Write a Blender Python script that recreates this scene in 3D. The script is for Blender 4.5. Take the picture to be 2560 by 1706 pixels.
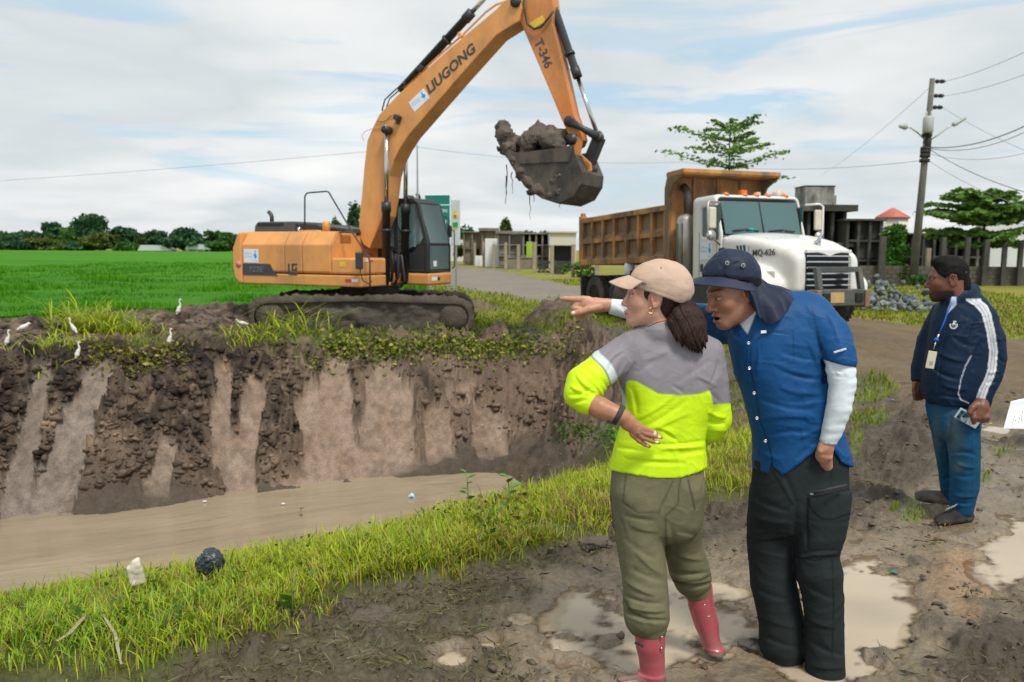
import bpy, bmesh, math, random
import numpy as np
from mathutils import Vector, Matrix
for _o in list(bpy.data.objects):
    bpy.data.objects.remove(_o)
SC = bpy.context.scene
COL = SC.collection
rng = np.random.default_rng(7)
random.seed(7)
R = math.radians
# ------------------------------------------------------------------ camera
CAMH = 1.75
FPX = 2100.0                       # focal length in pixels of the 2560 px wide photograph
PITCH = math.atan((853 - 622) / FPX)
ROLL = R(0.4)
cam = bpy.data.objects.new('camera', bpy.data.cameras.new('camera'))
COL.objects.link(cam)
cam.data.sensor_width = 36
cam.data.lens = 36 * FPX / 2560
cam.data.clip_end = 3000
cam.location = (0, 0, CAMH)
CAMR = Matrix.Rotation(R(90) - PITCH, 3, 'X') @ Matrix.Rotation(ROLL, 3, 'Z')
cam.rotation_euler = CAMR.to_euler()
cam.data.dof.use_dof = True
cam.data.dof.focus_distance = 3.6
cam.data.dof.aperture_fstop = 4.0
SC.camera = cam
# ------------------------------------------------------------------ sky, sun, exposure
SUN_EL, SUN_AZ = R(58), R(150)     # azimuth clockwise from +Y
wd = bpy.data.worlds.new('World')
SC.world = wd
wd.use_nodes = True


class Nodes:
    """small wrapper: n('ShaderNodeX', inputs..., out index) -> socket"""
    def __init__(s, tree):
        s.t = tree
        tree.nodes.clear()

    def __call__(s, typ, ins=None, out=0, **props):
        nd = s.t.nodes.new(typ)
        for k, v in props.items():
            setattr(nd, k, v)
        for k, v in (ins or {}).items():
            sk = nd.inputs[k]
            if hasattr(v, 'is_output'):
                s.t.links.new(v, sk)
            else:
                if sk.type == 'RGBA' and len(v) == 3:
                    v = (*v, 1)
                sk.default_value = v
        return nd.outputs[out] if len(nd.outputs) else nd

    def math(s, op, a, b=0.5, clamp=False):
        return s('ShaderNodeMath', {0: a, 1: b}, operation=op, use_clamp=clamp)

    def ramp(s, f, stops, interp='LINEAR'):
        nd = s.t.nodes.new('ShaderNodeValToRGB')
        cr = nd.color_ramp
        cr.interpolation = interp
        while len(cr.elements) < len(stops):
            cr.elements.new(1.0)
        for e, (p, c) in zip(cr.elements, stops):
            e.position = p
            e.color = (*c, 1) if not isinstance(c, (int, float)) else (c, c, c, 1)
        s.t.links.new(f, nd.inputs[0])
        return nd.outputs[0]

    def mix(s, f, a, b, mode='MIX'):
        nd = s.t.nodes.new('ShaderNodeMix')
        nd.data_type = 'RGBA'
        nd.blend_type = mode
        for i, v in ((0, f), (6, a), (7, b)):
            if hasattr(v, 'is_output'):
                s.t.links.new(v, nd.inputs[i])
            else:
                if i > 0 and len(v) == 3:
                    v = (*v, 1)
                nd.inputs[i].default_value = v
        return nd.outputs[2]

    def noise(s, vec, scale, detail=4, rough=.55, dist=0, out=0):
        ins = {'Scale': scale, 'Detail': detail, 'Roughness': rough, 'Distortion': dist}
        if vec is not None:
            ins['Vector'] = vec
        return s('ShaderNodeTexNoise', ins, out)

    def obj(s):
        return s('ShaderNodeTexCoord', out=3)

    def attr(s, name, out=2):
        return s('ShaderNodeAttribute', out=out, attribute_name=name)

    def mapping(s, vec, sc=(1, 1, 1), loc=(0, 0, 0), rot=(0, 0, 0)):
        return s('ShaderNodeMapping', {'Vector': vec, 'Location': loc, 'Rotation': rot, 'Scale': sc})

    def bump(s, h, strength=.5, dist=.01):
        return s('ShaderNodeBump', {'Height': h, 'Strength': strength, 'Distance': dist})


n = Nodes(wd.node_tree)
sky = n('ShaderNodeTexSky', sky_type='NISHITA', sun_disc=False, sun_elevation=SUN_EL, sun_rotation=SUN_AZ, air_density=1.0, dust_density=1.5)
dirv = n('ShaderNodeTexCoord', out=0)
sep = n.t.nodes.new('ShaderNodeSeparateXYZ')
n.t.links.new(dirv, sep.inputs[0])
zc = n.math('MAXIMUM', n.math('ADD', sep.outputs[2], .16), .03)
cv = n('ShaderNodeCombineXYZ', {0: n.math('DIVIDE', sep.outputs[0], zc), 1: n.math('DIVIDE', sep.outputs[1], zc), 2: 0.0})
big = n.noise(n.mapping(cv, (1, 1, 1), (5.3, 2.2, 0)), .75, 5, .46, .3)
fine = n.noise(n.mapping(cv, (1, 1, 1), (1.7, 8.1, 3)), 2.1, 5, .5, .2)
shade = n.math('ADD', n.math('MULTIPLY', big, .74), n.math('MULTIPLY', fine, .26))
cloud = n.ramp(shade, [(.32, (6.1, 6.4, 6.5)), (.45, (5.15, 5.6, 5.8)), (.55, (6.3, 6.5, 6.55)), (.68, (7.5, 7.6, 7.5))])
lowz = n.ramp(sep.outputs[2], [(.03, 0.), (.09, 1.), (.19, 1.), (.30, .35)])
gap = n.math('MULTIPLY', lowz, n.ramp(n.noise(n.mapping(dirv, (2.2, 2.2, 15), (3.1, 1.2, .4)), 1.35, 5, .52, .5), [(.54, 0.0), (.64, .8)]))
blue = n.mix(.35, (3.9, 6.0, 7.4), sky)
col = n.mix(gap, cloud, blue)
bg = n('ShaderNodeBackground', {'Color': col, 'Strength': .112})
n('ShaderNodeOutputWorld', {'Surface': bg})
sun = bpy.data.objects.new('sun', bpy.data.lights.new('sun', 'SUN'))
COL.objects.link(sun)
sun.data.energy = 2.7
sun.data.angle = R(14)
sun.data.color = (1, .96, .9)
sd = Vector((math.sin(SUN_AZ) * math.cos(SUN_EL), math.cos(SUN_AZ) * math.cos(SUN_EL), math.sin(SUN_EL)))
sun.rotation_euler = sd.to_track_quat('Z', 'Y').to_euler()
sun.location = sd * 60
SC.view_settings.view_transform = 'Standard'
SC.view_settings.look = 'None'
SC.view_settings.exposure = 0.22
SC.view_settings.gamma = 1
SC.view_settings.use_curve_mapping = False
SC.cycles.max_bounces = 6
SC.cycles.transparent_max_bounces = 20


# ------------------------------------------------------------------ places: from a direction of view to a point of the world
def ray(px, py):
    d = CAMR @ Vector(((px - 1280) / FPX, (853 - py) / FPX, -1))
    return d


def P(px, py, Y):
    d = ray(px, py)
    t = Y / d.y
    return np.array((d.x * t, Y, CAMH + d.z * t))


def G(px, py, z=0.0):
    d = ray(px, py)
    t = (z - CAMH) / d.z
    return np.array((d.x * t, d.y * t, z))


_CR = np.array(CAMR)


def pix(v):
    """pixel position of points (N,3) in the photograph's 2560 x 1706 frame"""
    q = (np.asarray(v) - np.array((0, 0, CAMH))) @ _CR
    return 1280 + FPX * q[..., 0] / -q[..., 2], 853 - FPX * q[..., 1] / -q[..., 2]


# ------------------------------------------------------------------ noise
_PT = rng.random((64, 64, 64)).astype(np.float32) * 2 - 1


def vnoise(p):
    p = np.asarray(p, np.float32)
    i = np.floor(p).astype(np.int32)
    f = p - i
    u = f * f * (3 - 2 * f)
    i0 = i & 63
    i1 = (i + 1) & 63
    x0, y0, z0 = i0[..., 0], i0[..., 1], i0[..., 2]
    x1, y1, z1 = i1[..., 0], i1[..., 1], i1[..., 2]
    ux, uy, uz = u[..., 0], u[..., 1], u[..., 2]
    a = _PT[x0, y0, z0] * (1 - ux) + _PT[x1, y0, z0] * ux
    b = _PT[x0, y1, z0] * (1 - ux) + _PT[x1, y1, z0] * ux
    c = _PT[x0, y0, z1] * (1 - ux) + _PT[x1, y0, z1] * ux
    d = _PT[x0, y1, z1] * (1 - ux) + _PT[x1, y1, z1] * ux
    return (a * (1 - uy) + b * uy) * (1 - uz) + (c * (1 - uy) + d * uy) * uz


def fbm(p, octaves=4, gain=.5, ridged=False):
    p = np.asarray(p, np.float32)
    s, a, t = 0, 1.0, 0
    for k in range(octaves):
        v = vnoise(p * (2 ** k) + 17.3 * k)
        if ridged:
            v = 1 - 2 * np.abs(v)
        s = s + a * v
        t += a
        a *= gain
    return s / t


def xyz(x, y, z=0.0):
    x = np.asarray(x, np.float32)
    return np.stack([x, np.broadcast_to(np.asarray(y, np.float32), x.shape), np.broadcast_to(np.float32(z), x.shape)], -1)


def sstep(a, b, x):
    t = np.clip((x - a) / (b - a), 0, 1)
    return t * t * (3 - 2 * t)


# ------------------------------------------------------------------ objects
def tag(o, label=None, cat=None, group=None, kind=None):
    for k, v in (('label', label), ('category', cat), ('group', group), ('kind', kind)):
        if v:
            o[k] = v
    return o


def thing(name, label, cat, loc=(0, 0, 0), rotz=0, group=None):
    o = bpy.data.objects.new(name, None)
    COL.objects.link(o)
    o.empty_display_size = .2
    o.location = loc
    o.rotation_euler = (0, 0, rotz)
    return tag(o, label, cat, group)


def link(name, me, parent=None):
    o = bpy.data.objects.new(name, me)
    COL.objects.link(o)
    if parent is not None:
        o.parent = parent
    return o


def np_mesh(name, v, f, mat=None, smooth=False, attrs=None, mats=None, fmat=None):
    """v (N,3) array, f (M,k) array with k = 3 or 4"""
    me = bpy.data.meshes.new(name)
    v = np.ascontiguousarray(v, np.float32)
    f = np.ascontiguousarray(f, np.int32)
    k = f.shape[1]
    me.vertices.add(len(v))
    me.vertices.foreach_set('co', v.ravel())
    me.loops.add(f.size)
    me.loops.foreach_set('vertex_index', f.ravel())
    me.polygons.add(len(f))
    me.polygons.foreach_set('loop_start', np.arange(0, f.size, k, dtype=np.int32))
    for m in (mats or ([mat] if mat else [])):
        me.materials.append(m)
    if fmat is not None:
        me.polygons.foreach_set('material_index', np.ascontiguousarray(fmat, np.int32))
    me.update(calc_edges=True)
    if smooth:
        me.polygons.foreach_set('use_smooth', np.ones(len(f), bool))
    for an, av in (attrs or {}).items():
        av = np.ascontiguousarray(av, np.float32)
        a = me.attributes.new(an, 'FLOAT' if av.ndim == 1 else 'FLOAT_COLOR', 'POINT')
        a.data.foreach_set('value' if av.ndim == 1 else 'color', av.ravel())
    return me


class MB:
    """collects simple shapes into ONE mesh object"""
    def __init__(s):
        s.v, s.f, s.sm = [], [], []

    def add(s, v, f, smooth=False):
        b = len(s.v)
        s.v += [tuple(map(float, q)) for q in v]
        s.f += [tuple(b + i for i in q) for q in f]
        s.sm += [smooth] * len(f)
        return s

    def box(s, c, d, rot=None):
        v = [Vector((x * d[0] / 2, y * d[1] / 2, z * d[2] / 2)) for x in (-1, 1) for y in (-1, 1) for z in (-1, 1)]
        if rot is not None:
            v = [rot @ q for q in v]
        return s.add([q + Vector(c) for q in v], [(0, 1, 3, 2), (4, 6, 7, 5), (0, 4, 5, 1), (2, 3, 7, 6), (0, 2, 6, 4), (1, 5, 7, 3)])

    def prism(s, poly, y0, y1, axis='y'):
        """poly: (a,b) outline counter-clockwise or not; extruded along an axis"""
        k = len(poly)
        def mk(a, b, t):
            return {'y': (a, t, b), 'x': (t, a, b), 'z': (a, b, t)}[axis]
        v = [mk(a, b, y0) for a, b in poly] + [mk(a, b, y1) for a, b in poly]
        f = [tuple(range(k)), tuple(range(2 * k - 1, k - 1, -1))]
        f += [(i, k + i, k + (i + 1) % k, (i + 1) % k) for i in range(k)]
        return s.add(v, f)

    def tube(s, pts, r, seg=10, cap=True, closed=False):
        pts = [Vector(p) for p in pts]
        m = len(pts)
        rs = r if isinstance(r, (list, tuple)) else [r] * m
        ref = Vector((0, 0, 1))
        d0 = (pts[1] - pts[0]).normalized()
        if abs(d0.z) > .9:
            ref = Vector((1, 0, 0))
        v, f = [], []
        for i, p in enumerate(pts):
            if closed:
                t = (pts[(i + 1) % m] - pts[i - 1]).normalized()
            else:
                t = (pts[min(i + 1, m - 1)] - pts[max(i - 1, 0)]).normalized()
            a = ref - t * ref.dot(t)
            if a.length < 1e-4:
                a = Vector((1, 0, 0)) - t * t.x
            a.normalize()
            ref = a
            b = t.cross(a)
            for k in range(seg):
                an = 2 * math.pi * k / seg
                v.append(p + (a * math.cos(an) + b * math.sin(an)) * rs[i])
        for i in range(m if closed else m - 1):
            j = (i + 1) % m
            for k in range(seg):
                f.append((i * seg + k, i * seg + (k + 1) % seg, j * seg + (k + 1) % seg, j * seg + k))
        s.add(v, f, True)
        if cap and not closed:
            b = len(s.v) - len(v)
            s.f += [tuple(b + k for k in range(seg - 1, -1, -1)), tuple(b + (m - 1) * seg + k for k in range(seg))]
            s.sm += [False, False]
        return s

    def lathe(s, prof, c=(0, 0, 0), axis='z', seg=24):
        """prof: (radius, height) pairs"""
        v, f = [], []
        for r, h in prof:
            for k in range(seg):
                an = 2 * math.pi * k / seg
                a, b = r * math.cos(an), r * math.sin(an)
                q = {'z': (a, b, h), 'y': (a, h, b), 'x': (h, a, b)}[axis]
                v.append((q[0] + c[0], q[1] + c[1], q[2] + c[2]))
        for i in range(len(prof) - 1):
            for k in range(seg):
                f.append((i * seg + k, i * seg + (k + 1) % seg, (i + 1) * seg + (k + 1) % seg, (i + 1) * seg + k))
        f += [tuple(range(seg - 1, -1, -1)), tuple((len(prof) - 1) * seg + k for k in range(seg))]
        return s.add(v, f, True)

    def mesh(s, name, mat, fix=True):
        me = bpy.data.meshes.new(name)
        me.from_pydata(s.v, [], s.f)
        me.materials.append(mat)
        me.polygons.foreach_set('use_smooth', s.sm)
        me.update()
        if fix:
            b = bmesh.new()
            b.from_mesh(me)
            bmesh.ops.recalc_face_normals(b, faces=b.faces)
            b.to_mesh(me)
            b.free()
        return me

    def build(s, name, mat, parent=None, bevel=0, seg=2, fix=True):
        o = link(name, s.mesh(name, mat, fix), parent)
        if bevel:
            m = o.modifiers.new('bevel', 'BEVEL')
            m.width = bevel
            m.segments = seg
            m.limit_method = 'ANGLE'
            m.angle_limit = R(35)
            m.harden_normals = False
        return o


def part_box(name, c, d, mat, parent, bevel=.01, rot=None):
    return MB().box(c, d, rot).build(name, mat, parent, bevel)


# ------------------------------------------------------------------ materials
MATS = {}


def pmat(name, c, c2=None, scale=6, rough=.6, metal=0, bump=0, bscale=40, dirt=None, dscale=2.0, damt=.5, contrast=.18, coat=0, spec=.5, detail=5, bdist=.01):
    """procedural material: two tones of one colour broken up by noise, optional dirt in patches, fine relief"""
    if name in MATS:
        return MATS[name]
    m = bpy.data.materials.new(name)
    m.use_nodes = True
    n = Nodes(m.node_tree)
    o = n.obj()
    c2 = c2 or tuple(x * .8 for x in c)
    colr = n.mix(n.ramp(n.noise(o, scale, detail), [(.5 - contrast, 0.), (.5 + contrast, 1.)]), c, c2)
    rg = n.math('ADD', n.math('MULTIPLY', n.noise(o, scale * 2.3, 3), .25), rough - .125, True)
    if dirt:
        dm = n.ramp(n.noise(n.mapping(o, (1, 1, .5)), dscale, 8, .68), [(.62 - damt * .35, 0.), (.75 - damt * .25, 1.)])
        colr = n.mix(n.math('MULTIPLY', dm, min(1, damt * 1.4)), colr, dirt)
        rg = n.math('MAXIMUM', rg, n.math('MULTIPLY', dm, .85))
    ins = {'Base Color': colr, 'Roughness': rg, 'Metallic': metal, 'Coat Weight': coat, 'Specular IOR Level': spec}
    if bump:
        ins['Normal'] = n.bump(n.noise(o, bscale, 5, .6), bump, bdist)
    n('ShaderNodeOutputMaterial', {'Surface': n('ShaderNodeBsdfPrincipled', ins)})
    MATS[name] = m
    return m


def attr_mat(name, stops, attr='tint', rough=.6, spec=.3, trans=0, var=0.0, bump=0, bscale=40):
    """colour from a float attribute of the geometry"""
    m = bpy.data.materials.new(name)
    m.use_nodes = True
    n = Nodes(m.node_tree)
    colr = n.ramp(n.attr(attr), stops)
    if var:
        colr = n.mix(n.math('MULTIPLY', n.noise(n.obj(), 1.3, 4), var), colr, (.9, .75, .3), 'MULTIPLY')
    ins = {'Base Color': colr, 'Roughness': rough, 'Specular IOR Level': spec}
    if bump:
        ins['Normal'] = n.bump(n.noise(n.obj(), bscale, 4), bump, .01)
    sh = n('ShaderNodeBsdfPrincipled', ins)
    if trans:
        tr = n('ShaderNodeBsdfTranslucent', {'Color': colr})
        sh = n('ShaderNodeMixShader', {0: trans, 1: sh, 2: tr})
    n('ShaderNodeOutputMaterial', {'Surface': sh})
    MATS[name] = m
    return m


def text_mesh(name, body, size, mat, parent, mtx, extrude=.003, shear=0, bold=0, align='CENTER', space=1.0):
    cu = bpy.data.curves.new(name, 'FONT')
    cu.body = body
    cu.size = size
    cu.extrude = extrude
    cu.shear = shear
    cu.offset = bold
    cu.align_x = align
    cu.align_y = 'CENTER'
    cu.space_character = space
    cu.resolution_u = 3
    t = bpy.data.objects.new('tmp', cu)
    COL.objects.link(t)
    dg = bpy.context.evaluated_depsgraph_get()
    me = bpy.data.meshes.new_from_object(t.evaluated_get(dg))
    bpy.data.objects.remove(t)
    me.materials.clear()
    me.materials.append(mat)
    o = link(name, me, parent)
    o.matrix_local = mtx
    return o


def frame(o, x, y):
    """matrix with origin o, x axis along x, y axis near y"""
    x = Vector(x).normalized()
    z = x.cross(Vector(y)).normalized()
    y = z.cross(x)
    m = Matrix((x, y, z)).transposed().to_4x4()
    m.translation = Vector(o)
    return m
# ================================================================== soft shapes: distance fields turned into a mesh
class SDF:
    def __init__(s, lo, hi, h):
        s.lo = np.array(lo, np.float32)
        s.h = h
        s.n = np.ceil((np.array(hi) - s.lo) / h).astype(int) + 1
        s.ax = [(s.lo[i] + h * np.arange(s.n[i])).astype(np.float32) for i in range(3)]
        s.D = np.full(tuple(s.n), .3, np.float32)

    def _reg(s, lo, hi):
        a = np.clip(np.floor((np.array(lo) - s.lo) / s.h).astype(int), 0, s.n - 1)
        b = np.clip(np.ceil((np.array(hi) - s.lo) / s.h).astype(int) + 1, 0, s.n)
        sl = tuple(slice(i, max(j, i)) for i, j in zip(a, b))
        g = [s.ax[i][sl[i]].reshape([-1 if j == i else 1 for j in range(3)]) for i in range(3)]
        return sl, g

    def _put(s, sl, d, k, sub):
        c = s.D[sl]
        if sub:
            d = -d
            h = np.clip(.5 - .5 * (c - d) / k, 0, 1)
            s.D[sl] = c * (1 - h) + d * h + k * h * (1 - h)
        else:
            h = np.clip(.5 + .5 * (c - d) / k, 0, 1)
            s.D[sl] = c * (1 - h) + d * h - k * h * (1 - h)

    def cap(s, a, b, ra, rb=None, k=.02, sq=None, sub=False):
        """tapered capsule; sq = (axis, factor) makes its section oval"""
        rb = ra if rb is None else rb
        a = np.array(a, np.float32)
        b = np.array(b, np.float32)
        m = max(ra, rb) * max(1, sq[1] if sq else 1) + k * 1.5 + s.h * 2
        sl, g = s._reg(np.minimum(a, b) - m, np.maximum(a, b) + m)
        ba = b - a
        L = max(float(ba @ ba), 1e-9)
        px, py, pz = g[0] - a[0], g[1] - a[1], g[2] - a[2]
        t = np.clip((px * ba[0] + py * ba[1] + pz * ba[2]) / L, 0, 1)
        qx, qy, qz = px - t * ba[0], py - t * ba[1], pz - t * ba[2]
        f = 1
        if sq:
            w = np.array(sq[0], np.float32)
            w /= np.linalg.norm(w)
            c = (qx * w[0] + qy * w[1] + qz * w[2]) * (1 / sq[1] - 1)
            qx, qy, qz = qx + c * w[0], qy + c * w[1], qz + c * w[2]
            f = min(1, sq[1])
        s._put(sl, (np.sqrt(qx * qx + qy * qy + qz * qz) - (ra + (rb - ra) * t)) * f, k, sub)
        return s

    def chain(s, pts, k=.02, sq=None, sub=False):
        """pts: (point, radius) pairs; the links melt into one another without swelling"""
        s.begin()
        for (a, ra), (b, rb) in zip(pts[:-1], pts[1:]):
            s.cap(a, b, ra, rb, .003, sq)
        return s.end(k, sub)

    def begin(s):
        s.keep = s.D
        s.D = np.full(s.D.shape, .3, np.float32)

    def end(s, k, sub=False):
        d, s.D = s.D, s.keep
        m = np.argwhere(d < .3)
        if len(m):
            sl = tuple(slice(a, b + 1) for a, b in zip(m.min(0), m.max(0)))
            s._put(sl, d[sl], k, sub)
        return s

    def ball(s, c, r, k=.02, sub=False, rot=None):
        c = np.array(c, np.float32)
        r = np.array(r if hasattr(r, '__len__') else (r, r, r), np.float32)
        m = r.max() + k * 1.5 + s.h * 2
        sl, g = s._reg(c - m, c + m)
        q = [g[0] - c[0], g[1] - c[1], g[2] - c[2]]
        if rot is not None:
            M = np.array(rot, np.float32)
            q = [M[0, i] * q[0] + M[1, i] * q[1] + M[2, i] * q[2] for i in range(3)]
        k0 = np.sqrt((q[0] / r[0]) ** 2 + (q[1] / r[1]) ** 2 + (q[2] / r[2]) ** 2)
        k1 = np.sqrt((q[0] / r[0] ** 2) ** 2 + (q[1] / r[1] ** 2) ** 2 + (q[2] / r[2] ** 2) ** 2) + 1e-6
        s._put(sl, k0 * (k0 - 1) / k1, k, sub)
        return s

    def rbox(s, c, half, r, k=.02, sub=False):
        c, half = np.array(c, np.float32), np.array(half, np.float32)
        m = half + r + k * 1.5 + s.h * 2
        sl, g = s._reg(c - m, c + m)
        q = [np.abs(g[i] - c[i]) - half[i] + r for i in range(3)]
        o = np.sqrt(np.maximum(q[0], 0) ** 2 + np.maximum(q[1], 0) ** 2 + np.maximum(q[2], 0) ** 2)
        s._put(sl, o + np.minimum(np.maximum(np.maximum(q[0], q[1]), q[2]), 0) - r, k, sub)
        return s

    def cut(s, p, nrm, k=.004):
        """remove what lies on the side of the plane that nrm points to"""
        p, nrm = np.array(p, np.float32), np.array(nrm, np.float32)
        nrm = nrm / np.linalg.norm(nrm)
        sl, g = s._reg(s.lo, s.lo + s.n * s.h)
        d = (g[0] - p[0]) * nrm[0] + (g[1] - p[1]) * nrm[1] + (g[2] - p[2]) * nrm[2]
        s.D = np.maximum(s.D, d)
        return s

    def grid(s):
        return np.stack(np.meshgrid(*s.ax, indexing='ij'), -1)

    def mesh(s):
        """surface nets -> vertices, quads"""
        D = s.D.copy()
        D[[0, -1]] = .3
        D[:, [0, -1]] = .3
        D[:, :, [0, -1]] = .3
        I = D < 0
        nx, ny, nz = D.shape
        cnt = np.zeros((nx - 1, ny - 1, nz - 1), np.uint8)
        cs = [(i, j, k) for i in (0, 1) for j in (0, 1) for k in (0, 1)]
        for i, j, k in cs:
            cnt += I[i:nx - 1 + i, j:ny - 1 + j, k:nz - 1 + k]
        act = (cnt > 0) & (cnt < 8)
        c = np.argwhere(act)
        idx = np.full(act.shape, -1, np.int32)
        idx[act] = np.arange(len(c))
        val = {q: D[c[:, 0] + q[0], c[:, 1] + q[1], c[:, 2] + q[2]] for q in cs}
        acc = np.zeros((len(c), 3), np.float32)
        num = np.zeros(len(c), np.float32)
        for q in cs:
            for ax in range(3):
                if q[ax] == 0:
                    q2 = tuple(1 if i == ax else q[i] for i in range(3))
                    a, b = val[q], val[q2]
                    m = (a < 0) != (b < 0)
                    t = np.where(m, a / np.where(m, a - b, 1), 0)
                    p = np.tile(np.array(q, np.float32), (len(c), 1))
                    p[:, ax] = t
                    acc += p * m[:, None]
                    num += m
        v = (c + acc / np.maximum(num, 1)[:, None]) * s.h + s.lo
        fs = []
        for ax in range(3):
            o1, o2 = [(1, 2), (2, 0), (0, 1)][ax]
            sl0 = [slice(None)] * 3
            sl1 = [slice(None)] * 3
            sl0[ax] = slice(0, -1)
            sl1[ax] = slice(1, None)
            ch = I[tuple(sl0)] != I[tuple(sl1)]
            e = np.argwhere(ch)
            e = e[(e[:, o1] > 0) & (e[:, o2] > 0) & (e[:, o1] < D.shape[o1] - 1) & (e[:, o2] < D.shape[o2] - 1)]
            def at(d1, d2):
                q = e.copy()
                q[:, o1] += d1
                q[:, o2] += d2
                return idx[q[:, 0], q[:, 1], q[:, 2]]
            qd = np.stack([at(-1, -1), at(0, -1), at(0, 0), at(-1, 0)], 1)
            flip = ~I[tuple(sl0)][e[:, 0], e[:, 1], e[:, 2]]
            qd[flip] = qd[flip][:, ::-1]
            fs.append(qd)
        f = np.concatenate(fs)
        return v.astype(np.float32), f[(f >= 0).all(1)]


def vnormals(v, f):
    a = v[f[:, 2]] - v[f[:, 0]]
    b = v[f[:, 3]] - v[f[:, 1]]
    nn = np.cross(a, b)
    o = np.zeros_like(v)
    for i in range(4):
        np.add.at(o, f[:, i], nn)
    return o / (np.linalg.norm(o, axis=1, keepdims=True) + 1e-9)


def smooth(v, f, it=1, w=.5):
    for _ in range(it):
        a = np.zeros_like(v)
        c = np.zeros(len(v), np.float32)
        for i in range(4):
            for j in (1, 3):
                np.add.at(a, f[:, i], v[f[:, (i + j) % 4]])
            np.add.at(c, f[:, i], 2)
        v = v * (1 - w) + w * a / np.maximum(c, 1)[:, None]
    return v


def rough_blob(name, balls, h, mat, parent=None, amp=.05, freq=3, loc=None):
    """a lump of earth: merged balls roughened by noise"""
    b = np.array([(*c, r) for c, r in balls])
    lo, hi = (b[:, :3] - b[:, 3:]).min(0) - .15, (b[:, :3] + b[:, 3:]).max(0) + .15
    s = SDF(lo, hi, h)
    for c, r in balls:
        s.ball(c, r, .08)
    g = s.grid()
    s.D += amp * fbm(g * freq, 4, .6) + amp * .5 * fbm(g * freq * 3.1, 2, .5, True)
    v, f = s.mesh()
    me = np_mesh(name, v, f, mat, True)
    return link(name, me, parent)
# ================================================================== terrain
SDX, SDY = .907, .42               # direction of the drainage canal; its normal points away from the camera


def sn(x, y):
    return x * SDX + y * SDY, -SDY * x + SDX * y


_a = G(0, 1305, -2.2)[:2]
_b = G(520, 1245, -2.2)[:2]
_c = G(1345, 1150, -2.2)[:2]
_cr = [G(*q, -.5)[:2] for q in ((0, 1455), (400, 1390), (800, 1318), (1150, 1225), (1360, 1180))]   # crest of the near bank
_nn = np.array((-.62, .78))
WATER = [tuple(_a - 30 * np.array((SDX, SDY))), tuple(_a), tuple(_b), tuple(_c), tuple(_c + np.array((.55, -1.4))), tuple(_c + np.array((.2, -3.6))), tuple(_c + np.array((-.1, -4.6)))]
WATER += [tuple(q + _nn * 1.75) for q in _cr[::-1][1:]]
WATER += [tuple(np.array(WATER[-1]) - 30 * np.array((.80, .60)))]


def poly_sd(poly, x, y):
    """signed distance to a polygon: negative inside"""
    d = np.full(x.shape, 1e9, np.float32)
    s = np.ones(x.shape, np.float32)
    m = len(poly)
    for i in range(m):
        ax, ay = poly[i]
        bx, by = poly[i - 1]
        ex, ey = bx - ax, by - ay
        wx, wy = x - ax, y - ay
        t = np.clip((wx * ex + wy * ey) / (ex * ex + ey * ey), 0, 1)
        d = np.minimum(d, (wx - ex * t) ** 2 + (wy - ey * t) ** 2)
        c1, c2, c3 = y >= ay, y < by, ex * wy > ey * wx
        s = np.where((c1 & c2 & c3) | (~c1 & ~c2 & ~c3), -s, s)
    return s * np.sqrt(d)


def flat_pix(x, y):
    return pix(np.stack([x, y, np.zeros_like(x)], -1))


ZN_GRASS = [(-900, 1760), (40, 1750), (110, 1715), (200, 1735), (330, 1725), (400, 1690), (500, 1655), (580, 1625), (730, 1580), (815, 1550), (950, 1500), (1060, 1490), (1160, 1480), (1330, 1390), (1480, 1320), (1560, 1290), (1700, 1268), (1880, 1245), (1900, 1180), (1880, 1060), (1700, 1010), (1560, 1010), (1380, 1080), (1150, 1120), (500, 1210), (0, 1300), (-900, 1420)]
ZN_VERGE = [[(1000, 640), (1125, 716), (1270, 740), (1430, 772), (1560, 806), (1480, 830), (1330, 800), (1240, 830), (1000, 820)],
            [(1090, 640), (1120, 664), (1240, 674), (1330, 697), (1500, 733), (1620, 752), (1800, 760), (1900, 640), (1500, 640)],
            [(2000, 775), (2110, 800), (2320, 828), (2480, 845), (2900, 880), (2900, 640), (2000, 640)]]
ZN_SILT = [(1180, 1800), (1250, 1640), (1340, 1540), (1430, 1450), (1640, 1390), (1900, 1335), (2120, 1340), (2280, 1240), (2420, 1130), (2700, 1080), (2700, 1480), (2480, 1520), (2330, 1640), (2260, 1800)]
ZN_PATCH = [(2180, 972, 62, 32), (2172, 1042, 62, 26), (2140, 1100, 16, 45), (2285, 1290, 40, 22), (2240, 1275, 16, 14), (1660, 900, 90, 45), (1850, 930, 50, 30), (2450, 1190, 34, 12), (2360, 1120, 20, 9), (2500, 1130, 26, 10)]
ZN_ROAD = [(1100, 655), (1120, 664), (1240, 674), (1330, 697), (1500, 733), (1700, 760), (2000, 790), (2110, 806), (1990, 850), (1800, 852), (1560, 806), (1430, 772), (1270, 740), (1125, 716), (1080, 700)]
PUDDLES = [(1470, 1560, 130, 100), (1640, 1470, 90, 40), (1700, 1560, 230, 95), (1560, 1630, 160, 50), (2190, 1520, 130, 130), (2080, 1640, 160, 60), (2235, 1440, 80, 40), (2490, 1390, 110, 66), (2560, 1340, 90, 40), (1130, 1640, 40, 22), (1225, 1605, 26, 12), (1300, 1540, 34, 18), (2490, 1075, 36, 12), (1800, 1470, 90, 30), (1960, 1450, 60, 26), (2330, 1290, 40, 8)]
RICE = [(-60, 16), tuple(G(-400, 862)[:2]), tuple(G(0, 838)[:2]), tuple(G(250, 815)[:2]), tuple(G(480, 806)[:2]), tuple(G(640, 796)[:2]), tuple(G(900, 770)[:2]), tuple(G(1075, 748)[:2]), (-5.6, 50), (-15, 95), (-42, 180), (-70, 250), (-250, 250), (-250, 60)]


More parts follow.
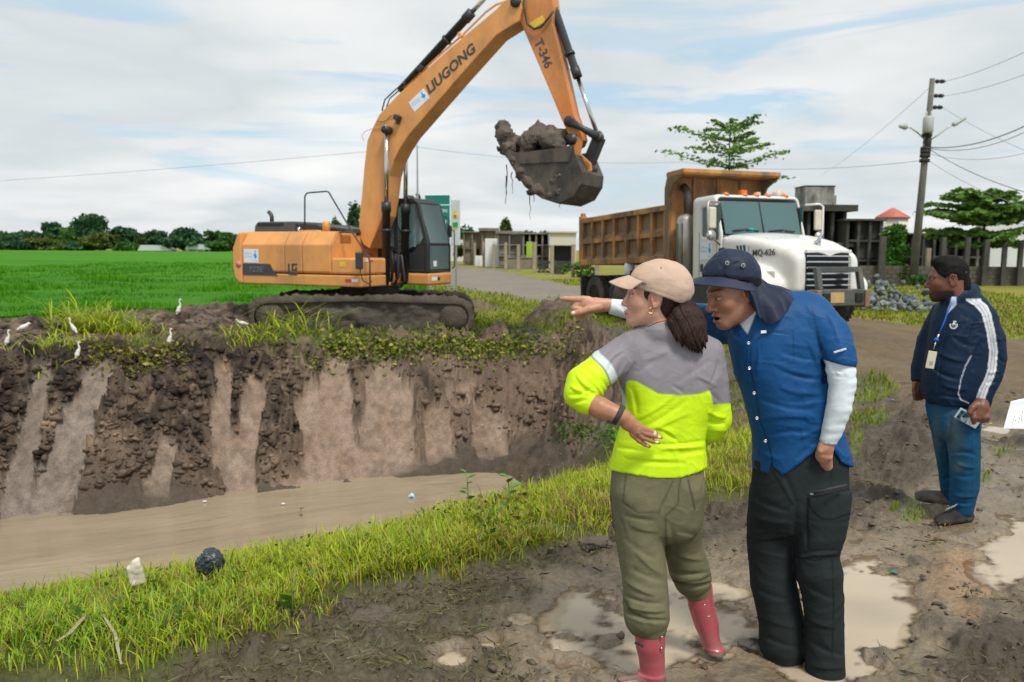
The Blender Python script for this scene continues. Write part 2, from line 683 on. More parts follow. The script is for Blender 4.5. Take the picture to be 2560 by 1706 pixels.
def ell(px, py, lst, x, y):
    """soft mask (1 centre, 0 rim, negative outside) of ellipses given in photograph pixels on the ground"""
    m = np.full(x.shape, -9., np.float32)
    for cx, cy, rx, ry in lst:
        m = np.maximum(m, 1 - np.sqrt(((px - cx) / rx) ** 2 + ((py - cy) / ry) ** 2))
    return m


FEET = [(*G(a, b)[:2], r) for a, b, r in ((1640, 1735, .14), (1580, 1738, .14), (1795, 1672, .13), (1755, 1640, .13), (1985, 1668, .14), (1920, 1660, .14), (1862, 1650, .12), (2066, 1748, .18), (2420, 1310, .13), (2365, 1312, .14), (2370, 1256, .12), (2310, 1252, .14))]
NEARP = ([-3, 0, .5, 1.3, 1.75, 2.3, 3.2, 4.2], [-2.9, -2.2, -1.75, -1.05, -.82, -.58, -.20, 0])
SLABS = [(105, 950, 20, 1290, 40), (250, 960, 105, 1290, 66), (562, 915, 552, 1150, 32), (632, 945, 585, 1240, 42), (770, 980, 800, 1110, 50), (845, 930, 820, 1200, 60), (960, 965, 975, 1190, 78), (1090, 1080, 1110, 1180, 46), (1210, 1060, 1230, 1130, 50), (420, 1150, 400, 1250, 34), (905, 1150, 930, 1210, 60), (1130, 985, 1180, 985, 24), (1120, 1018, 1180, 1015, 16), (1130, 1045, 1190, 1042, 14), (1030, 880, 1075, 872, 14), (690, 1200, 760, 1180, 24), (1010, 925, 1060, 912, 12), (1250, 1060, 1310, 1110, 22)]
FARP = ([-3, 0, .25, 1.2, 1.75, 2.2, 3], [-2.9, -2.2, -1.85, -.5, -.14, -.03, 0])


def ground(x, y, full=False):
    x = np.asarray(x, np.float32)
    y = np.asarray(y, np.float32)
    px, py = flat_pix(x, y)
    inview = y > .5
    px = np.where(inview, px, -9e3)
    py = np.where(inview, py, 9e3)
    s, nn = sn(x, y)
    r = np.hypot(x, y)
    d0 = poly_sd(WATER, x, y)
    wf = sstep(10.3, 12.6, nn + .25 * np.maximum(s - 5.5, 0))
    endw = sstep(5.2, 7.4, s) * sstep(7.5, 9, nn) * sstep(20, 17, nn)
    near_band = (d0 < 4.5) & (d0 > -1.5)
    edge = fbm(np.stack([s * 1.6, nn * 1.0, 0 * s + 9], -1), 4, .6)
    zp = np.interp(d0, *FARP)
    fx, fy = pix(np.stack([x, y, zp], -1))
    e2 = fbm(np.stack([s * 3.2, zp * 2.0, 0 * s + 9], -1), 4, .65)
    slab = np.full(x.shape, -9., np.float32)
    for ax, ay, bx, by, wd in SLABS:
        ex, ey = bx - ax, by - ay
        tt = np.clip(((fx - ax) * ex + (fy - ay) * ey) / (ex * ex + ey * ey), 0, 1)
        slab = np.maximum(slab, 1 - np.hypot(fx - ax - tt * ex, fy - ay - tt * ey) / (wd * (.75 + .4 * tt)))
    slab = sstep(.0, .12, slab + .75 * e2 + .22 * fbm(np.stack([x * 9, y * 9, zp * 9], -1), 3, .6)) * wf * sstep(-.12, .05, d0) * sstep(2.2, 1.8, d0) * (y > 5)
    d = d0 + wf * (.34 * vnoise(xyz(s * .55, 0 * s + 4.7)) + .16 * edge) + (1 - wf) * .35 * vnoise(xyz(s * .8, nn * .3, 2.0)) * sstep(2.8, .5, d0)
    d = d - .12 * slab
    z = (1 - wf) * np.interp(d, *NEARP) + wf * np.interp(d, *FARP)
    out = sstep(.2, 2.0, d0)
    # heap of dug-out clay at the canal's end, and the rough spoil along the far bank
    heap = np.exp(-(((x - 1.25) / 1.1) ** 2 + ((y - 15.2) / 1.9) ** 2)) * .55 + np.exp(-(((x - 2.6) / 1.2) ** 2 + ((y - 12.6) / 1.5) ** 2)) * .4
    lump = fbm(xyz(x * .9, y * .9, 5.0), 5, .55)
    zc3 = np.stack([0 * x, 0 * x, wf * np.interp(d0, *FARP)], -1).astype(np.float32)
    lump2 = fbm(xyz(x * 2.6, y * 2.6, 8.0) + zc3 * 2.6, 4, .6, True)
    crumb = fbm(xyz(x * 7, y * 7, 1.0) + zc3 * 7, 4, .6)
    rice = poly_sd(RICE, x, y)
    z = z + .27 * np.exp(-(((x - 6.1) / 2.6) ** 2 + ((y - 16.4) / 3.2) ** 2)) + .06 * sstep(16, 22, y) * sstep(0, 2, x)
    spoil = out * sstep(15.0, 16.4, nn) * sstep(-.2, -1.2, -rice) * sstep(34, 22, r) * sstep(9, 5.5, s)
    spoil = np.maximum(spoil, np.minimum(heap * 2.2, 1))
    mound = np.clip(ell(px, py, [(1195, 778, 70, 16), (1400, 800, 95, 36), (1440, 860, 70, 60), (1310, 890, 70, 40), (1250, 845, 40, 14)], x, y) + .25 * lump, 0, 1) * out
    spoil = np.maximum(spoil, np.minimum(mound * 2.5, 1))
    ridge = np.exp(-((rice - .9) / .8) ** 2) * sstep(26, 20, r) * sstep(2, -4, x)
    z = z + heap + .16 * np.minimum(mound * 2, 1) + spoil * (.20 * lump + .17 * lump2 + .05 * crumb + .02) + ridge * (.22 + .16 * lump)
    face = wf * sstep(-.1, .2, d0) * sstep(2.6, 1.6, d0) * (1 - slab)
    z = z + face * (.19 * crumb + .26 * lump2 + .11 * fbm(xyz(x * 16, y * 16, 3.0) + zc3 * 16, 3, .6) + .12 * fbm(xyz(x * 1.7, y * 1.7, 33.0) + zc3 * 1.7, 3)) + slab * (.016 * crumb + .03 * fbm(np.stack([s * 9, nn * .8, 0 * s], -1), 2))
    # the trodden mud in front
    gx = poly_sd(ZN_GRASS, px, py) / np.maximum(900 / np.maximum(r, 2), 1) * .0
    gpoly = [tuple(G(a, min(max(b, 660), 1760), 0)[:2]) for a, b in ZN_GRASS]
    gsd = poly_sd(gpoly, x, y) + .30 * fbm(xyz(x * 1.7, y * 1.7, 3.3), 3) + .05 * crumb
    grass = sstep(.06, -.06, gsd) * sstep(14, 11, r)
    fore = sstep(14, 10, r) * (1 - grass) * sstep(.5, 2.2, d0 - .6)
    m1 = fbm(xyz(x * 3.1, y * 3.1, 2.0), 3, .5)
    m2 = fbm(xyz(x * 11, y * 11, 6.0), 4, .6)
    m3 = fbm(xyz(x * 34, y * 34, 4.0), 2, .6)
    clod = sstep(.12, .55, fbm(xyz(x * 6.5, y * 6.5, 12.0), 3, .6))
    pud = .27 + ell(px, py, PUDDLES, x, y) + .42 * m1 + .36 * m2 + .20 * m3 - .75 * sstep(.15, .5, fbm(np.stack([(x * .9 - y * .43) * 2.6, (x * .43 + y * .9) * 5.5, 0 * x + 19], -1), 4, .6))
    pw = sstep(-.05, .6, pud)
    flatw = sstep(-.9, .1, ell(px, py, PUDDLES, x, y) + .25 * m1)
    silt = sstep(40, -60, poly_sd(ZN_SILT, px, py) + 70 * m1 + 40 * m2)
    rough = fore * (1 - .75 * np.maximum(flatw, .8 * silt))
    rut = (np.sin((x * .90 - y * .43) * 6.5 + 1.2 * m1) * sstep(.8, 1.8, x) + .8 * np.sin((x * .75 + y * .66) * 8 + m1) * sstep(2.6, 3.4, x)) * sstep(14, 9, r) * .020
    z = z + rough * (.026 * m1 + .034 * m2 + .016 * m3 + .060 * clod + .012) + rut * fore
    z = z + fore * flatw * (.004 + .006 * m1 + .008 * m2 + .004 * m3 + .012 * clod * (1 - pw)) - .05 * pw * fore
    z = z + grass * (.085 + .04 * m1 + .05 * m2)
    z = z + .05 * lump * sstep(12, 16, r) * out * (1 - spoil)
    churn = np.exp(-(((px - 2110) / 190) ** 2 + ((py - 1165) / 120) ** 2)) * fore
    z = z + churn * (.025 * m2 + .02 * clod + .02 * m3)
    for fx_, fy_, fr_ in FEET:
        k_ = np.exp(-(((x - fx_) ** 2 + (y - fy_) ** 2) / fr_ ** 2) ** 1.5)
        z = z * (1 - k_) + np.minimum(z, -.012) * k_
    z = np.where(rice < 0, -.12 + 0 * z, z)
    if not full:
        return z
    # ---------------------------------------------------------------- what the surface is made of
    def C(*c):
        return np.array(c, np.float32)

    def mixc(c, m, k):
        m = np.clip(m, 0, 1)[..., None]
        return c * (1 - m) + k * m
    nz = lambda f, o, z0: (fbm(xyz(x * f, y * f, z0) + zc3 * f, o, .6) * .5 + .5)
    c = C(.042, .031, .018) + nz(1.3, 4, 20)[..., None] * C(.040, .030, .017)
    c = mixc(c, sstep(.45, .7, nz(9, 4, 31)) * .5, C(.15, .12, .09))
    dry = fore * sstep(4.4, 7.5, x + .25 * (y - 6))
    c = mixc(c, dry * .75, C(.125, .097, .063))
    c = mixc(c, churn * .8, C(.055, .040, .026) * (.7 + .8 * nz(9, 3, 61))[..., None])
    olive = fore * sstep(.5, .75, nz(.8, 4, 88) + .25 * sstep(1.0, -1.5, x)) * (1 - flatw)
    c = mixc(c, olive * .45, C(.105, .092, .04))
    c = mixc(c, fore * sstep(.25, .8, flatw + .4 * m2) * .85, C(.17, .13, .085) * (1 - .3 * nz(4, 3, 3)[..., None]))
    c = mixc(c, fore * silt * (.55 + .35 * nz(2.6, 4, 93)), C(.27, .205, .13) * (1 - .3 * nz(9, 3, 3))[..., None])
    c = mixc(c, fore * sstep(-.75, .05, pud) * .8, C(.25, .19, .12) * (1 - .25 * nz(7, 3, 33))[..., None])
    orange = np.exp(-(((px - 2400) / 90) ** 2 + ((py - 1440) / 75) ** 2)) + np.exp(-(((px - 2420) / 50) ** 2 + ((py - 1540) / 60) ** 2)) * .6
    c = mixc(c, fore * sstep(.25, .7, orange + .3 * m1) * .7, C(.30, .185, .09))
    c = mixc(c, fore * sstep(.2, .6, clod) * (1 - pw) * .55, C(.055, .042, .027))
    darkfar = spoil * sstep(12, 15, r)
    c = mixc(c, darkfar, C(.062, .045, .034) + nz(3, 4, 7)[..., None] * C(.075, .055, .042))
    c = mixc(c, face * .9, C(.046, .035, .027) + sstep(.38, .72, nz(2.2, 5, 2) + .25 * sstep(1.0, 0, d0) + .12 * sstep(-1, 3, s))[..., None] * C(.070, .047, .031) + sstep(.5, .7, nz(8, 4, 12))[..., None] * C(.045, .032, .022))
    grit = fbm(xyz(x * 5.5, y * 5.5, 71.0) + zc3 * 5.5, 5, .7)
    rough_ = np.maximum(face, spoil * sstep(12, 15, r))
    c = c * (1 + rough_ * np.clip(2.2 * grit, -.75, 1.3))[..., None]
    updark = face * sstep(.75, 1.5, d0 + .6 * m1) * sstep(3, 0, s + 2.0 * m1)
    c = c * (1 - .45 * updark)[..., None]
    c = mixc(c, wf * sstep(.6, .1, d0) * sstep(-.3, .05, d0) * .6, C(.16, .115, .085))
    c = mixc(c, slab, (C(.235, .19, .155) + sstep(-1.5, 2, s)[..., None] * C(.06, .025, .005) + .05 * m1[..., None]) * (1 - .35 * sstep(.35, .75, nz(8, 4, 5)))[..., None])
    rp = sstep(5.5, 2.5, s) * 0 + sstep(2.5, 5.5, s)
    c = mixc(c, face * rp * sstep(.30, .58, nz(1.3, 4, 41)) * .75, C(.19, .135, .098) * (.75 + .5 * nz(6, 4, 44))[..., None])
    grey = endw * sstep(.5, .65, nz(.8, 3, 51))
    c = mixc(c, grey * .7, C(.11, .115, .11))
    wetline = sstep(.16, 0, d0) * sstep(-.5, -.1, d0)
    c = mixc(c, wetline * .6, C(.07, .055, .042))
    gcol = C(.105, .13, .028) * (.6 + .8 * nz(6, 3, 9))[..., None]
    c = mixc(c, grass * .85, gcol * C(.75, .72, .8))
    c = mixc(c, (1 - wf) * sstep(3.2, 2.2, d0) * sstep(.1, .6, d0) * (1 - endw) * .8, gcol * .9)
    top = sstep(1.5, 2.1, d0) * sstep(3.6, 2.6, d0 + .8 * m1) * wf * sstep(.42, .62, nz(.55, 3, 62) + .2 * sstep(-1.5, 2, s)) * np.maximum(sstep(1.2, 3.2, s), np.exp(-((fx - 340) / 90) ** 2))
    c = mixc(c, top * .8, C(.10, .12, .03))
    verge = np.zeros_like(x)
    for q in ZN_VERGE:
        verge = np.maximum(verge, sstep(3, -3, poly_sd(q, px, py) + 5 * m1))
    road = sstep(3, -3, poly_sd(ZN_ROAD, px, py) + 4 * lump)
    tex = sstep(13, 16, r) * out
    vc = C(.15, .185, .03) + nz(.7, 4, 5)[..., None] * C(.11, .05, .005) + sstep(.55, .8, nz(.33, 3, 8))[..., None] * C(.10, .02, .015)
    verge = np.maximum(verge * (1 - np.minimum(mound * 2, 1)), sstep(24, 30, r) * (1 - road))
    c = mixc(c, tex * verge, vc)
    pat = sstep(-.15, .25, ell(px, py, ZN_PATCH, x, y) + .3 * m1 + .2 * m2)
    c = mixc(c, fore * pat * .8 + 0, gcol)
    drt = sstep(9, 13, r) * sstep(0, 3, x) * (1 - verge) * out
    c = mixc(c, drt * .85 * (1 - np.minimum(heap * 3, 1)) * (1 - pat), C(.165, .118, .066) * (.7 + .6 * nz(2.2, 4, 77))[..., None])
    c = mixc(c, road * tex, C(.215, .19, .15) * (.8 + .4 * nz(1.2, 4, 15))[..., None])
    c = mixc(c, sstep(0, -1, rice), C(.035, .075, .012))
    wet = np.clip(fore * (.5 + .5 * np.maximum(flatw, silt)) * (1 - .35 * dry * (1 - silt)) + wetline * .15 + .10 * slab, 0, 1)
    return z, np.clip(c, .01, .6), wet, dict(grass=grass, verge=verge * tex * (1 - road), pat=pat * fore, top=top, d0=d0, wf=wf, rice=rice, spoil=spoil, pud=pud, fore=fore, r=r, s=s, n=nn, face=face, endw=endw)


gm = bpy.data.materials.new('earth')
gm.use_nodes = True
n = Nodes(gm.node_tree)
o = n.obj()
wt = n.attr('wet')
base = n.attr('col', 0)
fine = n.noise(o, 42, 6, .7)
pos = n('ShaderNodeNewGeometry', out=0)
dist = n('ShaderNodeVectorMath', {0: pos, 1: (0, 0, CAMH)}, 1, operation='DISTANCE')
base = n.mix(1.0, base, n.ramp(fine, [(.3, .62), (.5, 1.0), (.72, 1.35)]), 'MULTIPLY')
base = n.mix(n.math('MULTIPLY', n.ramp(n.noise(o, 9, 6, .65), [(.45, 0.), (.62, 1.)]), .35), base, (.5, .45, .42), 'MULTIPLY')
rg = n.math('SUBTRACT', n.math('ADD', .62, n.math('MULTIPLY', n.noise(o, 14, 4), .45)), n.math('MULTIPLY', wt, .5), True)
hh = n.math('ADD', n.math('MULTIPLY', n.noise(o, 70, 5, .65), .5), n.noise(o, 18, 4, .6))
bs = n.bump(hh, .8, .016)
n('ShaderNodeOutputMaterial', {'Surface': n('ShaderNodeBsdfPrincipled', {'Base Color': base, 'Roughness': rg, 'Normal': bs, 'Specular IOR Level': n.math('ADD', .25, n.math('MULTIPLY', wt, .35))})})


def hit(px, py, r0=3.0, r1=60.0, n=110):
    """where lines of sight meet the ground"""
    px, py = np.atleast_1d(np.asarray(px, float)), np.atleast_1d(np.asarray(py, float))
    D = np.array([np.array(ray(a, b)) for a, b in zip(px, py)])
    D = D / D[:, 1:2]
    T = r0 * (r1 / r0) ** np.linspace(0, 1, n)
    X, Y, Z = D[:, 0:1] * T, np.broadcast_to(T, (len(D), n)), CAMH + D[:, 2:3] * T
    below = Z < ground(X, Y)
    k = np.argmax(below, 1)
    k = np.where(below.any(1), k, n - 1)
    i = np.arange(len(D))
    a, b = T[np.maximum(k - 1, 0)], T[k]
    for _ in range(7):
        m = (a + b) / 2
        u = CAMH + D[:, 2] * m < ground(D[:, 0] * m, m)
        a, b = np.where(u, a, m), np.where(u, m, b)
    return np.stack([D[:, 0] * b, b, ground(D[:, 0] * b, b)], -1)


def terrain():
    th = np.concatenate([np.linspace(-1.25, -.63, 60, endpoint=False), np.linspace(-.63, .63, 640, endpoint=False), np.linspace(.63, 1.25, 61)])
    rw = 14.25 / np.maximum(-SDY * np.sin(th) + SDX * np.cos(th), .3)
    rw = np.where(rw > 15.5, 15.5 + 2 * np.tanh((rw - 15.5) / 2), rw)
    t1 = np.linspace(0, 1, 400, endpoint=False)[:, None]
    t2 = np.linspace(0, 1, 300, endpoint=False)[:, None]
    t3 = np.linspace(0, 1, 90)[:, None]
    r = np.concatenate([1.7 * ((rw - .5)[None] / 1.7) ** t1, (rw - .5)[None] + 7.3 * t2, (rw + 6.8)[None] * (1100 / (rw + 6.8)[None]) ** t3])
    x = r * np.sin(th)[None]
    y = r * np.cos(th)[None]
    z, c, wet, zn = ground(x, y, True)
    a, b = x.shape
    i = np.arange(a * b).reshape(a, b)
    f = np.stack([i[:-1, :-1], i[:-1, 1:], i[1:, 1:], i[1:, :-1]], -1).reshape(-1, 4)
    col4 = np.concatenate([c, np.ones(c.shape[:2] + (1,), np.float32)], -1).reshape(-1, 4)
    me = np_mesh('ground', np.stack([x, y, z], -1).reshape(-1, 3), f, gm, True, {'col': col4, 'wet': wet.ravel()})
    tag(link('ground', me), kind='structure')


terrain()


# ------------------------------------------------------------------ water: silty, opaque
def water_mat(name, c, c2, streak, rough):
    m = bpy.data.materials.new(name)
    m.use_nodes = True
    n = Nodes(m.node_tree)
    o = n.mapping(n.obj(), (1, 1, 1), (0, 0, 0), (0, 0, -R(25)))
    st = n.mapping(o, (.35, 1.5, 1))
    w1 = n.noise(st, 1.1, 5, .6, .6)
    colr = n.mix(n.ramp(w1, [(.35, 0.), (.7, 1.)]), c, c2)
    h = n.math('ADD', n.noise(n.mapping(o, (.3, .9, 1)), .9, 3, .5, 1.2), n.math('MULTIPLY', n.noise(n.mapping(o, (.6, 1.6, 1)), 4.5, 3, .5, 1.0), n.math('MULTIPLY', n.noise(o, .5, 3), .30)))
    n('ShaderNodeOutputMaterial', {'Surface': n('ShaderNodeBsdfPrincipled', {'Base Color': colr, 'Roughness': rough, 'IOR': 1.33, 'Normal': n.bump(h, streak, .13)})})
    return m


WM = water_mat('silty_water', (.27, .215, .142), (.34, .275, .185), .5, .04)
PM = water_mat('puddle_water', (.40, .32, .225), (.46, .37, .265), .03, .03)
_t = PM.node_tree
_out = next(q for q in _t.nodes if q.type == 'OUTPUT_MATERIAL')
_bs = _out.inputs[0].links[0].from_socket
_at = _t.nodes.new('ShaderNodeAttribute')
_at.attribute_name = 'depth'
_mx = _t.nodes.new('ShaderNodeMixShader')
_tr = _t.nodes.new('ShaderNodeBsdfTransparent')
_tr.inputs[0].default_value = (.80, .74, .66, 1)
_t.links.new(_at.outputs[2], _mx.inputs[0])
_t.links.new(_tr.outputs[0], _mx.inputs[1])
_t.links.new(_bs, _mx.inputs[2])
_t.links.new(_mx.outputs[0], _out.inputs[0])
xs = np.array([-60, -30, -12, 0, 8.0])
wv = [(q[0], q[1], -2.2) for q in (np.array((-9.0, 2.5)), np.array((6, 9.5)), np.array((6, 19.5)), np.array((-60, -12 + 3.0)), np.array((-60, -40.0)))]
wo = MB().add([(-70, -30, -2.2), (4, 6, -2.2), (4, 21, -2.2), (-70, -12, -2.2)], [(0, 1, 2, 3)]).build('canal_water', WM, fix=False)
tag(wo, kind='structure')


def puddles():
    gx, gy = np.meshgrid(np.arange(-1.5, 6.0, .025), np.arange(2.5, 11, .025))
    px, py = flat_pix(gx, gy)
    m = ell(px, py, PUDDLES, gx, gy)
    v = np.stack([gx, gy, np.full_like(gx, -.020)], -1).reshape(-1, 3)
    i = np.arange(gx.size).reshape(gx.shape)
    f = np.stack([i[:-1, :-1], i[:-1, 1:], i[1:, 1:], i[1:, :-1]], -1).reshape(-1, 4)
    ok = m.ravel()[f].max(1) > -.75
    f = f[ok]
    dep = sstep(.0, .022, -.020 - ground(gx, gy)).ravel()
    used = np.unique(f)
    remap = np.zeros(len(v), int)
    remap[used] = np.arange(len(used))
    tag(link('puddle', np_mesh('puddle', v[used], remap[f], PM, True, {'depth': dep[used]})), kind='structure')


puddles()
# ================================================================== excavator
ORANGE = pmat('machine_orange', (.74, .345, .105), (.68, .30, .085), 3, .5, bump=.08, bscale=8, dirt=(.36, .20, .085), dscale=1.3, damt=.42)
ORANGE2 = pmat('stick_orange', (.68, .29, .075), (.60, .17, .03), .9, .5, dirt=(.24, .12, .06), dscale=1.3, damt=.42)
BLACKP = pmat('black_paint', (.028, .033, .036), (.02, .024, .027), 4, .45, dirt=(.10, .09, .075), damt=.2)
GREYP = pmat('grey_plastic', (.075, .085, .09), (.06, .07, .075), 5, .55)
RUBBER = pmat('rubber', (.022, .022, .022), (.035, .032, .03), 8, .8, dirt=(.15, .12, .09), damt=.35, dscale=3)
CHROME = pmat('chrome', (.62, .65, .68), (.55, .58, .60), 4, .18, 1)
STEELD = pmat('worn_steel', (.035, .036, .035), (.07, .06, .048), 3, .5, .4, dirt=(.17, .135, .10), damt=.5, dscale=2.5, bump=.2, bscale=25)
MUDD = pmat('caked_mud', (.060, .047, .037), (.105, .085, .062), 4, .85, bump=.9, bscale=22, contrast=.2, bdist=.03)
MUDL = pmat('clay', (.135, .105, .078), (.065, .050, .038), 3.5, .8, bump=.9, bscale=16, bdist=.03, contrast=.22)
WHITE = pmat('white_vinyl', (.78, .82, .86), (.74, .78, .83), 5, .4)
SKYB = pmat('light_blue_print', (.36, .66, .84), rough=.5)
BLUEP = pmat('blue_print', (.03, .36, .75), rough=.5)
DECAL = pmat('dark_decal', (.035, .045, .055), (.05, .06, .07), 5, .5)
REDR = pmat('red_reflector', (.62, .04, .03), rough=.3)
YELL = pmat('yellow_print', (.75, .52, .03), (.7, .45, .04), 9, .5)
TEAL = pmat('teal_cloth', (.01, .33, .36), (.01, .26, .29), 20, .8)


def glass_mat(name, tint, tr=.6, rough=.03, base=(.10, .16, .17)):
    m = bpy.data.materials.new(name)
    m.use_nodes = True
    n = Nodes(m.node_tree)
    a = n('ShaderNodeBsdfTransparent', {'Color': tint})
    b = n('ShaderNodeBsdfPrincipled', {'Base Color': base, 'Roughness': rough, 'Specular IOR Level': .6})  # pale diffuse base paints in the hazy reflection of the sky
    fr = n('ShaderNodeFresnel', {'IOR': 1.5})
    n('ShaderNodeOutputMaterial', {'Surface': n('ShaderNodeMixShader', {0: n.math('ADD', n.math('MULTIPLY', fr, .9), 1 - tr, True), 1: a, 2: b})})
    return m


GLASS = glass_mat('cab_glass', (.75, .88, .88), .68, .03, (.26, .36, .37))
GLASS2 = glass_mat('windscreen_glass', (.60, .85, .87), .55, .03, (.16, .27, .27))


def fit_text(name, body, mat, parent, o, xd, yd, w, h, **kw):
    """lettering scaled to width w and height h, centred at o, reading along xd"""
    ob = text_mesh(name, body, 1, mat, parent, Matrix(), extrude=.004, **kw)
    co = np.array([q.co for q in ob.data.vertices])
    mn, mx = co.min(0), co.max(0)
    for q in ob.data.vertices:
        q.co = Vector(((q.co.x - (mn[0] + mx[0]) / 2) * w / (mx[0] - mn[0]), (q.co.y - (mn[1] + mx[1]) / 2) * h / (mx[1] - mn[1]), q.co.z))
    ob.matrix_local = frame(o, xd, yd)
    return ob


def sticker(parent, o, xd, yd, w, h, name='sticker'):
    """white sheet with two lines of pale blue lettering and a blue bird-like emblem"""
    M0 = frame(o, xd, yd)
    b = MB()
    b.prism([(-w / 2, -h / 2), (w / 2, -h / 2), (w / 2, h / 2), (-w / 2, h / 2)], 0, .003, 'z')
    s = b.build(name, WHITE, parent)
    s.matrix_local = M0
    for k, wd_ in enumerate(('PREFECTURA', 'CIUDADANA')):
        fit_text('lettering', wd_, SKYB, s, (-w * .17, h * (.17 - .2 * k), .001), (1, 0, 0), (0, 1, 0), w * .5, h * .13)
    fit_text('lettering', 'GUAYAS', SKYB, s, (w * .30, -h * .33, .001), (1, 0, 0), (0, 1, 0), w * .22, h * .10)
    em = [(.26, -.18), (.34, -.16), (.40, -.04), (.38, .10), (.33, .14), (.31, .26), (.35, .38), (.29, .40), (.26, .30), (.27, .18), (.22, .10), (.18, .12), (.20, 0), (.24, -.06)]
    MB().prism([(x * w, y * h) for x, y in em], .001, .0075, 'z').build('emblem', BLUEP, s)
    return s


XO, XA = np.array((-3.05, 18.0)), -26
exc = thing('excavator', 'orange crawler excavator on the canal bank with raised boom and loaded bucket', 'excavator', (*XO, 0), R(XA))
_xf = np.array((math.cos(R(XA)), math.sin(R(XA))))
_xl = np.array((-_xf[1], _xf[0]))


def EX(px, py, lat):
    """local (x, z) of a picture position on the machine's upright plane y = lat"""
    d = ray(px, py)
    o = XO + _xl * lat
    t = (o @ _xl) / (d.x * _xl[0] + d.y * _xl[1])
    return float((np.array((d.x * t, d.y * t)) - o) @ _xf), float(CAMH + d.z * t)


XR = -1.3                                            # right-hand side, towards the camera
xs_ = {k: EX(k, 650, XR)[0] for k in (586, 605, 711, 755, 826, 903)}
ZB, ZD, ZT = .97, 1.22, 2.07
TX = {}
for nm, a, b in (('door_panel', 605, 711), ('door_panel', 711, 755), ('door_panel', 755, 826)):
    x0, x1 = xs_[a] + .008, xs_[b] - .008
    for sg in (1, -1):
        sec = [(sg * -1.28, ZD + .004), (sg * -1.3, ZD + .05), (sg * -1.3, 1.80), (sg * -1.1, ZT), (sg * -.88, ZT), (sg * -.88, ZD + .004)]
        MB().prism(sec, x0, x1 if sg > 0 or a != 755 else -.62, 'x').build(nm, ORANGE, exc, .018)
MB().box(((xs_[605] + xs_[826]) / 2, 0, (ZD + 2.02) / 2), (xs_[826] - xs_[605] - .05, 1.75, 2.02 - ZD - .01)).build('engine_bay', ORANGE, exc, .03)
# front wall of the engine housing with its handle hollow, a plate with the shade painted in as darker orange
b = MB().prism([(-1.27, ZD + .004), (-.46, ZD + .004), (-.46, ZT - .03), (-1.08, ZT - .03), (-1.27, 1.79)], xs_[826] - .006, xs_[826] + .012, 'x')
fw = b.build('front_wall', ORANGE, exc, .01)
MB().box((xs_[826] + .014, -.82, 1.92), (.02, .36, .16)).build('handle_shade_plate', pmat('shaded_orange', (.42, .15, .035), rough=.6), fw, .02)
# counterweight: rounded rear block
cwp = [(-2.62, ZB + .12), (-2.66, 1.3), (-2.66, 1.72), (-2.5, ZT - .02), (xs_[605] - .01, ZT), (xs_[605] - .01, ZB), (-2.5, ZB)]
cw = MB()
for sg, y0, y1 in ((1, -1.3, -.9), (0, -.9, .9), (-1, .9, 1.3)):
    cw.prism([(x + (.0 if sg == 0 else .04 * (x < -2.4)), z) for x, z in cwp], y0, y1)
cwo = cw.build('counterweight', ORANGE, exc, .05, 3)
MB().lathe([(.07, 0), (.07, .004)], (0, 0, 0), 'y', 20).build('red_roundel', pmat('pink_print', (.75, .25, .2)), cwo).location = (-2.44, -1.308, 1.38)
# lower frame (skirt) and its front
MB().box(((xs_[605] + xs_[903]) / 2, -.87, (ZB + ZD) / 2 - .01), (xs_[903] - xs_[605], .85, ZD - ZB - .02)).build('side_skirt', ORANGE, exc, .03)
MB().box((-.75, .87, (ZB + ZD) / 2 - .01), (2.9, .85, ZD - ZB - .02)).build('side_skirt', ORANGE, exc, .03)
MB().box((-.9, 0, 1.1), (2.7, .9, .22)).build('main_frame', ORANGE, exc, .01)
MB().box((.42, -.42, 1.0), (.4, .6, .06)).build('step', ORANGE, exc, .01)
# tool box ahead of the engine housing
tb = MB().box(((xs_[826] + xs_[903]) / 2 + .006, -.87, 1.38), (xs_[903] - xs_[826] - .01, .85, .325)).build('tool_box', ORANGE, exc, .04)
part_box('warning_label', ((xs_[826] + xs_[903]) / 2 - .08, -1.297, 1.42), (.15, .006, .10), YELL, tb, 0)
part_box('reflector', (xs_[903] - .32, -1.3, ZB + .13), (.14, .008, .055), REDR, exc, 0)
part_box('reflector', (xs_[903] - .16, -1.3, ZB + .13), (.15, .008, .055), WHITE, exc, 0)
part_box('reflector', (xs_[903] + .006, -1.14, 1.49), (.006, .15, .035), WHITE, exc, 0)
part_box('reflector', (xs_[903] + .006, -.98, 1.49), (.006, .10, .035), REDR, exc, 0)
# decals on the side
sticker(exc, (*np.insert(EX(628, 640, XR), 1, XR - .002),), (1, 0, 0), (0, 0, 1), .40, .285)
dx0, dz0 = EX(606, 690, XR)
dx1, dz1 = EX(696, 663, XR)
dk = MB().prism([(dx0 + .02, dz0 + .02), (dx1 - .02, dz0 + .02), (dx1 - .14, dz0 + .13), (dx1 - .22, dz1 + .02), (dx0 + .02, dz1 + .02)], XR - .004, XR + .002).build('model_decal', DECAL, exc)
fit_text('lettering', '922E', pmat('grey_print', (.16, .175, .19)), dk, ((dx0 + dx1) / 2 - .1, XR - .005, (dz0 + dz1) / 2 + .03), (1, 0, 0), (0, 0, 1), .40, .12, shear=.2, bold=.01)
lx, lz = EX(732, 672, XR)
lg = MB()
for poly in ([(-.13, .11), (-.13, -.08), (-.09, -.13), (.12, -.13), (.12, -.085), (-.07, -.085), (-.085, -.07), (-.085, .11)], [(-.03, .11), (.12, .11), (.12, .065), (.015, .065), (.015, -.01), (.07, -.01), (.07, .03), (.12, .03), (.12, -.05), (-.03, -.05)]):
    lg.prism([(lx + a * .95, lz + c * .95) for a, c in poly], XR - .004, XR + .002)
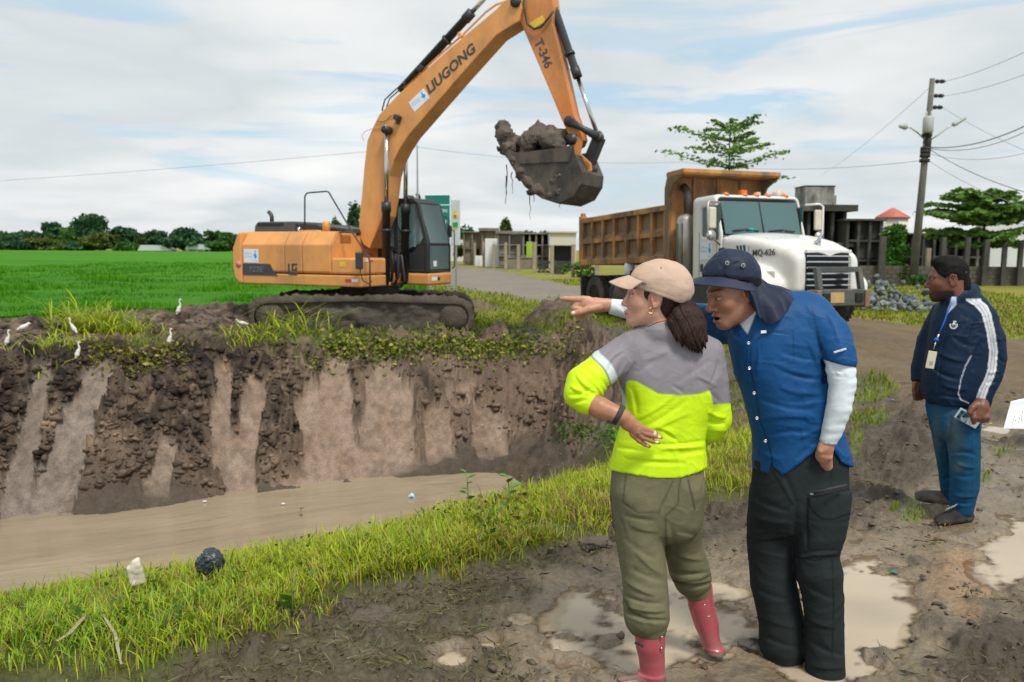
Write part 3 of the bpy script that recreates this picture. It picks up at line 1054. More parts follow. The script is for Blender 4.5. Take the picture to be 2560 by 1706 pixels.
lg.build('maker_emblem', DECAL, exc)
# black hood, exhaust, hand rail, mirror
hx0, hx1 = EX(642, 560, -.7)[0], EX(742, 560, -.7)[0]
hd = MB().prism([(hx0, 2.03), (hx0 + .03, 2.22), (hx0 + .12, 2.29), (hx1, 2.29), (hx1, 2.03)], -.8, .55).build('engine_hood', GREYP, exc, .03)
gv = MB()
for k in range(14):
    gv.box((hx0 + .14 + .052 * k, -.804, 2.225), (.03, .01, .07))
gv.build('vent_slots', pmat('void', (.008, .009, .01)), hd)
hx2 = EX(880, 570, -.6)[0]
MB().prism([(hx1 + .01, 2.03), (hx1 + .01, 2.26), (hx1 + .5, 2.24), (hx1 + .6, 2.20), (hx2 - .05, 2.14), (hx2, 2.03)], -.72, .55).build('hood_cover', BLACKP, exc, .03)
ex0, ez0 = EX(680, 558, -.2)
MB().tube([(ex0, -.2, 2.25), (ex0, -.2, 2.42), (ex0 - .03, -.2, 2.48), (ex0 - .09, -.2, 2.53)], .045, 10).build('exhaust_pipe', STEELD, exc)
cx_, cz_ = EX(816, 578, -.9)
MB().lathe([(.08, 2.06), (.08, 2.26), (.06, 2.28)], (cx_, -.9, 0)).build('air_filter', ORANGE, exc)
MB().lathe([(.035, 2.06), (.035, 2.16)], (EX(748, 585, -.95)[0], -.95, 0)).build('filler_cap', CHROME, exc)
MB().prism([(EX(740, 0, -.95)[0], 2.06), (EX(745, 0, -.95)[0], 2.10), (EX(785, 0, -.95)[0], 2.10), (EX(795, 0, -.95)[0], 2.06)], -1.02, -.85).build('filler_box', ORANGE, exc, .01)
hp = [(762, 582, -1.0), (762, 492, -1.0), (766, 484, -1.0), (775, 482, -1.0), (816, 479, -1.0), (822, 481, -1.0), (880, 580, -1.1), (922, 645, -1.25), (925, 660, -1.31), (925, 726, -1.32)]
MB().tube([(*np.insert(EX(a, c_, l), 1, l),) for a, c_, l in hp], .016, 8).build('hand_rail', BLACKP, exc)
MB().tube([(*np.insert(EX(822, 582, -1.0), 1, -1.0),), (*np.insert(EX(882, 581, -1.0), 1, -1.0),)], .014, 8).build('hand_rail', STEELD, exc)
mx_, mz_ = EX(898, 652, -1.45)
mo = MB().box((mx_, -1.45, mz_), (.15, .05, .33), Matrix.Rotation(R(30), 3, 'Z')).build('mirror', BLACKP, exc, .03)
MB().tube([(mx_ + .05, -1.42, mz_ + .17), (mx_ + .12, -1.36, mz_ + .2), (mx_ + .2, -1.3, mz_ + .1)], .012, 6).build('mirror_arm', BLACKP, exc)
MB().tube([(mx_, -1.43, mz_ - .15), (mx_ + .02, -1.38, mz_ - .38), (mx_ + .12, -1.32, mz_ - .45), (mx_ + .2, -1.31, mz_ - .4)], .012, 6).build('mirror_arm', BLACKP, exc)
# cab
CY0, CY1 = .36, 1.28
cabp = [(-.42, 1.23), (-.42, 2.66), (-.30, 2.80), (.86, 2.80), (1.0, 2.70), (1.25, 1.80), (1.25, 1.23)]
cab = MB()
cab.prism([(-.42, 2.64), (-.30, 2.80), (.86, 2.80), (1.0, 2.69)], CY0, CY1)                      # roof
cab.box((.415, (CY0 + CY1) / 2, 1.26), (1.66, CY1 - CY0, .06))
cabo = cab.build('cab', BLACKP, exc, .03)
for y in (CY0 + .03, CY1 - .03):
    MB().prism([(-.42, 1.23), (-.42, 2.66), (-.33, 2.66), (-.33, 1.23)], y - .03, y + .03).build('pillar', BLACKP, cabo, .01)
    MB().prism([(1.25, 1.23), (1.25, 1.80), (1.0, 2.70), (.93, 2.68), (1.16, 1.80), (1.16, 1.23)], y - .04, y + .04).build('pillar', BLACKP, cabo, .01)
    MB().prism([(.38, 1.23), (.38, 2.70), (.46, 2.70), (.46, 1.23)], y - .025, y + .025).build('pillar', BLACKP, cabo, .01)
    MB().prism([(-.33, 1.23), (-.33, 1.78), (.38, 1.78), (.38, 1.6), (.85, 1.65), (1.16, 2.02), (1.16, 1.23)], y - .02, y + .02).build('lower_panel', BLACKP, cabo, .005)
    MB().prism([(-.33, 1.78), (-.33, 2.66), (.38, 2.68), (.38, 1.78)], y - .004, y + .004).build('side_window', GLASS, cabo)
    MB().prism([(.46, 1.62), (.46, 2.68), (.93, 2.68), (1.16, 1.90)], y - .004, y + .004).build('side_window', GLASS, cabo)
MB().prism([(1.245, 1.86), (1.0, 2.68), (1.004, 2.68), (1.249, 1.86)], CY0 + .07, CY1 - .07).build('front_window', GLASS, cabo)
MB().prism([(1.24, 1.30), (1.24, 1.80), (1.246, 1.80), (1.246, 1.30)], CY0 + .07, CY1 - .07).build('front_window', GLASS, cabo)
MB().box((1.23, .82, 1.83), (.04, .86, .06)).build('window_bar', BLACKP, cabo, .01)
MB().box((-.38, .82, 1.5), (.05, .86, .55)).build('rear_panel', BLACKP, cabo)
MB().box((.05, .8, 1.62), (.45, .48, .14)).build('seat', RUBBER, cabo, .04)
MB().box((-.18, .8, 1.98), (.13, .46, .62)).build('seat_back', RUBBER, cabo, .04)
MB().box((.62, .62, 1.55), (.12, .12, .5)).build('control_console', BLACKP, cabo, .02)
MB().box((1.25, .62, 1.42), (.012, .12, .12)).build('window_sticker', WHITE, cabo, 0)
MB().box((.415, .82, 1.09), (1.72, .96, .25)).build('cab_base', ORANGE, exc, .04)
part_box('maker_plate', (1.279, .55, 1.1), (.006, .22, .08), WHITE, exc, 0)
part_box('maker_plate', (1.279, .73, 1.1), (.006, .08, .07), BLACKP, exc, 0)
MB().tube([(1.28, 1.3, 1.3), (1.31, 1.34, 1.35), (1.31, 1.34, 2.1), (1.12, 1.32, 2.3)], .014, 6).build('grab_bar', BLACKP, exc)
MB().tube([(1.05, 1.3, 2.45), (1.12, 1.45, 2.4), (1.12, 1.45, 2.2)], .012, 6).build('mirror_arm', BLACKP, exc)
MB().box((1.12, 1.46, 2.12), (.06, .15, .26)).build('mirror', BLACKP, exc, .03)
# turntable and tracks, turned against the house
MB().lathe([(.62, .62), (.62, .96), (.75, .97)], (0, 0, 0), seg=32).build('turntable', MUDD, exc)
TR = Matrix.Rotation(R(29), 3, 'Z')
MB().box((0, 0, .55), (1.6, 1.7, .3), TR).build('undercarriage', MUDD, exc, .05)
for sg in (-1, 1):
    L2, r0, wd_ = 1.82, .36, .62
    nu, nv = 150, 9
    u = np.linspace(0, 1, nu, endpoint=False)
    per = 2 * L2 * 2 + 2 * math.pi * r0
    sarc = u * per
    x = np.zeros(nu)
    z = np.zeros(nu)
    nx_ = np.zeros(nu)
    nz_ = np.zeros(nu)
    for i, q in enumerate(sarc):
        if q < 2 * L2:
            x[i], z[i], nz_[i] = -L2 + q, 2 * r0, 1
        elif q < 2 * L2 + math.pi * r0:
            an = (q - 2 * L2) / r0
            x[i], z[i], nx_[i], nz_[i] = L2 + r0 * math.sin(an), r0 + r0 * math.cos(an), math.sin(an), math.cos(an)
        elif q < 4 * L2 + math.pi * r0:
            x[i], z[i], nz_[i] = L2 - (q - 2 * L2 - math.pi * r0), 0, -1
        else:
            an = (q - 4 * L2 - math.pi * r0) / r0
            x[i], z[i], nx_[i], nz_[i] = -L2 - r0 * math.sin(an), r0 - r0 * math.cos(an), -math.sin(an), -math.cos(an)
    # the belt sags between its rollers
    z = z - (z > r0 * 1.9) * .05 * np.cos(x / L2 * math.pi) * -1 * .4
    shoe = .022 * ((sarc / .19) % 1 < .22)
    vs = []
    for j in range(nv):
        yy = sg * 1.12 + (j / (nv - 1) - .5) * wd_
        nzv = fbm(xyz(sarc * 4, 0 * sarc + yy * 5, 3 + sg), 4, .6)
        amp = shoe + .055 * nzv + .05 * np.abs(vnoise(xyz(sarc * 11, 0 * sarc + yy * 9, 7.0))) + .03 * vnoise(xyz(sarc * 23, 0 * sarc + yy * 17, 3.0)) + (.02 if j in (0, nv - 1) else 0)
        vs.append(np.stack([x + nx_ * amp, np.full(nu, yy) + .02 * nzv * (j in (0, nv - 1)), z + nz_ * amp], -1))
    v = np.concatenate(vs)
    f = [(j * nu + i, j * nu + (i + 1) % nu, (j + 1) * nu + (i + 1) % nu, (j + 1) * nu + i) for j in range(nv - 1) for i in range(nu)]
    # inner skirts of the belt
    inner = []
    for yy in (sg * 1.12 - wd_ / 2 + .03, sg * 1.12 + wd_ / 2 - .03):
        k_ = .86
        inner.append(np.stack([x * 1.0 - nx_ * .07, np.full(nu, yy), (z - r0) - nz_ * .07 + r0], -1))
    b0 = len(v)
    v = np.concatenate([v] + inner)
    f += [(i, b0 + i, b0 + (i + 1) % nu, (i + 1) % nu) for i in range(nu)]
    f += [((nv - 1) * nu + i, (nv - 1) * nu + (i + 1) % nu, b0 + nu + (i + 1) % nu, b0 + nu + i) for i in range(nu)]
    v = v @ np.array(TR).T
    v[:, 2] += .02
    tk = link('track', np_mesh('track', v, np.array(f), MUDD, True), exc)
    gu, gz = np.meshgrid(np.linspace(-L2 - .26, L2 + .26, 110), np.linspace(.05, .66, 22))
    yy = sg * 1.12 + sg * (wd_ / 2 - .10) + sg * (.09 * fbm(xyz(gu * 2.2, gz * 3, 4.0), 5, .65) + .03 * vnoise(xyz(gu * 7, gz * 7, 2.0)))
    v = np.stack([gu, yy, gz + .02], -1).reshape(-1, 3) @ np.array(TR).T
    i = np.arange(gu.size).reshape(gu.shape)
    f = np.stack([i[:-1, :-1], i[:-1, 1:], i[1:, 1:], i[1:, :-1]], -1).reshape(-1, 4)
    link('track_frame', np_mesh('track_frame', v, f, pmat('track_mud', (.050, .042, .034), (.095, .08, .062), 1.6, .85, bump=.8, bscale=14, bdist=.04), True), tk)
    for xx in (-1.82, 1.82):
        w = MB().lathe([(.05, -.04), (.27, -.03), (.29, .03), (.05, .05)], (0, 0, 0), 'y', 28).build('idler_wheel', MUDD, tk)
        w.location = TR @ Vector((xx, sg * (1.12 + .22), .38))
        w.rotation_euler = (0, 0, R(29))
# boom
BL0, BL1 = -.27, .21
bo = [(923, 622), (958, 540), (966, 490), (972, 440), (984, 402), (1000, 371), (1021, 339), (1060, 294), (1150, 190), (1240, 89), (1297, 53), (1304, 20), (1300, -14), (1278, -14), (1240, 23), (1170, 82), (1100, 142), (999, 233), (970, 262), (947, 288), (932, 318), (918, 352), (910, 420), (905, 480), (898, 545), (896, 585), (908, 612)]
bl = [EX(a, c_, BL0) for a, c_ in bo]
boom = MB().prism(bl, BL0, BL1).build('boom', ORANGE, exc, .018)
pv = EX(1290, 6, BL0)
MB().lathe([(.10, -.05), (.10, .53), ], (pv[0], BL0, pv[1]), 'y', 20).build('pivot_pin', BLACKP, boom)
p0, p1 = EX(1073, 222, BL0), EX(1181, 121, BL0)
dr = Vector((p1[0] - p0[0], 0, p1[1] - p0[1]))
fit_text('lettering', 'LIUGONG', DECAL, boom, ((p0[0] + p1[0]) / 2, BL0 - .002, (p0[1] + p1[1]) / 2), dr, (-dr.z, 0, dr.x), dr.length + .12, .20, shear=.18, bold=.03)
q0 = EX(1048, 251, BL0)
sticker(boom, (q0[0], BL0 - .003, q0[1]), dr, (-dr.z, 0, dr.x), .44, .24)


def cyl(name, a, b, lat, r1, r2, frac, par, collar=True, col=BLACKP):
    """hydraulic ram from a to b: barrel for the first part of the way, chrome rod for the rest"""
    A, B = Vector((a[0], lat, a[1])), Vector((b[0], lat, b[1]))
    m = A.lerp(B, frac)
    u = (B - A).normalized()
    t = MB().tube([A, A + u * .06, A + u * .061, m - u * .2, m - u * .199, m], [r1 * .8, r1 * .8, r1, r1, r1 * 1.18, r1 * 1.18], 14).build(name, col, par)
    if collar:
        q = A.lerp(B, frac * .66)
        MB().tube([q - u * .025, q + u * .025], r1 * 1.3, 14).build('collar', col, t)
    MB().tube([m, B], r2, 12).build('rod', CHROME, t)
    rot = u.to_track_quat('Z', 'Y').to_matrix()
    MB().lathe([(r1 * .9, -.09), (r1 * 1.0, .09)], (B.x, B.y, B.z), 'y', 14).build('rod_end', BLACKP, t)
    return t


e0, e1 = EX(966, 712, -.36), EX(968, 326, -.36)
cyl('boom_ram', e0, e1, -.38, .085, .045, .54, exc)
cyl('boom_ram', (e0[0], e0[1]), e1, .33, .085, .045, .54, exc)
s0, s1 = EX(1000, 228, -.03), EX(1228, -22, -.03)
cyl('stick_ram', s0, s1, -.03, .085, .045, .80, exc)
MB().tube([(*np.insert(EX(a, c_, -.2), 1, -.2),) for a, c_ in ((955, 278), (962, 250), (985, 228), (1006, 210), (1014, 208))], .016, 6).build('hose', BLACKP, boom)
MB().tube([(*np.insert(EX(a, c_, -.1), 1, -.1),) for a, c_ in ((966, 268), (975, 246), (998, 226), (1014, 214))], .014, 6).build('hose', BLACKP, boom)
for lt, dy in ((-.18, 0), (-.06, 3)):
    MB().tube([(*np.insert(EX(a, c_ - dy, lt), 1, lt),) for a, c_ in ((1010, 222), (1090, 148), (1160, 86), (1215, 32), (1240, 14), (1262, 6))], .013, 6).build('pipe', ORANGE, boom)
MB().box((*np.insert(EX(1058, 174, -.1), 1, -.1),), (.12, .3, .1), Matrix.Rotation(R(-44), 3, 'Y')).build('pipe_clamp', BLACKP, boom, .01)
MB().box((*np.insert(EX(1158, 92, -.1), 1, -.1),), (.07, .3, .12), Matrix.Rotation(R(-44), 3, 'Y')).build('pipe_clamp', ORANGE, boom, .01)
wl = EX(994, 295, BL0 - .06)
lm = MB().box((wl[0], BL0 - .07, wl[1]), (.14, .12, .11), Matrix.Rotation(R(25), 3, 'Y')).build('work_lamp', BLACKP, boom, .02)
MB().box((wl[0] + .0, BL0 - .05, wl[1] - .09), (.06, .08, .07)).build('lamp_bracket', BLACKP, lm, .01)
MB().tube([(*np.insert(EX(a, c_, BL0 - .02), 1, BL0 - .02),) for a, c_ in ((942, 303), (955, 306), (968, 300), (975, 290), (986, 290))], .007, 5).build('lamp_cable', STEELD, boom)
MB().tube([(*np.insert(EX(a, c_, BL0 - .02), 1, BL0 - .02),) for a, c_ in ((968, 314), (930, 322), (912, 330), (904, 340), (910, 352))], .006, 5).build('lamp_cable', CHROME, boom)
MB().tube([(*np.insert(EX(a, c_, .08), 1, .08),) for a, c_ in ((992, 700), (988, 660), (990, 630), (1004, 640), (1012, 700), (1000, 720))], .03, 8).build('hose', BLACKP, exc)
MB().tube([(*np.insert(EX(a, c_, .0), 1, .0),) for a, c_ in ((978, 705), (984, 655), (980, 625), (996, 640), (996, 690), (985, 715))], .03, 8).build('hose', BLACKP, exc)
# stick, bucket ram, linkage, bucket
st = [(1276, -40), (1297, 47), (1337, 140), (1378, 236), (1402, 295), (1424, 345), (1440, 362), (1455, 350), (1448, 322), (1434, 285), (1403, 145), (1381, 58), (1384, 20), (1378, -40)]
SL0, SL1 = -.19, .13
stick = MB().prism([EX(a, c_, SL0) for a, c_ in st], SL0, SL1).build('stick', ORANGE2, exc, .015)
t0, t1 = EX(1340, 103, SL0), EX(1366, 165, SL0)
dr2 = Vector((t1[0] - t0[0], 0, t1[1] - t0[1]))
fit_text('lettering', 'T-346', DECAL, stick, ((t0[0] + t1[0]) / 2 + .05, SL0 - .002, (t0[1] + t1[1]) / 2), dr2, (-dr2.z, 0, dr2.x), .56, .18, bold=.015)
wt_ = EX(1343, 57, SL0)
part_box('warning_label', (wt_[0], SL0 - .003, wt_[1]), (.30, .006, .13), YELL, stick, 0, Matrix.Rotation(R(-24), 3, 'Y'))
MB().tube([(*np.insert(EX(a, c_, SL0 - .06), 1, SL0 - .06),) for a, c_ in ((1310, -10), (1312, 30), (1318, 60), (1335, 73), (1352, 68), (1368, 50), (1384, 28))], .022, 7).build('hose', BLACKP, stick)
cyl('bucket_ram', EX(1386, 22, -.03), EX(1493, 336, -.03), -.03, .075, .04, .55, exc)
for lt in (-.26, .19):
    a, b_ = EX(1424, 304, lt), EX(1497, 344, lt)
    MB().tube([(a[0], lt, a[1]), ((a[0] * .65 + b_[0] * .35), lt, a[1] * .65 + b_[1] * .35), (b_[0], lt, b_[1])], [.095, .05, .085], 10).build('link', BLACKP, exc)
    MB().lathe([(.10, -.04), (.10, .04)], (a[0], lt, a[1]), 'y', 16).build('link_pin', STEELD, exc)
    MB().lathe([(.09, -.04), (.09, .04)], (b_[0], lt, b_[1]), 'y', 16).build('link_pin', STEELD, exc)
a, b_ = EX(1500, 347, -.03), EX(1470, 412, -.03)
MB().prism([(a[0] - .1, a[1] + .04), (a[0] + .08, a[1]), (b_[0] + .09, b_[1] - .05), (b_[0] - .09, b_[1] + .0)], -.17, .11).build('link', BLACKP, exc, .03)
BKL, BKR = -.60, .54
prof = [(1252, 366), (1278, 415), (1312, 468), (1354, 497), (1395, 510), (1432, 493), (1452, 460), (1455, 430), (1437, 385), (1433, 363), (1378, 372), (1290, 383)]
pl = [EX(a, c_, BKL) for a, c_ in prof]
bk = thing('tmp', None, None)
bpy.data.objects.remove(bk)
curve = pl[:9]
bm_ = MB()
m_ = len(curve)
cx0 = sum(q[0] for q in pl) / len(pl)
cz0 = sum(q[1] for q in pl) / len(pl)
ins = [(q[0] + (cx0 - q[0]) * .06, q[1] + (cz0 - q[1]) * .06) for q in curve]
bm_.prism(curve + ins[::-1], BKL + .02, BKR - .02)
bucket = bm_.build('bucket', STEELD, exc, .008)
for lt in (BKL, BKR - .03):
    MB().prism(pl, lt, lt + .03).build('side_plate', pmat('bucket_plate', (.022, .025, .025), (.06, .052, .042), 2.2, .55, .2, dirt=(.17, .135, .10), dscale=1.6, damt=.55, bump=.3, bscale=12), bucket, .006)
sp = [EX(a, c_, BKL) for a, c_ in ((1292, 385), (1380, 374), (1432, 365), (1424, 405), (1300, 411))]
MB().prism(sp, BKL - .022, BKL + .001).build('wear_plate', STEELD, bucket, .006)
for k in range(5):
    y = BKL + .06 + k * (BKR - BKL - .12) / 4
    a, b_ = EX(1240, 345, BKL), EX(1262, 385, BKL)
    MB().prism([(a[0] - .02, a[1] + .06), (a[0] + .05, a[1] - .02), (b_[0] + .03, b_[1] - .02), (b_[0] - .02, b_[1] + .03)], y - .04, y + .04).build('tooth', STEELD, bucket, .01)
for lt in (-.24, .16):
    MB().prism([EX(a, c_, lt) for a, c_ in ((1424, 350), (1440, 340), (1458, 352), (1452, 385), (1478, 408), (1480, 428), (1466, 434), (1440, 420))], lt - .02, lt + .02).build('bucket_ear', ORANGE2, bucket, .01)
c0 = EX(1440, 353, -.03)
MB().lathe([(.11, -.30), (.11, .24)], (c0[0], 0, c0[1]), 'y', 18).build('bucket_pin', BLACKP, bucket)
c1 = EX(1473, 420, -.03)
MB().lathe([(.09, -.26), (.09, .20)], (c1[0], 0, c1[1]), 'y', 18).build('bucket_pin', STEELD, bucket)
# the load of wet clay in the bucket: lies in it, so it is a thing of its own
soil = []
for a, c_, lt, r in ((1262, 335, -.45, .19), (1258, 322, -.25, .17), (1266, 350, 0, .2), (1275, 372, -.45, .17), (1270, 365, .3, .19), (1295, 372, -.1, .24), (1322, 355, -.3, .23), (1345, 338, -.2, .22), (1352, 332, .0, .2), (1330, 360, .25, .24), (1372, 352, -.35, .2), (1376, 346, -.1, .22), (1398, 362, -.3, .15), (1402, 352, 0, .2), (1385, 372, .25, .24), (1407, 338, -.1, .12), (1250, 316, -.4, .09), (1258, 312, -.36, .07), (1347, 316, -.1, .1), (1310, 400, -.3, .2), (1350, 400, 0, .28), (1290, 405, -.52, .11), (1300, 430, -.56, .11), (1322, 455, -.56, .12), (1345, 475, -.56, .12), (1372, 488, -.56, .11), (1395, 478, -.57, .10), (1385, 455, -.57, .08), (1400, 440, -.58, .07), (1330, 480, .1, .1), (1300, 440, .2, .1)):
    q = EX(a, c_, lt)
    soil.append(((q[0], lt, q[1]), r))
so = rough_blob('soil_load', soil, .035, MUDL, None, .085, 4.2)
so.location = (*XO, 0)
so.rotation_euler = (0, 0, R(XA))
tag(so, 'heap of wet clay piled in the raised excavator bucket', 'soil')
rt = MB()
for a, c_, ln, lt in ((1268, 412, 100, -.5), (1280, 430, 55, -.4), (1336, 488, 18, -.5), (1325, 480, 70, .2), (1400, 505, 16, -.4), (1264, 440, 70, -.45)):
    pts = []
    for k in range(6):
        q = EX(a + random.uniform(-3, 3), c_ + ln * k / 5, lt)
        pts.append((q[0], lt + random.uniform(-.02, .02), q[1]))
    rt.tube(pts, [.012 - .0018 * k for k in range(6)], 4)
rt.build('hanging_root', pmat('root', (.06, .05, .035), (.10, .085, .05), 9, .8), so)
# ================================================================== dump truck
TPW = pmat('truck_white', (.74, .74, .70), (.68, .67, .62), 1.5, .3, dirt=(.42, .33, .20), dscale=1.1, damt=.28, coat=.3)
BEDO = pmat('bed_orange', (.60, .29, .075), (.46, .195, .045), 1.6, .6, dirt=(.15, .10, .065), dscale=1.5, damt=.62, bump=.15, bscale=20)
BEDM = pmat('muddy_bed', (.30, .17, .07), (.15, .10, .065), 1.8, .8, dirt=(.20, .16, .12), dscale=2.2, damt=.5, bump=.4, bscale=18)
DKMET = pmat('dark_metal', (.05, .055, .055), (.035, .04, .04), 4, .5, .3, dirt=(.14, .11, .08), damt=.35)
BUMP_ = pmat('bumper_grey', (.095, .105, .10), (.07, .08, .075), 3, .5, .2, dirt=(.24, .18, .11), damt=.4, dscale=2)
ALU = pmat('aluminium', (.50, .50, .47), (.40, .39, .36), 5, .38, .7, dirt=(.25, .2, .13), damt=.3)
AMBER = pmat('amber_lens', (.80, .16, .015), rough=.25)
CREAM = pmat('cream_plastic', (.62, .57, .45), (.55, .50, .38), 4, .5)
PLATEM = pmat('muddy_plate', (.50, .36, .17), (.42, .28, .11), 12, .6)
VOID = MATS['void']
TO, TPH = np.array((5.40, 16.24)), -70
trk = thing('dump_truck', 'white and orange dump truck parked on the road with ribbed muddy bed', 'truck', (*TO, .27))
trk.rotation_euler = (0, R(-2.2), R(TPH))


def smax(a, b, k):
    h = np.clip(.5 + .5 * (a - b) / k, 0, 1)
    return b * (1 - h) + a * h + k * h * (1 - h)


# hood with swept-back wings
S = SDF((-.85, -1.25, .5), (1.15, 1.25, 2.0), .028)
g = S.grid()
x, y, z = g[..., 0], g[..., 1], g[..., 2]
ay = np.abs(y)
w = np.interp(x, [-.8, 0, .6, 1.0], [.98, .90, .78, .70])
top = np.interp(x, [-.85, -.3, .3, .8, 1.0, 1.15], [1.87, 1.82, 1.70, 1.54, 1.44, 1.34]) - .07 * (ay / w) ** 2
d = smax(smax(smax(ay - w, z - top, .16), x - 1.04, .10), .70 - z + .2 * (x < .3), .05)
d = smax(d, -.80 - x, .02)
ft = 1.24 - .55 * np.maximum(x - .05, 0) ** 2 * 1.2 - .3 * np.maximum(-x - .1, 0) ** 2
f_ = smax(smax(smax(ay - 1.17, z - ft, .1), np.abs(x - .02) - .78, .1), .62 - z, .04)
f_ = smax(f_, .5 - ay, .05)
wh = .60 - np.sqrt((x - 0) ** 2 + (z - .52) ** 2)
d = -smax(-d, -f_, .10)
d = np.where(ay > .58, np.maximum(d, wh), d)
grl = np.maximum(np.maximum(ay - .50, z - 1.40), np.maximum(.72 - z, .98 - x))        # opening for the radiator grille
d = np.maximum(d, -grl)
S.D = d.astype(np.float32)
v, f = S.mesh()
hood = link('hood', np_mesh('hood', v, f, TPW, True), trk)
# cab: hollow, with window openings
S = SDF((-2.02, -1.1, .55), (-.60, 1.1, 2.75), .03)
S.rbox((-1.35, 0, 1.62), (.60, 1.03, 1.02), .12)
g = S.grid()
x, y, z = g[..., 0], g[..., 1], g[..., 2]
S.D = smax(S.D, (x + .86 + .30 * np.maximum(z - 1.85, 0)) * .95, .06).astype(np.float32)
S.rbox((-1.35, 0, 1.85), (.52, .96, .72), .08, .01, True)
S.rbox((-.85, 0, 2.18), (.32, .90, .325), .09, .01, True)
for sg in (-1, 1):
    S.rbox((-1.26, sg * 1.03, 2.10), (.30, .14, .29), .05, .01, True)
    S.cap((-1.02, sg * 1.03, 1.78), (-1.02, sg * 1.03, 2.1), .07, k=.02, sub=True)
v, f = S.mesh()
cabt = link('cab', np_mesh('cab', v, f, TPW, True), trk)
ws = MB()
ws.prism([(-.875, 1.84), (-1.06, 2.50), (-1.055, 2.50), (-.868, 1.84)], -.91, .91)
ws.build('windscreen', GLASS2, cabt)
MB().tube([(-.862, .0, 1.86), (-1.052, .0, 2.50)], .012, 6).build('windscreen_bar', RUBBER, cabt)
for sg in (-1, 1):
    MB().box((-1.24, sg * 1.0, 2.06), (.62, .008, .72)).build('side_window', GLASS2, cabt)
    MB().box((-1.12, sg * 1.006, 2.06), (.03, .02, .64)).build('window_divider', BLACKP, cabt)
    MB().tube([(-.855, sg * .75, 1.90), (-.868, sg * .45, 1.93), (-.88, sg * .12, 1.90)], .014, 6).build('wiper', RUBBER, cabt)
MB().box((-1.75, -.5, 1.85), (.14, .5, .7)).build('seat', pmat('seat_cloth', (.05, .06, .065)), cabt, .05)
MB().box((-1.75, .5, 1.85), (.14, .5, .7)).build('seat', MATS['seat_cloth'], cabt, .05)
MB().box((-1.02, 0, 1.72), (.3, 1.9, .2)).build('dashboard', GREYP, cabt, .05)
for yy, r_, m_ in ((-.45, .10, SKYB), (-.28, .12, TEAL), (-.62, .06, SKYB), (.5, .10, SKYB), (.66, .05, WHITE)):
    MB().lathe([(r_ * .4, -r_ * .6), (r_, -.02), (r_ * .9, r_ * .4), (r_ * .3, r_ * .7)], (-.98, yy, 1.90), seg=14).build('cloth_bundle', m_, cabt)
MB().box((-1.05, .22, 2.36), (.02, .12, .06)).build('rear_view_mirror', WHITE, cabt, .01)
for k, yy in enumerate((-.72, -.28, 0, .28, .72)):
    MB().lathe([(.075, 0), (.07, .04), (.03, .075)], (-1.16, yy, 2.615), seg=14).build('marker_lamp', AMBER, cabt)
MB().box((-1.35, -.18, 2.70), (.12, .14, .12)).build('warning_beacon', AMBER, cabt, .015)
MB().box((-1.35, .18, 2.68), (.10, .10, .10)).build('roof_box', CREAM, cabt, .015)
MB().lathe([(.04, -.35), (.045, 0), (.11, .2)], (-1.4, .62, 2.68), 'x', 14).build('air_horn', CREAM, cabt)
MB().box((-1.4, .75, 2.70), (.2, .2, .13)).build('roof_box', CREAM, cabt, .02)
# door lines, handle, black slab painting the shade of the step gap, steps
for xx in (-.99, -1.62):
    MB().box((xx, -1.031, 1.35), (.012, .006, 1.1)).build('door_gap', VOID, cabt)
part_box('door_handle', (-1.52, -1.035, 1.17), (.10, .02, .16), BLACKP, cabt, .01)
part_box('step_gap_shade', (-.86, -1.0, 1.30), (.17, .06, .52), VOID, cabt, .02)
part_box('cowl_panel', (-.83, 0, 1.25), (.14, 1.96, 1.05), TPW, cabt, .05)
sticker(cabt, (-1.36, -1.034, 1.52), (1, 0, 0), (0, 0, 1), .44, .36)
# hood details
vn = MB().box((-.30, -.945, 1.52), (.36, .03, .15)).build('hood_vent', CHROME, hood, .03)
for k in range(3):
    MB().box((-.40 + .1 * k, -.963, 1.52), (.035, .012, .13), Matrix.Rotation(R(-14), 3, 'Y')).build('vent_slot', VOID, vn)
vn.rotation_euler = (0, 0, R(2.5))
fit_text('lettering', 'MQ-626', DECAL, hood, (.30, -.868, 1.42), (1, .16, 0), (0, .05, 1), .56, .145, bold=.012)
part_box('headlamp', (.52, -.985, 1.02), (.40, .05, .13), pmat('lamp_glass', (.55, .54, .48), rough=.15), hood, .04, Matrix.Rotation(R(18), 3, 'Z'))
part_box('headlamp', (.52, .985, 1.02), (.40, .05, .13), MATS['lamp_glass'], hood, .04, Matrix.Rotation(R(-18), 3, 'Z'))
# grille
gb = MB().box((.965, 0, 1.06), (.05, .98, .68)).build('radiator', VOID, trk)
for k in range(6):
    zz = .82 + .105 * k
    MB().box((1.035, 0, zz), (.035, .97, .034)).build('grille_bar', CHROME, gb, .008)
wp = [(-.50, 1.46), (-.50, 1.40), (-.26, 1.41), (-.12, 1.385), (0, 1.335), (.12, 1.385), (.26, 1.41), (.50, 1.40), (.50, 1.46)]
MB().prism(wp, .985, 1.055, 'x').build('grille_brow', TPW, hood, .008)
s = SDF((-.12, -.08, -.02), (.12, .08, .26), .012)
s.cap((-.05, 0, .06), (.04, 0, .09), .03, .035, .02).cap((.04, 0, .1), (.07, 0, .17), .028, .026).cap((-.04, .02, .05), (-.05, .02, 0), .016).cap((.05, .02, .08), (.06, .02, 0), .014).cap((-.04, -.02, .05), (-.05, -.02, 0), .016).cap((.05, -.02, .08), (.06, -.02, 0), .014).cap((.07, 0, .17), (.10, 0, .165), .018).cap((-.05, 0, .0), (.06, 0, 0), .02)
v, f = s.mesh()
link('hood_ornament', np_mesh('hood_ornament', v + np.array((.72, 0, 1.545), np.float32), f, CHROME, True), hood)
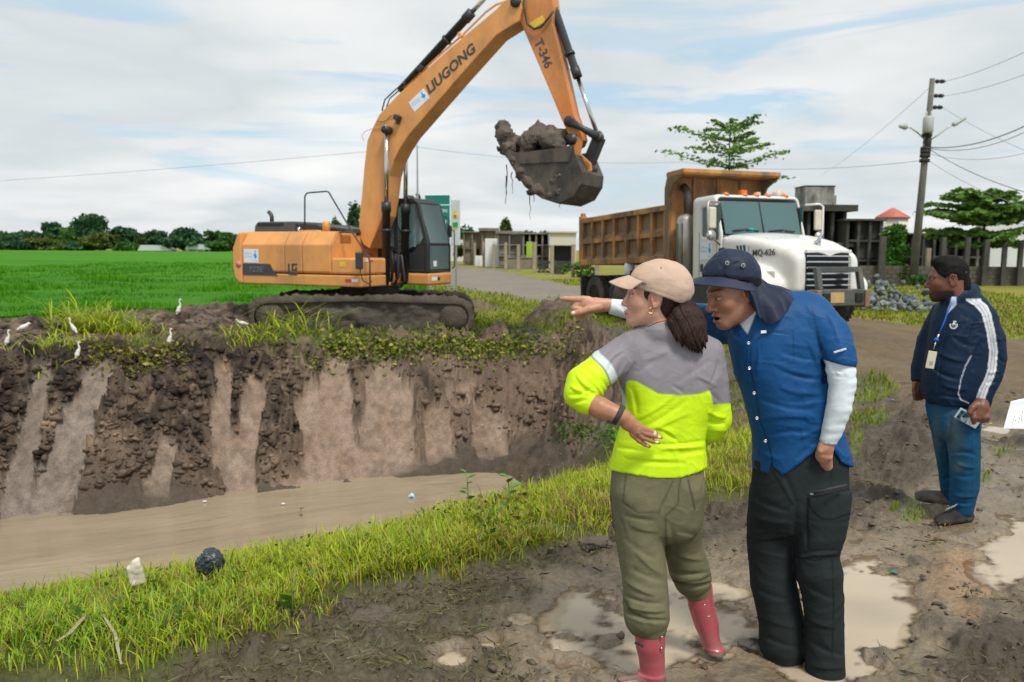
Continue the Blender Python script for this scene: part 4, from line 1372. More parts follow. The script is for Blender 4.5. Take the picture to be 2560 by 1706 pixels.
# bumper and guard
bp = MB().box((1.28, 0, .60), (.26, 1.0, .30)).build('bumper', BUMP_, trk, .02)
for sg in (-1, 1):
    MB().prism([(1.30, .75), (1.40, .75), (1.32, 1.14), (1.22, 1.14)], sg * .46 - .05, sg * .46 + .05).build('guard_post', BUMP_, bp, .01)
    part_box('tow_hook_box', (1.425, sg * .36, .60), (.03, .16, .16), VOID, bp, .01)
    part_box('bumper_end', (1.30, sg * .53, .58), (.30, .10, .32), BEDM, bp, .02)
MB().box((1.27, 0, 1.10), (.10, .86, .10)).build('guard_bar', BUMP_, bp, .01)
npl = part_box('number_plate', (1.416, -.12, .60), (.012, .30, .19), PLATEM, bp, .005)
# mirrors
for sg in (-1, 1):
    MB().tube([(-.9, sg * 1.02, 2.45), (-.82, sg * 1.32, 2.47), (-.78, sg * 1.38, 2.42), (-.78, sg * 1.38, 1.86), (-.8, sg * 1.32, 1.80), (-.86, sg * 1.04, 1.62)], .022, 8).build('mirror_arm', TPW if sg > 0 else ALU, trk)
    part_box('mirror', (-.80, sg * 1.27, 2.14), (.07, .17, .42), CREAM, trk, .03)
    MB().lathe([(.03, -.05), (.10, -.01), (.105, .03)], (-.80, sg * 1.30, 1.80), 'x', 18).build('round_mirror', ALU, trk)
# chassis
for sg in (-1, 1):
    part_box('frame_rail', (-3.2, sg * .45, .92), (8.0, .10, .28), DKMET, trk, .01)
fb = MB()
for xx in (-1.2, -2.4, -3.6, -5.0, -6.3):
    fb.box((xx, 0, .92), (.2, .9, .2))
fb.build('cross_member', DKMET, trk)
part_box('step_box', (-1.35, -.98, .62), (1.0, .34, .5), DKMET, trk, .04)
part_box('step_plate', (-1.3, -1.17, .42), (.8, .1, .05), ALU, trk, .01)
MB().lathe([(.30, -.55), (.32, -.53), (.32, .53), (.30, .55)], (-2.9, -.85, .78), 'x', 24).build('fuel_tank', ALU, trk)
ac = MB().lathe([(.10, 1.0), (.19, 1.02), (.19, 2.20), (.15, 2.28), (.06, 2.32)], (-2.24, -.98, 0), seg=24).build('air_cleaner', ALU, trk)
for k in range(9):
    MB().box((-2.24 - .12 + .03 * k, -1.165 + abs(k - 4) * .009, 1.65), (.012, .02, .95)).build('guard_slot', DKMET, ac)
MB().tube([(-2.28, -.9, 2.2), (-2.30, -.9, 2.75), (-2.36, -.9, 2.86), (-2.46, -.9, 2.92)], .085, 12).build('exhaust_stack', DKMET, trk)
part_box('cab_back_box', (-2.22, .2, 1.45), (.3, 1.5, 1.2), DKMET, trk, .02)
TYRE = pmat('tyre', (.025, .026, .026), (.05, .045, .038), 3, .85, dirt=(.16, .13, .10), dscale=1.6, damt=.45)
RIM = pmat('tan_rim', (.42, .34, .22), (.33, .25, .15), 4, .6, dirt=(.20, .15, .1), damt=.4)


def wheel(par, xx, yy, sg, dual):
    wo = MB().lathe([(.29, -.13), (.36, -.14), (.48, -.135), (.515, -.10), (.52, -.03), (.51, -.028), (.51, .028), (.52, .03), (.515, .10), (.48, .135), (.36, .14), (.29, .13)], (0, 0, 0), 'y', 36).build('tyre', TYRE, None)
    w = thing('wheel', None, None, (xx, yy, .52))
    w.parent = par
    wo.parent = w
    tr_ = MB()
    for k in range(36):
        an = 2 * math.pi * k / 36
        for s2 in (-1, 1):
            tr_.box((.518 * math.cos(an), s2 * .07, .518 * math.sin(an)), (.035, .09, .03), Matrix.Rotation(-an, 3, 'Y'))
    tag(tr_.build('tread', TYRE, w), kind='stuff')
    rp = [(.30, -.13), (.285, -.10), (.27, .02), (.16, .06), (.11, .07), (.11, .10), (.05, .11)] if not dual else [(.30, -.13), (.285, -.11), (.26, .05), (.17, .08), (.11, .05), (.11, -.02), (.05, -.03)]
    q = MB().lathe([(a, sg * b * (1 if not dual else -1) * -1 * -1) for a, b in rp], (0, 0, 0), 'y', 28).build('rim', RIM, w)
    hm = MB()
    for k in range(8):
        an = 2 * math.pi * k / 8
        hm.lathe([(.03, 0), (.03, .012)], (.215 * math.cos(an), sg * (.055 if not dual else -.03) + (-.006), .215 * math.sin(an)), 'y', 10)
    hm.build('rim_hole', VOID, w)
    if dual:
        w2 = link('tyre', wo.data, w)
        w2.location = (0, -sg * .32, 0)
    return w


for sg in (-1, 1):
    wheel(trk, 0, sg * 1.0, sg, False)
    for xx in (-4.95, -6.30):
        wheel(trk, xx, sg * 1.06, sg, True)
    part_box('mud_flap', (-7.0, sg * .95, .72), (.03, .6, .62), RUBBER, trk, .005)
    part_box('mud_flap', (-4.22, sg * .95, .9), (.03, .6, .5), RUBBER, trk, .005)
# dump bed
B0, B1, ZB0, ZB1 = -2.61, -7.15, 1.33, 2.54
bd = MB()
bd.box(((B0 + B1) / 2, 0, ZB0 + .04), (B0 - B1, 2.2, .08))
bd.box((B1 + .03, 0, 1.9), (.06, 2.3, 1.15))
bed = bd.build('dump_bed', BEDM, trk)
hb = MB().prism([(B0 - .02, ZB0), (B0 + .06, ZB0), (B0 + .06, 3.12), (B0 - .02, 3.14)], -1.18, 1.18).build('headboard', BEDO, bed)
MB().prism([(B0 - .02, 3.12), (B0 + .62, 3.13), (B0 + .66, 3.17), (B0 + .66, 3.25), (B0 + .0, 3.24), (B0 - .06, 3.2)], -1.22, 1.22).build('cab_protector', BEDO, bed, .01)
for yy in (-.6, .0, .6):
    part_box('stiffener', (B0 + .08, yy, 2.75), (.05, .06, .75), BEDO, hb, .005)
for sg in (-1, 1):
    MB().prism([(B0 - .1, ZB0), (B0 + .06, ZB0), (B0 + .10, 2.75), (B0 + .22, 2.95), (B0 + .62, 3.12), (B0 - .02, 3.13), (B0 - .12, 2.9)], sg * 1.19 - .03, sg * 1.19 + .03).build('side_gusset', BEDM, bed, .01)
    sw = part_box('side_wall', ((B0 + B1) / 2, sg * 1.08, (ZB0 + ZB1) / 2), (B0 - B1 - .05, .05, ZB1 - ZB0), BEDM, bed, .005)
    for k in range(8):
        xx = B1 + .10 + (B0 - B1 - .20) * k / 7
        wdt = .15 if k in (0, 7) else .10
        part_box('rib', (xx, sg * 1.155, (ZB0 + ZB1) / 2), (wdt, .10, ZB1 - ZB0 - .02), BEDO, sw, .012)
    part_box('top_rail', ((B0 + B1) / 2, sg * 1.15, ZB1 - .05), (B0 - B1, .14, .13), BEDO, sw, .015)
    part_box('middle_rail', ((B0 + B1) / 2, sg * 1.148, (ZB0 + ZB1) / 2), (B0 - B1 - .02, .08, .12), BEDO, sw, .015)
    part_box('bottom_rail', ((B0 + B1) / 2, sg * 1.15, ZB0 + .06), (B0 - B1, .14, .15), BEDO, sw, .015)
    for k in range(7):
        xx = B1 + .10 + (B0 - B1 - .20) * (k + .5) / 7
        for zz in (ZB0 + .14, (ZB0 + ZB1) / 2 + .06):
            MB().prism([(sg * 1.105, zz), (sg * 1.19, zz - .005), (sg * 1.105, zz + .09)], xx - .24, xx + .24, 'x').build('mud_ledge', BEDM, sw)
    part_box('corner_post', (B1 + .02, sg * 1.12, 1.96), (.14, .2, 1.32), BEDO, bed, .02)
    part_box('corner_cap', (B1 + .02, sg * 1.12, 2.66), (.12, .12, .1), BEDO, bed, .03)
bs_ = []
for k in range(26):
    t = random.random()
    bs_.append(((B1 + .35 + (B0 - B1 - .8) * t, random.uniform(-.75, .75), 2.22 + random.uniform(-.05, .10)), random.uniform(.24, .36)))
bso = rough_blob('soil_load', bs_, .06, MUDL, None, .07, 3)
bso.location = trk.location
bso.rotation_euler = trk.rotation_euler
tag(bso, 'grey brown soil filling the bed of the dump truck', 'soil')
cn = MB().lathe([(.11, 0), (.12, .02), (.12, .26), (.05, .33), (.04, .38), (.06, .40)], (0, 0, 0), seg=16).build('jug', WHITE)
cn.data.materials[0] = pmat('white_plastic', (.78, .80, .80), rough=.4)
cn.parent = trk
cn.location = (-4.5, -1.12, 1.05)
cn.name = 'water_jug'
part_box('jug_bracket', (-4.5, -1.05, 1.03), (.3, .25, .03), DKMET, trk, 0)
# ================================================================== behind: graves, fences, houses, sign, pole
CONC = pmat('old_concrete', (.235, .20, .15), (.165, .14, .105), 2.2, .85, dirt=(.09, .08, .062), dscale=1.1, damt=.45, bump=.25, bscale=14)
CONCG = pmat('grey_concrete', (.24, .22, .185), (.18, .165, .14), 1.4, .85, dirt=(.10, .09, .075), dscale=.9, damt=.35)
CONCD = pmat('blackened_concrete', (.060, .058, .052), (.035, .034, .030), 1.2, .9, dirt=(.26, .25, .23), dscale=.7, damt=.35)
STAIN = pmat('stained_plaster', (.42, .41, .37), (.30, .29, .26), 1.5, .85, dirt=(.035, .035, .033), dscale=.9, damt=.62)
POSTM = pmat('concrete_post', (.36, .30, .215), (.28, .23, .16), 3, .85, dirt=(.12, .10, .08), damt=.35)
POSTD = pmat('weathered_post', (.075, .073, .062), (.05, .05, .043), 3, .85, dirt=(.2, .19, .16), damt=.25)
PLASW = pmat('white_plaster', (.80, .80, .80), (.74, .74, .72), 2, .7)
PLASC = pmat('cream_plaster', (.66, .58, .40), (.58, .52, .38), 1.5, .8, dirt=(.55, .56, .56), dscale=.5, damt=.6)
LIME = pmat('lime_paint', (.34, .50, .03), (.27, .42, .03), 3, .7)
REDROOF = pmat('red_roof', (.50, .13, .10), (.42, .10, .08), 3, .6)
TINR = pmat('tin_roof', (.62, .64, .66), (.54, .56, .58), 2, .4, .2)
SIGNG = pmat('sign_green', (.0, .20, .155), (.0, .17, .135), 3, .4)
HAZYW = pmat('pale_wall', (.62, .61, .57), (.54, .53, .49), 1, .8)


def flatbase(px, Y, z=0.0):
    """world x for picture column px at distance Y"""
    p = P(px, 640, Y)
    return float(p[0])


def zat(py, px, Y):
    return float(P(px, py, Y)[2])


def rect_thing(name, label, cat, px0, px1, py0, py1, Y, depth, mat, group=None, rot=0):
    """an upright block whose front fills the picture rectangle at distance Y; returns its empty and size"""
    x0, x1 = flatbase(px0, Y), flatbase(px1, Y)
    zt = zat(py0, (px0 + px1) / 2, Y)
    zb = min(zat(py1, (px0 + px1) / 2, Y), .05)
    t = thing(name, label, cat, ((x0 + x1) / 2, Y, zb), rot, group)
    return t, x1 - x0, zt - zb


def crypt(label, px0, px1, py0, py1, Y, nx, nz, depth=2.4, mat=None, wall=.16, roof=.12, overhang=.15, open_=None):
    """row of grave niches: slabs, uprights, back wall, each its own part"""
    mat = mat or CONC
    t, w, h = rect_thing('grave_niche_block', label, 'tomb', px0, px1, py0, py1, Y, depth, mat, 'tombs behind the fence')
    part_box('back_wall', (0, depth - .1, h / 2), (w - .02, .18, h - .02), mat, t, .01)
    for k in range(nx + 1):
        part_box('upright', (-w / 2 + wall / 2 + (w - wall) * k / nx, depth / 2 - .06, h / 2), (wall, depth - .1, h - .01), mat, t, .01)
    for k in range(nz + 1):
        if k == nz:
            part_box('roof_slab', (0, depth / 2 - overhang / 2, h + roof / 2 + .002), (w + overhang * 2, depth + overhang, roof), mat, t, .015)
        else:
            part_box('shelf_slab', (0, depth / 2 - .05, .08 + (h - .08) * k / nz), (w - .01, depth - .14, .12), mat, t, .01)
    for i in range(nx):
        for j in range(nz):
            if open_ and (i, j) in open_:
                continue
            part_box('niche_front', (-w / 2 + wall / 2 + (w - wall) * (i + .5) / nx, random.uniform(.25, .5), .14 + (h - .08) * (j + .48) / nz), ((w - wall) / nx - wall - .02, .08, (h - .08) / nz - .16), mat, t, .005)
    return t, w, h


crypt('brown concrete tomb block with open niche, left of the tall white panel', 1158, 1203, 582, 662, 88, 2, 2, open_=[(1, 0)])
crypt('tomb block under an overhanging roof slab just behind the tall white panel', 1204, 1240, 578, 662, 86, 1, 2, roof=.3, overhang=.3)
crypt('grey tomb block with closed niches right of the tall white panel', 1243, 1304, 585, 660, 76, 2, 3, mat=CONCG, roof=.25)
crypt('tomb block with dark open niches behind the lime green slab', 1306, 1374, 586, 645, 75, 4, 3, mat=CONCG, open_=[(i, j) for i in range(4) for j in range(3) if (i, j) not in ((3, 0), (2, 0), (3, 1))])
t, w, h = rect_thing('wall', 'tall white painted slab standing behind the concrete fence posts', 'wall', 1213, 1260, 597, 668, 79, .3, PLASW)
part_box('slab', (0, .15, h / 2), (w, .3, h), PLASW, t, .02)
t, w, h = rect_thing('wall', 'low white painted slab left of the tall white one', 'wall', 1188, 1207, 640, 665, 81, .3, PLASW)
part_box('slab', (0, .15, h / 2), (w, .3, h), PLASW, t, .02)
t, w, h = rect_thing('wall', 'lime green painted slab in front of dark tomb niches', 'wall', 1316, 1331, 605, 660, 73, .2, LIME)
part_box('slab', (0, .1, h / 2), (w, .2, h), LIME, t, .02)
t, w, h = rect_thing('wall', 'grey kerb wall below the tomb niches behind the fence posts', 'wall', 1264, 1345, 646, 676, 72, .3, CONC)
part_box('slab', (0, .15, h / 2), (w, .3, h), CONC, t, .02)
part_box('coping', (0, .13, h + .05), (w, .4, .09), CONCG, t, .02)
t, w, h = rect_thing('building', 'cream plastered tomb house with whitish stains left of the dump truck', 'building', 1373, 1440, 582, 668, 72, 3, PLASC)
part_box('wall', (0, 1.5, h / 2 + 1.0), (w, 3, h - 2.0), PLASC, t, .02)
part_box('parapet', (0, 1.4, h + .06), (w + .2, 3.2, .16), PLASC, t, .02)
for xx in (-w / 2 + .15, w / 2 - .15):
    part_box('pillar', (xx, .3, 1.0), (.3, .4, 2.0), PLASC, t, .02)
part_box('opening_shade', (0, 1.9, 1.0), (w - .3, 1.0, 1.98), VOID, t, 0)  # black block painting in the shade of the opening under the wall
for lab, a, b_, Y in (('low crumbling block wall with dark gaps between fence posts', 1343, 1374, 60), ('low dark lattice wall beside the truck bed', 1386, 1426, 56)):
    t, w, h = rect_thing('lattice_wall', lab, 'wall', a, b_, 650, 684, Y, .3, CONCD)
    for r_ in range(4):
        for k in range(max(3, int(w / .36))):
            if random.random() < .16:
                continue
            nb = max(3, int(w / .36))
            part_box('block', (-w / 2 + (k + .5) * w / nb + .08 * (r_ % 2), .12 + random.uniform(-.03, .03), .11 + r_ * .225), (w / nb - .04, .2, .20), CONCD, t, .012)
t, w, h = rect_thing('wall', 'long pale concrete wall far behind the sign', 'wall', 1120, 1170, 600, 625, 110, .3, HAZYW)
part_box('slab', (0, .15, h / 2), (w, .3, h), HAZYW, t, .02)
# posts of the left-hand fence
FP = [(1172, 611, 659, 96), (1187, 608, 664, 86), (1209, 604, 667, 80), (1235, 611, 668, 76), (1264, 607, 675, 68), (1296, 611, 678, 65), (1336, 606, 683, 60), (1380, 613, 687, 56), (1433, 611, 695, 50.5), (1494, 618, 700, 47), (1590, 615, 700, 45)]
fps = ['thin far fence post beside brown tomb block', 'far fence post before the brown tomb block niche', 'fence post at the right edge of the low white slab', 'fence post standing in front of the tall white slab', 'fence post at the right edge of the tall white slab', 'fence post before the grey closed tomb niches', 'fence post right of the lime green slab', 'fence post left of the low lattice wall by the cream tomb house', 'thick nearest fence post just left of the truck bed', 'fence post seen under the truck bed', 'fence post hidden behind the truck']
for (px, t_, b_, Y), lb in zip(FP, fps):
    x0 = flatbase(px, Y)
    hgt = zat(t_, px, Y)
    o_ = MB().box((0, 0, hgt / 2 - .05), (.22 if Y < 60 else .24, .2, hgt + .1), Matrix.Rotation(R(random.uniform(-1.2, 1.2)), 3, 'Y')).build('fence_post', POSTM, None, .02)
    o_.location = (x0, Y, 0)
    o_.rotation_euler = (0, 0, R(random.uniform(-15, 15)))
    tag(o_, 'tan concrete ' + lb, 'post', 'concrete fence posts along the far verge')
# right-hand side: stained tombs, block wall with posts
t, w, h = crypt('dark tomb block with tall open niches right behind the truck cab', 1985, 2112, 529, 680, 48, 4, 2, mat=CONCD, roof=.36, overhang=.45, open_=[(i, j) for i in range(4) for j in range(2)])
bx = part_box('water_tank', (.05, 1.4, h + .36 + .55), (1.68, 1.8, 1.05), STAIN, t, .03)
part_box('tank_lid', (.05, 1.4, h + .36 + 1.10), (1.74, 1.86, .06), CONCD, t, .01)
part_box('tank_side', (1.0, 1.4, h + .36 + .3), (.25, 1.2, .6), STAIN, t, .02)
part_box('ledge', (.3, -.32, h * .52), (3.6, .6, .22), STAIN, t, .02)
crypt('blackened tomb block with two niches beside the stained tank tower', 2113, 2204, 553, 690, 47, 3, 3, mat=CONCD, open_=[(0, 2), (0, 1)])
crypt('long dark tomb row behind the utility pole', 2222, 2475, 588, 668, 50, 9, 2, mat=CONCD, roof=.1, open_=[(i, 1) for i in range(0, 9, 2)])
BWY = 42.5
bx0, bx1 = flatbase(2148, BWY), flatbase(2700, BWY)
bw = thing('block_wall', 'low grey block wall between dark fence posts behind the rubble', 'wall', ((bx0 + bx1) / 2, BWY, 0))
BL = pmat('wall_block', (.115, .105, .082), (.085, .078, .06), 2, .9, dirt=(.2, .19, .16), damt=.3)
bme = None
nb = int((bx1 - bx0) / .41)
for r_ in range(5):
    for k in range(nb):
        xx = -(bx1 - bx0) / 2 + (k + .5 + .5 * (r_ % 2)) * .41
        if bme is None:
            o_ = MB().box((0, 0, 0), (.395, .19, .19)).build('block', BL, bw)
            bme = o_.data
        else:
            o_ = link('block', bme, bw)
        o_.location = (xx, random.uniform(-.012, .012), .10 + r_ * .205)
part_box('mortar_core', (0, .02, .51), (bx1 - bx0 - .1, .12, 1.0), CONCD, bw, 0)
rp_lab = ['dark fence post in the block wall just right of the truck', 'yellowish thin post behind the block wall by the pole', 'dark fence post before the tomb row, left of the standing man', 'dark fence post right behind the standing man head', 'dark fence post right of the standing man', 'dark fence post before the white wall', 'dark fence post at the far right edge']
for (px, t_, Y), lb in zip(((2202, 592, 42.3), (2317, 621, 43.2), (2350, 594, 42.3), (2413, 594, 42.3), (2458, 600, 42.3), (2507, 607, 42.3), (2547, 607, 42.3)), rp_lab):
    hgt = zat(t_, px, Y)
    o_ = MB().box((0, 0, hgt / 2 - .05), (.30 if px == 2202 else .22, .2, hgt + .1)).build('fence_post', POSTM if px == 2317 else POSTD, None, .02)
    o_.location = (flatbase(px, Y), Y - .12, 0)
    o_.rotation_euler = (0, R(random.uniform(-1, 2)), R(random.uniform(-10, 10)))
    tag(o_, lb, 'post', 'dark posts of the block wall')
t, w, h = rect_thing('wall', 'plain white wall behind the tree at the right edge', 'wall', 2440, 2640, 560, 690, 52, .3, PLASW)
part_box('slab', (0, .15, h / 2), (w, .3, h), pmat('dull_white', (.66, .68, .69), (.60, .62, .63), 1, .8), t, .02)
# round house with a red roof
Yh = 62
hx = flatbase(2226, Yh)
ht = thing('round_house', 'small pale round house with a conical red tiled roof', 'house', (hx, Yh, 0))
zt = zat(545, 2226, Yh)
MB().lathe([(1.12, 0), (1.12, zt)], seg=8).build('wall', HAZYW, ht)
MB().lathe([(1.28, zt - .05), (1.26, zt + .05), (.25, zat(523, 2226, Yh)), (.05, zat(520, 2226, Yh))], seg=8).build('roof', REDROOF, ht)
# houses far across the field
for lb, a, b_, t_, w_, Y, rt_ in (('low far farm shed with white tin roof and open front', 352, 432, 627, 613, 245, 6), ('small far white farm house with pale roof at the tree line', 470, 530, 624, 611, 245, 4)):
    x0, x1 = flatbase(a, Y), flatbase(b_, Y)
    t = thing('farm_shed' if rt_ == 6 else 'farm_house', lb, 'house', ((x0 + x1) / 2, Y, 0))
    zr, zw = zat(w_, a, Y), zat(t_, a, Y)
    W = x1 - x0
    MB().prism([(-W / 2 - .5, zw), (W / 2 + .5, zw), (W / 2 - 3, zr), (-W / 2 + .5, zr)], -1, 5).build('roof', TINR, t)
    part_box('wall', (-W / 2 + (1 if rt_ == 6 else W * .35), 2, zw / 2), (2 if rt_ == 6 else W * .7, 3.8, zw), HAZYW, t, 0)
    part_box('wall', (W * .1, 3.6, zw / 2), (W * .7, .4, zw), CONCD, t, 0)
    for xx in (-.1, .2, .42):
        part_box('post', (xx * W, -.6, zw / 2), (.3, .3, zw), HAZYW, t, 0)
# ------------------------------------------------------------------ road sign
SY = 32.0
sx0, sx1 = flatbase(1061, SY), flatbase(1128, SY)
sg_ = thing('road_sign', 'tall green road sign with white lettering behind the excavator cab', 'sign', ((sx0 + sx1) / 2, SY, 0), R(-12))
zt, zb = zat(486, 1095, SY), zat(655, 1095, SY)
W = (sx1 - sx0) / math.cos(R(12))
part_box('panel', (0, 0, (zt + zb) / 2), (W, .05, zt - zb), WHITE, sg_, .02)
part_box('green_face', (0, -.028, (zt + zb) / 2), (W - .08, .006, zt - zb - .08), SIGNG, sg_, .01)
for k, wd_ in enumerate(('CANTON', 'GUAYAS', 'BABAHOYO', 'KM 26')):
    fit_text('lettering', wd_, WHITE, sg_, (0, -.034, zt - .62 - .42 * k), (1, 0, 0), (0, 0, 1), W * .72, .14)
part_box('divider', (0, -.033, zt - .40), (W - .1, .006, .035), WHITE, sg_, 0)
for xx in (-W / 2 + .15, W / 2 - .15):
    part_box('post', (xx, .06, zb / 2 + .3), (.09, .06, zb + .8), ALU, sg_, .005)
s2x = flatbase(1139, SY + .4)
s2 = thing('sign_panel', 'narrow white roadside panel with yellow and green emblems beside the green sign', 'sign', (s2x, SY + .4, 0), R(-12))
z2t, z2b = zat(498, 1139, SY), zat(614, 1139, SY)
part_box('panel', (0, 0, (z2t + z2b) / 2), (.36, .05, z2t - z2b), pmat('sign_white', (.60, .66, .66), rough=.5), s2, .02)
part_box('post', (.0, .05, z2b / 2), (.08, .06, z2b + .4), ALU, s2, 0)
MB().lathe([(.11, -.03), (.10, -.036)], (0, 0, z2t - .62), 'y', 18).build('yellow_emblem', YELL, s2)
MB().prism([(-.05, z2t - .42), (.05, z2t - .42), (.08, z2t - .55), (-.08, z2t - .55)], -.034, -.028).build('yellow_emblem', YELL, s2)
MB().lathe([(.04, -.037), (.035, -.042)], (0, 0, z2t - .62), 'y', 12).build('dark_figure', DKMET, s2)
MB().prism([(-.10, z2t - .86), (.10, z2t - .86), (.10, z2t - 1.02), (0, z2t - 1.2), (-.10, z2t - 1.02)], -.036, -.028).build('green_shield', pmat('shield_green', (.02, .35, .10)), s2)
MB().prism([(-.07, z2t - 1.06), (.07, z2t - 1.06), (0, z2t - 1.2)], -.042, -.034).build('yellow_emblem', YELL, s2)
# ------------------------------------------------------------------ utility pole with lamps, transformer and wires
UY = 42.0
ub = P(2281, 718, UY)
ut = P(2331, 197, UY)
pole = thing('utility_pole', 'leaning concrete utility pole with transformer and two street lamps', 'pole', (ub[0], UY, 0))
o0 = np.array((ub[0], UY, 0))


def UP(px, py, dy=0):
    q = P(px, py, UY + dy) - o0
    return (q[0], q[1], q[2])


MB().tube([UP(2281, 722), UP(2331, 197)], [.21, .12], 12).build('shaft', pmat('pole_concrete', (.17, .165, .14), (.12, .115, .10), 2, .85, dirt=(.05, .05, .045), damt=.35), pole)
for k, py in enumerate((203, 239, 268)):
    px = 2331 - (py - 197) * .096
    MB().tube([UP(px, py), UP(px + 34, py + 1)], .03, 6).build('cross_arm', DKMET, pole)
    for q in (14, 26):
        MB().lathe([(.05, -.09), (.11, -.07), (.06, -.03), (.11, 0), (.06, .04), (.09, .08)], UP(px + q, py + 1), 'x', 10).build('insulator', RUBBER, pole)
tp = UP(2315, 316)
MB().lathe([(.22, -.36), (.25, -.33), (.25, .33), (.20, .40), (.06, .43)], (tp[0] - .1, tp[1] - .42, tp[2]), seg=20).build('transformer', pmat('transformer_grey', (.45, .47, .46), (.38, .4, .39), 3, .5), pole)
for q in (-.12, .12):
    MB().lathe([(.03, .38), (.05, .45), (.03, .5), (.05, .55), (.03, .65)], (tp[0] - .1 + q, tp[1] - .42, tp[2]), seg=10).build('bushing', CREAM, pole)
for pts, hd_, up in (([(2312, 350), (2295, 333), (2275, 319), (2262, 317)], (2257, 317), 0), ([(2322, 353), (2345, 338), (2370, 319), (2385, 310)], (2396, 305), 1)):
    arm = MB().tube([UP(*q) for q in pts], .035, 8).build('lamp_arm', ALU, pole)
    c_ = UP(*hd_)
    s = SDF(np.array(c_) - (.6, .4, .4), np.array(c_) + (.6, .4, .4), .03)
    a_, b_ = (UP(2386, 311), UP(2412, 296)) if up else (UP(2262, 317), UP(2252, 316))
    s.cap(a_, b_, .12 if up else .16, .08 if up else .10, .02)
    v, f = s.mesh()
    link('lamp_head', np_mesh('lamp_head', v, f, pmat('lamp_grey', (.42, .45, .45), rough=.4), True), arm)
bnd = MB()
for py in (338, 372, 380, 390, 402):
    px = 2331 - (py - 197) * .096
    bnd.lathe([(.24, -.08), (.24, .08)], UP(px, py), 'z', 12)
bnd.lathe([(.16, -.5), (.2, 0), (.14, .5)], UP(2318, 356), 'z', 10)
bnd.build('cable_bands', RUBBER, pole)
WIRE = pmat('wire', (.26, .29, .30), rough=.6)


def wire(pts, Y0, Y1, r, label, sag=.0):
    q = []
    m = 14
    (ax, ay), (bx_, by_) = pts
    A, B = Vector(P(ax, ay, Y0)), Vector(P(bx_, by_, Y1))
    for k in range(m + 1):
        t = k / m
        p = A.lerp(B, t)
        p.z -= sag * 4 * t * (1 - t)
        q.append(p)
    o_ = MB().tube(q, r * .55, 5).build('power_line', WIRE)
    tag(o_, label, 'wire', 'overhead wires')


wire(((2327, 369), (2660, 262)), UY, 34, .05, 'thick bundled cable running from the pole up to the right edge', .5)
wire(((2327, 372), (2660, 276)), UY, 34, .03, 'thin cable just below the thick bundled cable', .6)
wire(((2323, 385), (2660, 352)), UY, 36, .02, 'faint nearly level wire from the pole to the right edge', .5)
wire(((2322, 372), (2660, 505)), UY, 30, .035, 'cable sloping down from the pole to the right edge', .3)
wire(((2322, 402), (2660, 545)), UY, 30, .018, 'thin lowest wire sloping down from the pole to the right', .3)
wire(((2362, 204), (2700, 60)), UY, 26, .018, 'topmost wire rising from the pole to the upper right', .2)
wire(((2362, 240), (2700, 130)), UY, 26, .018, 'second wire rising from the pole to the upper right', .2)
wire(((2355, 268), (2700, 430)), UY, 30, .016, 'wire from the lower insulators falling to the right edge', .2)
wire(((2322, 400), (1700, 404)), UY, 60, .022, 'level wire running left from the pole behind the truck', .5)
wire(((2329, 215), (2050, 440)), UY, 80, .018, 'thin wire falling left from the pole top', .3)
wire(((1043, 368), (1700, 406)), 55, 62, .022, 'faint wire running right from the thin mast', .4)
wire(((1043, 368), (-300, 470)), 55, 70, .022, 'long faint wire running left across the field sky', .2)
mb_ = P(1045, 640, 55)
mt_ = P(1043, 363, 55)
o_ = MB().tube([(0, 0, 0), (mt_[0] - mb_[0], 0, mt_[2])], [.09, .05], 8).build('mast', pmat('mast_grey', (.25, .26, .26)))
o_.location = (mb_[0], 55, 0)
tag(o_, 'thin grey mast rising behind the excavator cab', 'pole')
# ------------------------------------------------------------------ rubble
rc = G(2235, 778, .05)
rub = thing('rubble_pile', 'heap of grey broken stones beside the truck front', 'rubble', (rc[0], rc[1] + .6, .05))
RUB = [pmat('rubble_a', (.16, .185, .185), (.11, .13, .13), 4, .85, dirt=(.30, .31, .30), damt=.3), pmat('rubble_b', (.24, .26, .25), (.17, .185, .18), 4, .85), pmat('rubble_c', (.11, .135, .135), (.085, .10, .10), 4, .85)]
rm = []
for k in range(7):
    bmm = bmesh.new()
    bmesh.ops.create_icosphere(bmm, subdivisions=1, radius=1)
    for q in bmm.verts:
        q.co = q.co * random.uniform(.65, 1.2)
        q.co.z *= .75
    me = bpy.data.meshes.new('stone')
    bmm.to_mesh(me)
    bmm.free()
    me.materials.append(RUB[k % 3])
    rm.append(me)
for k in range(230):
    u_ = random.uniform(-1, 1)
    hl = max(0, 1 - abs(u_ + .35) ** 1.2 / 1.25)
    x = u_ * 1.25 + .1
    t = random.random() ** .7
    yy = (random.random() * 2 - 1) * (.3 + .9 * hl)
    zz = 1.05 * hl * max(0, 1 - abs(yy) / (.35 + .9 * hl)) * (.55 + .45 * t)
    o_ = link('stone', rm[k % 7], rub)
    sc_ = random.uniform(.06, .15) * (1.15 if random.random() < .2 else .9)
    o_.location = (x + (0.9 * random.random() if k % 6 == 0 else 0), yy - .15, zz + .02)
    o_.scale = (sc_ * random.uniform(.8, 1.3), sc_, sc_)
    o_.rotation_euler = (random.uniform(0, 6), random.uniform(0, 6), random.uniform(0, 6))
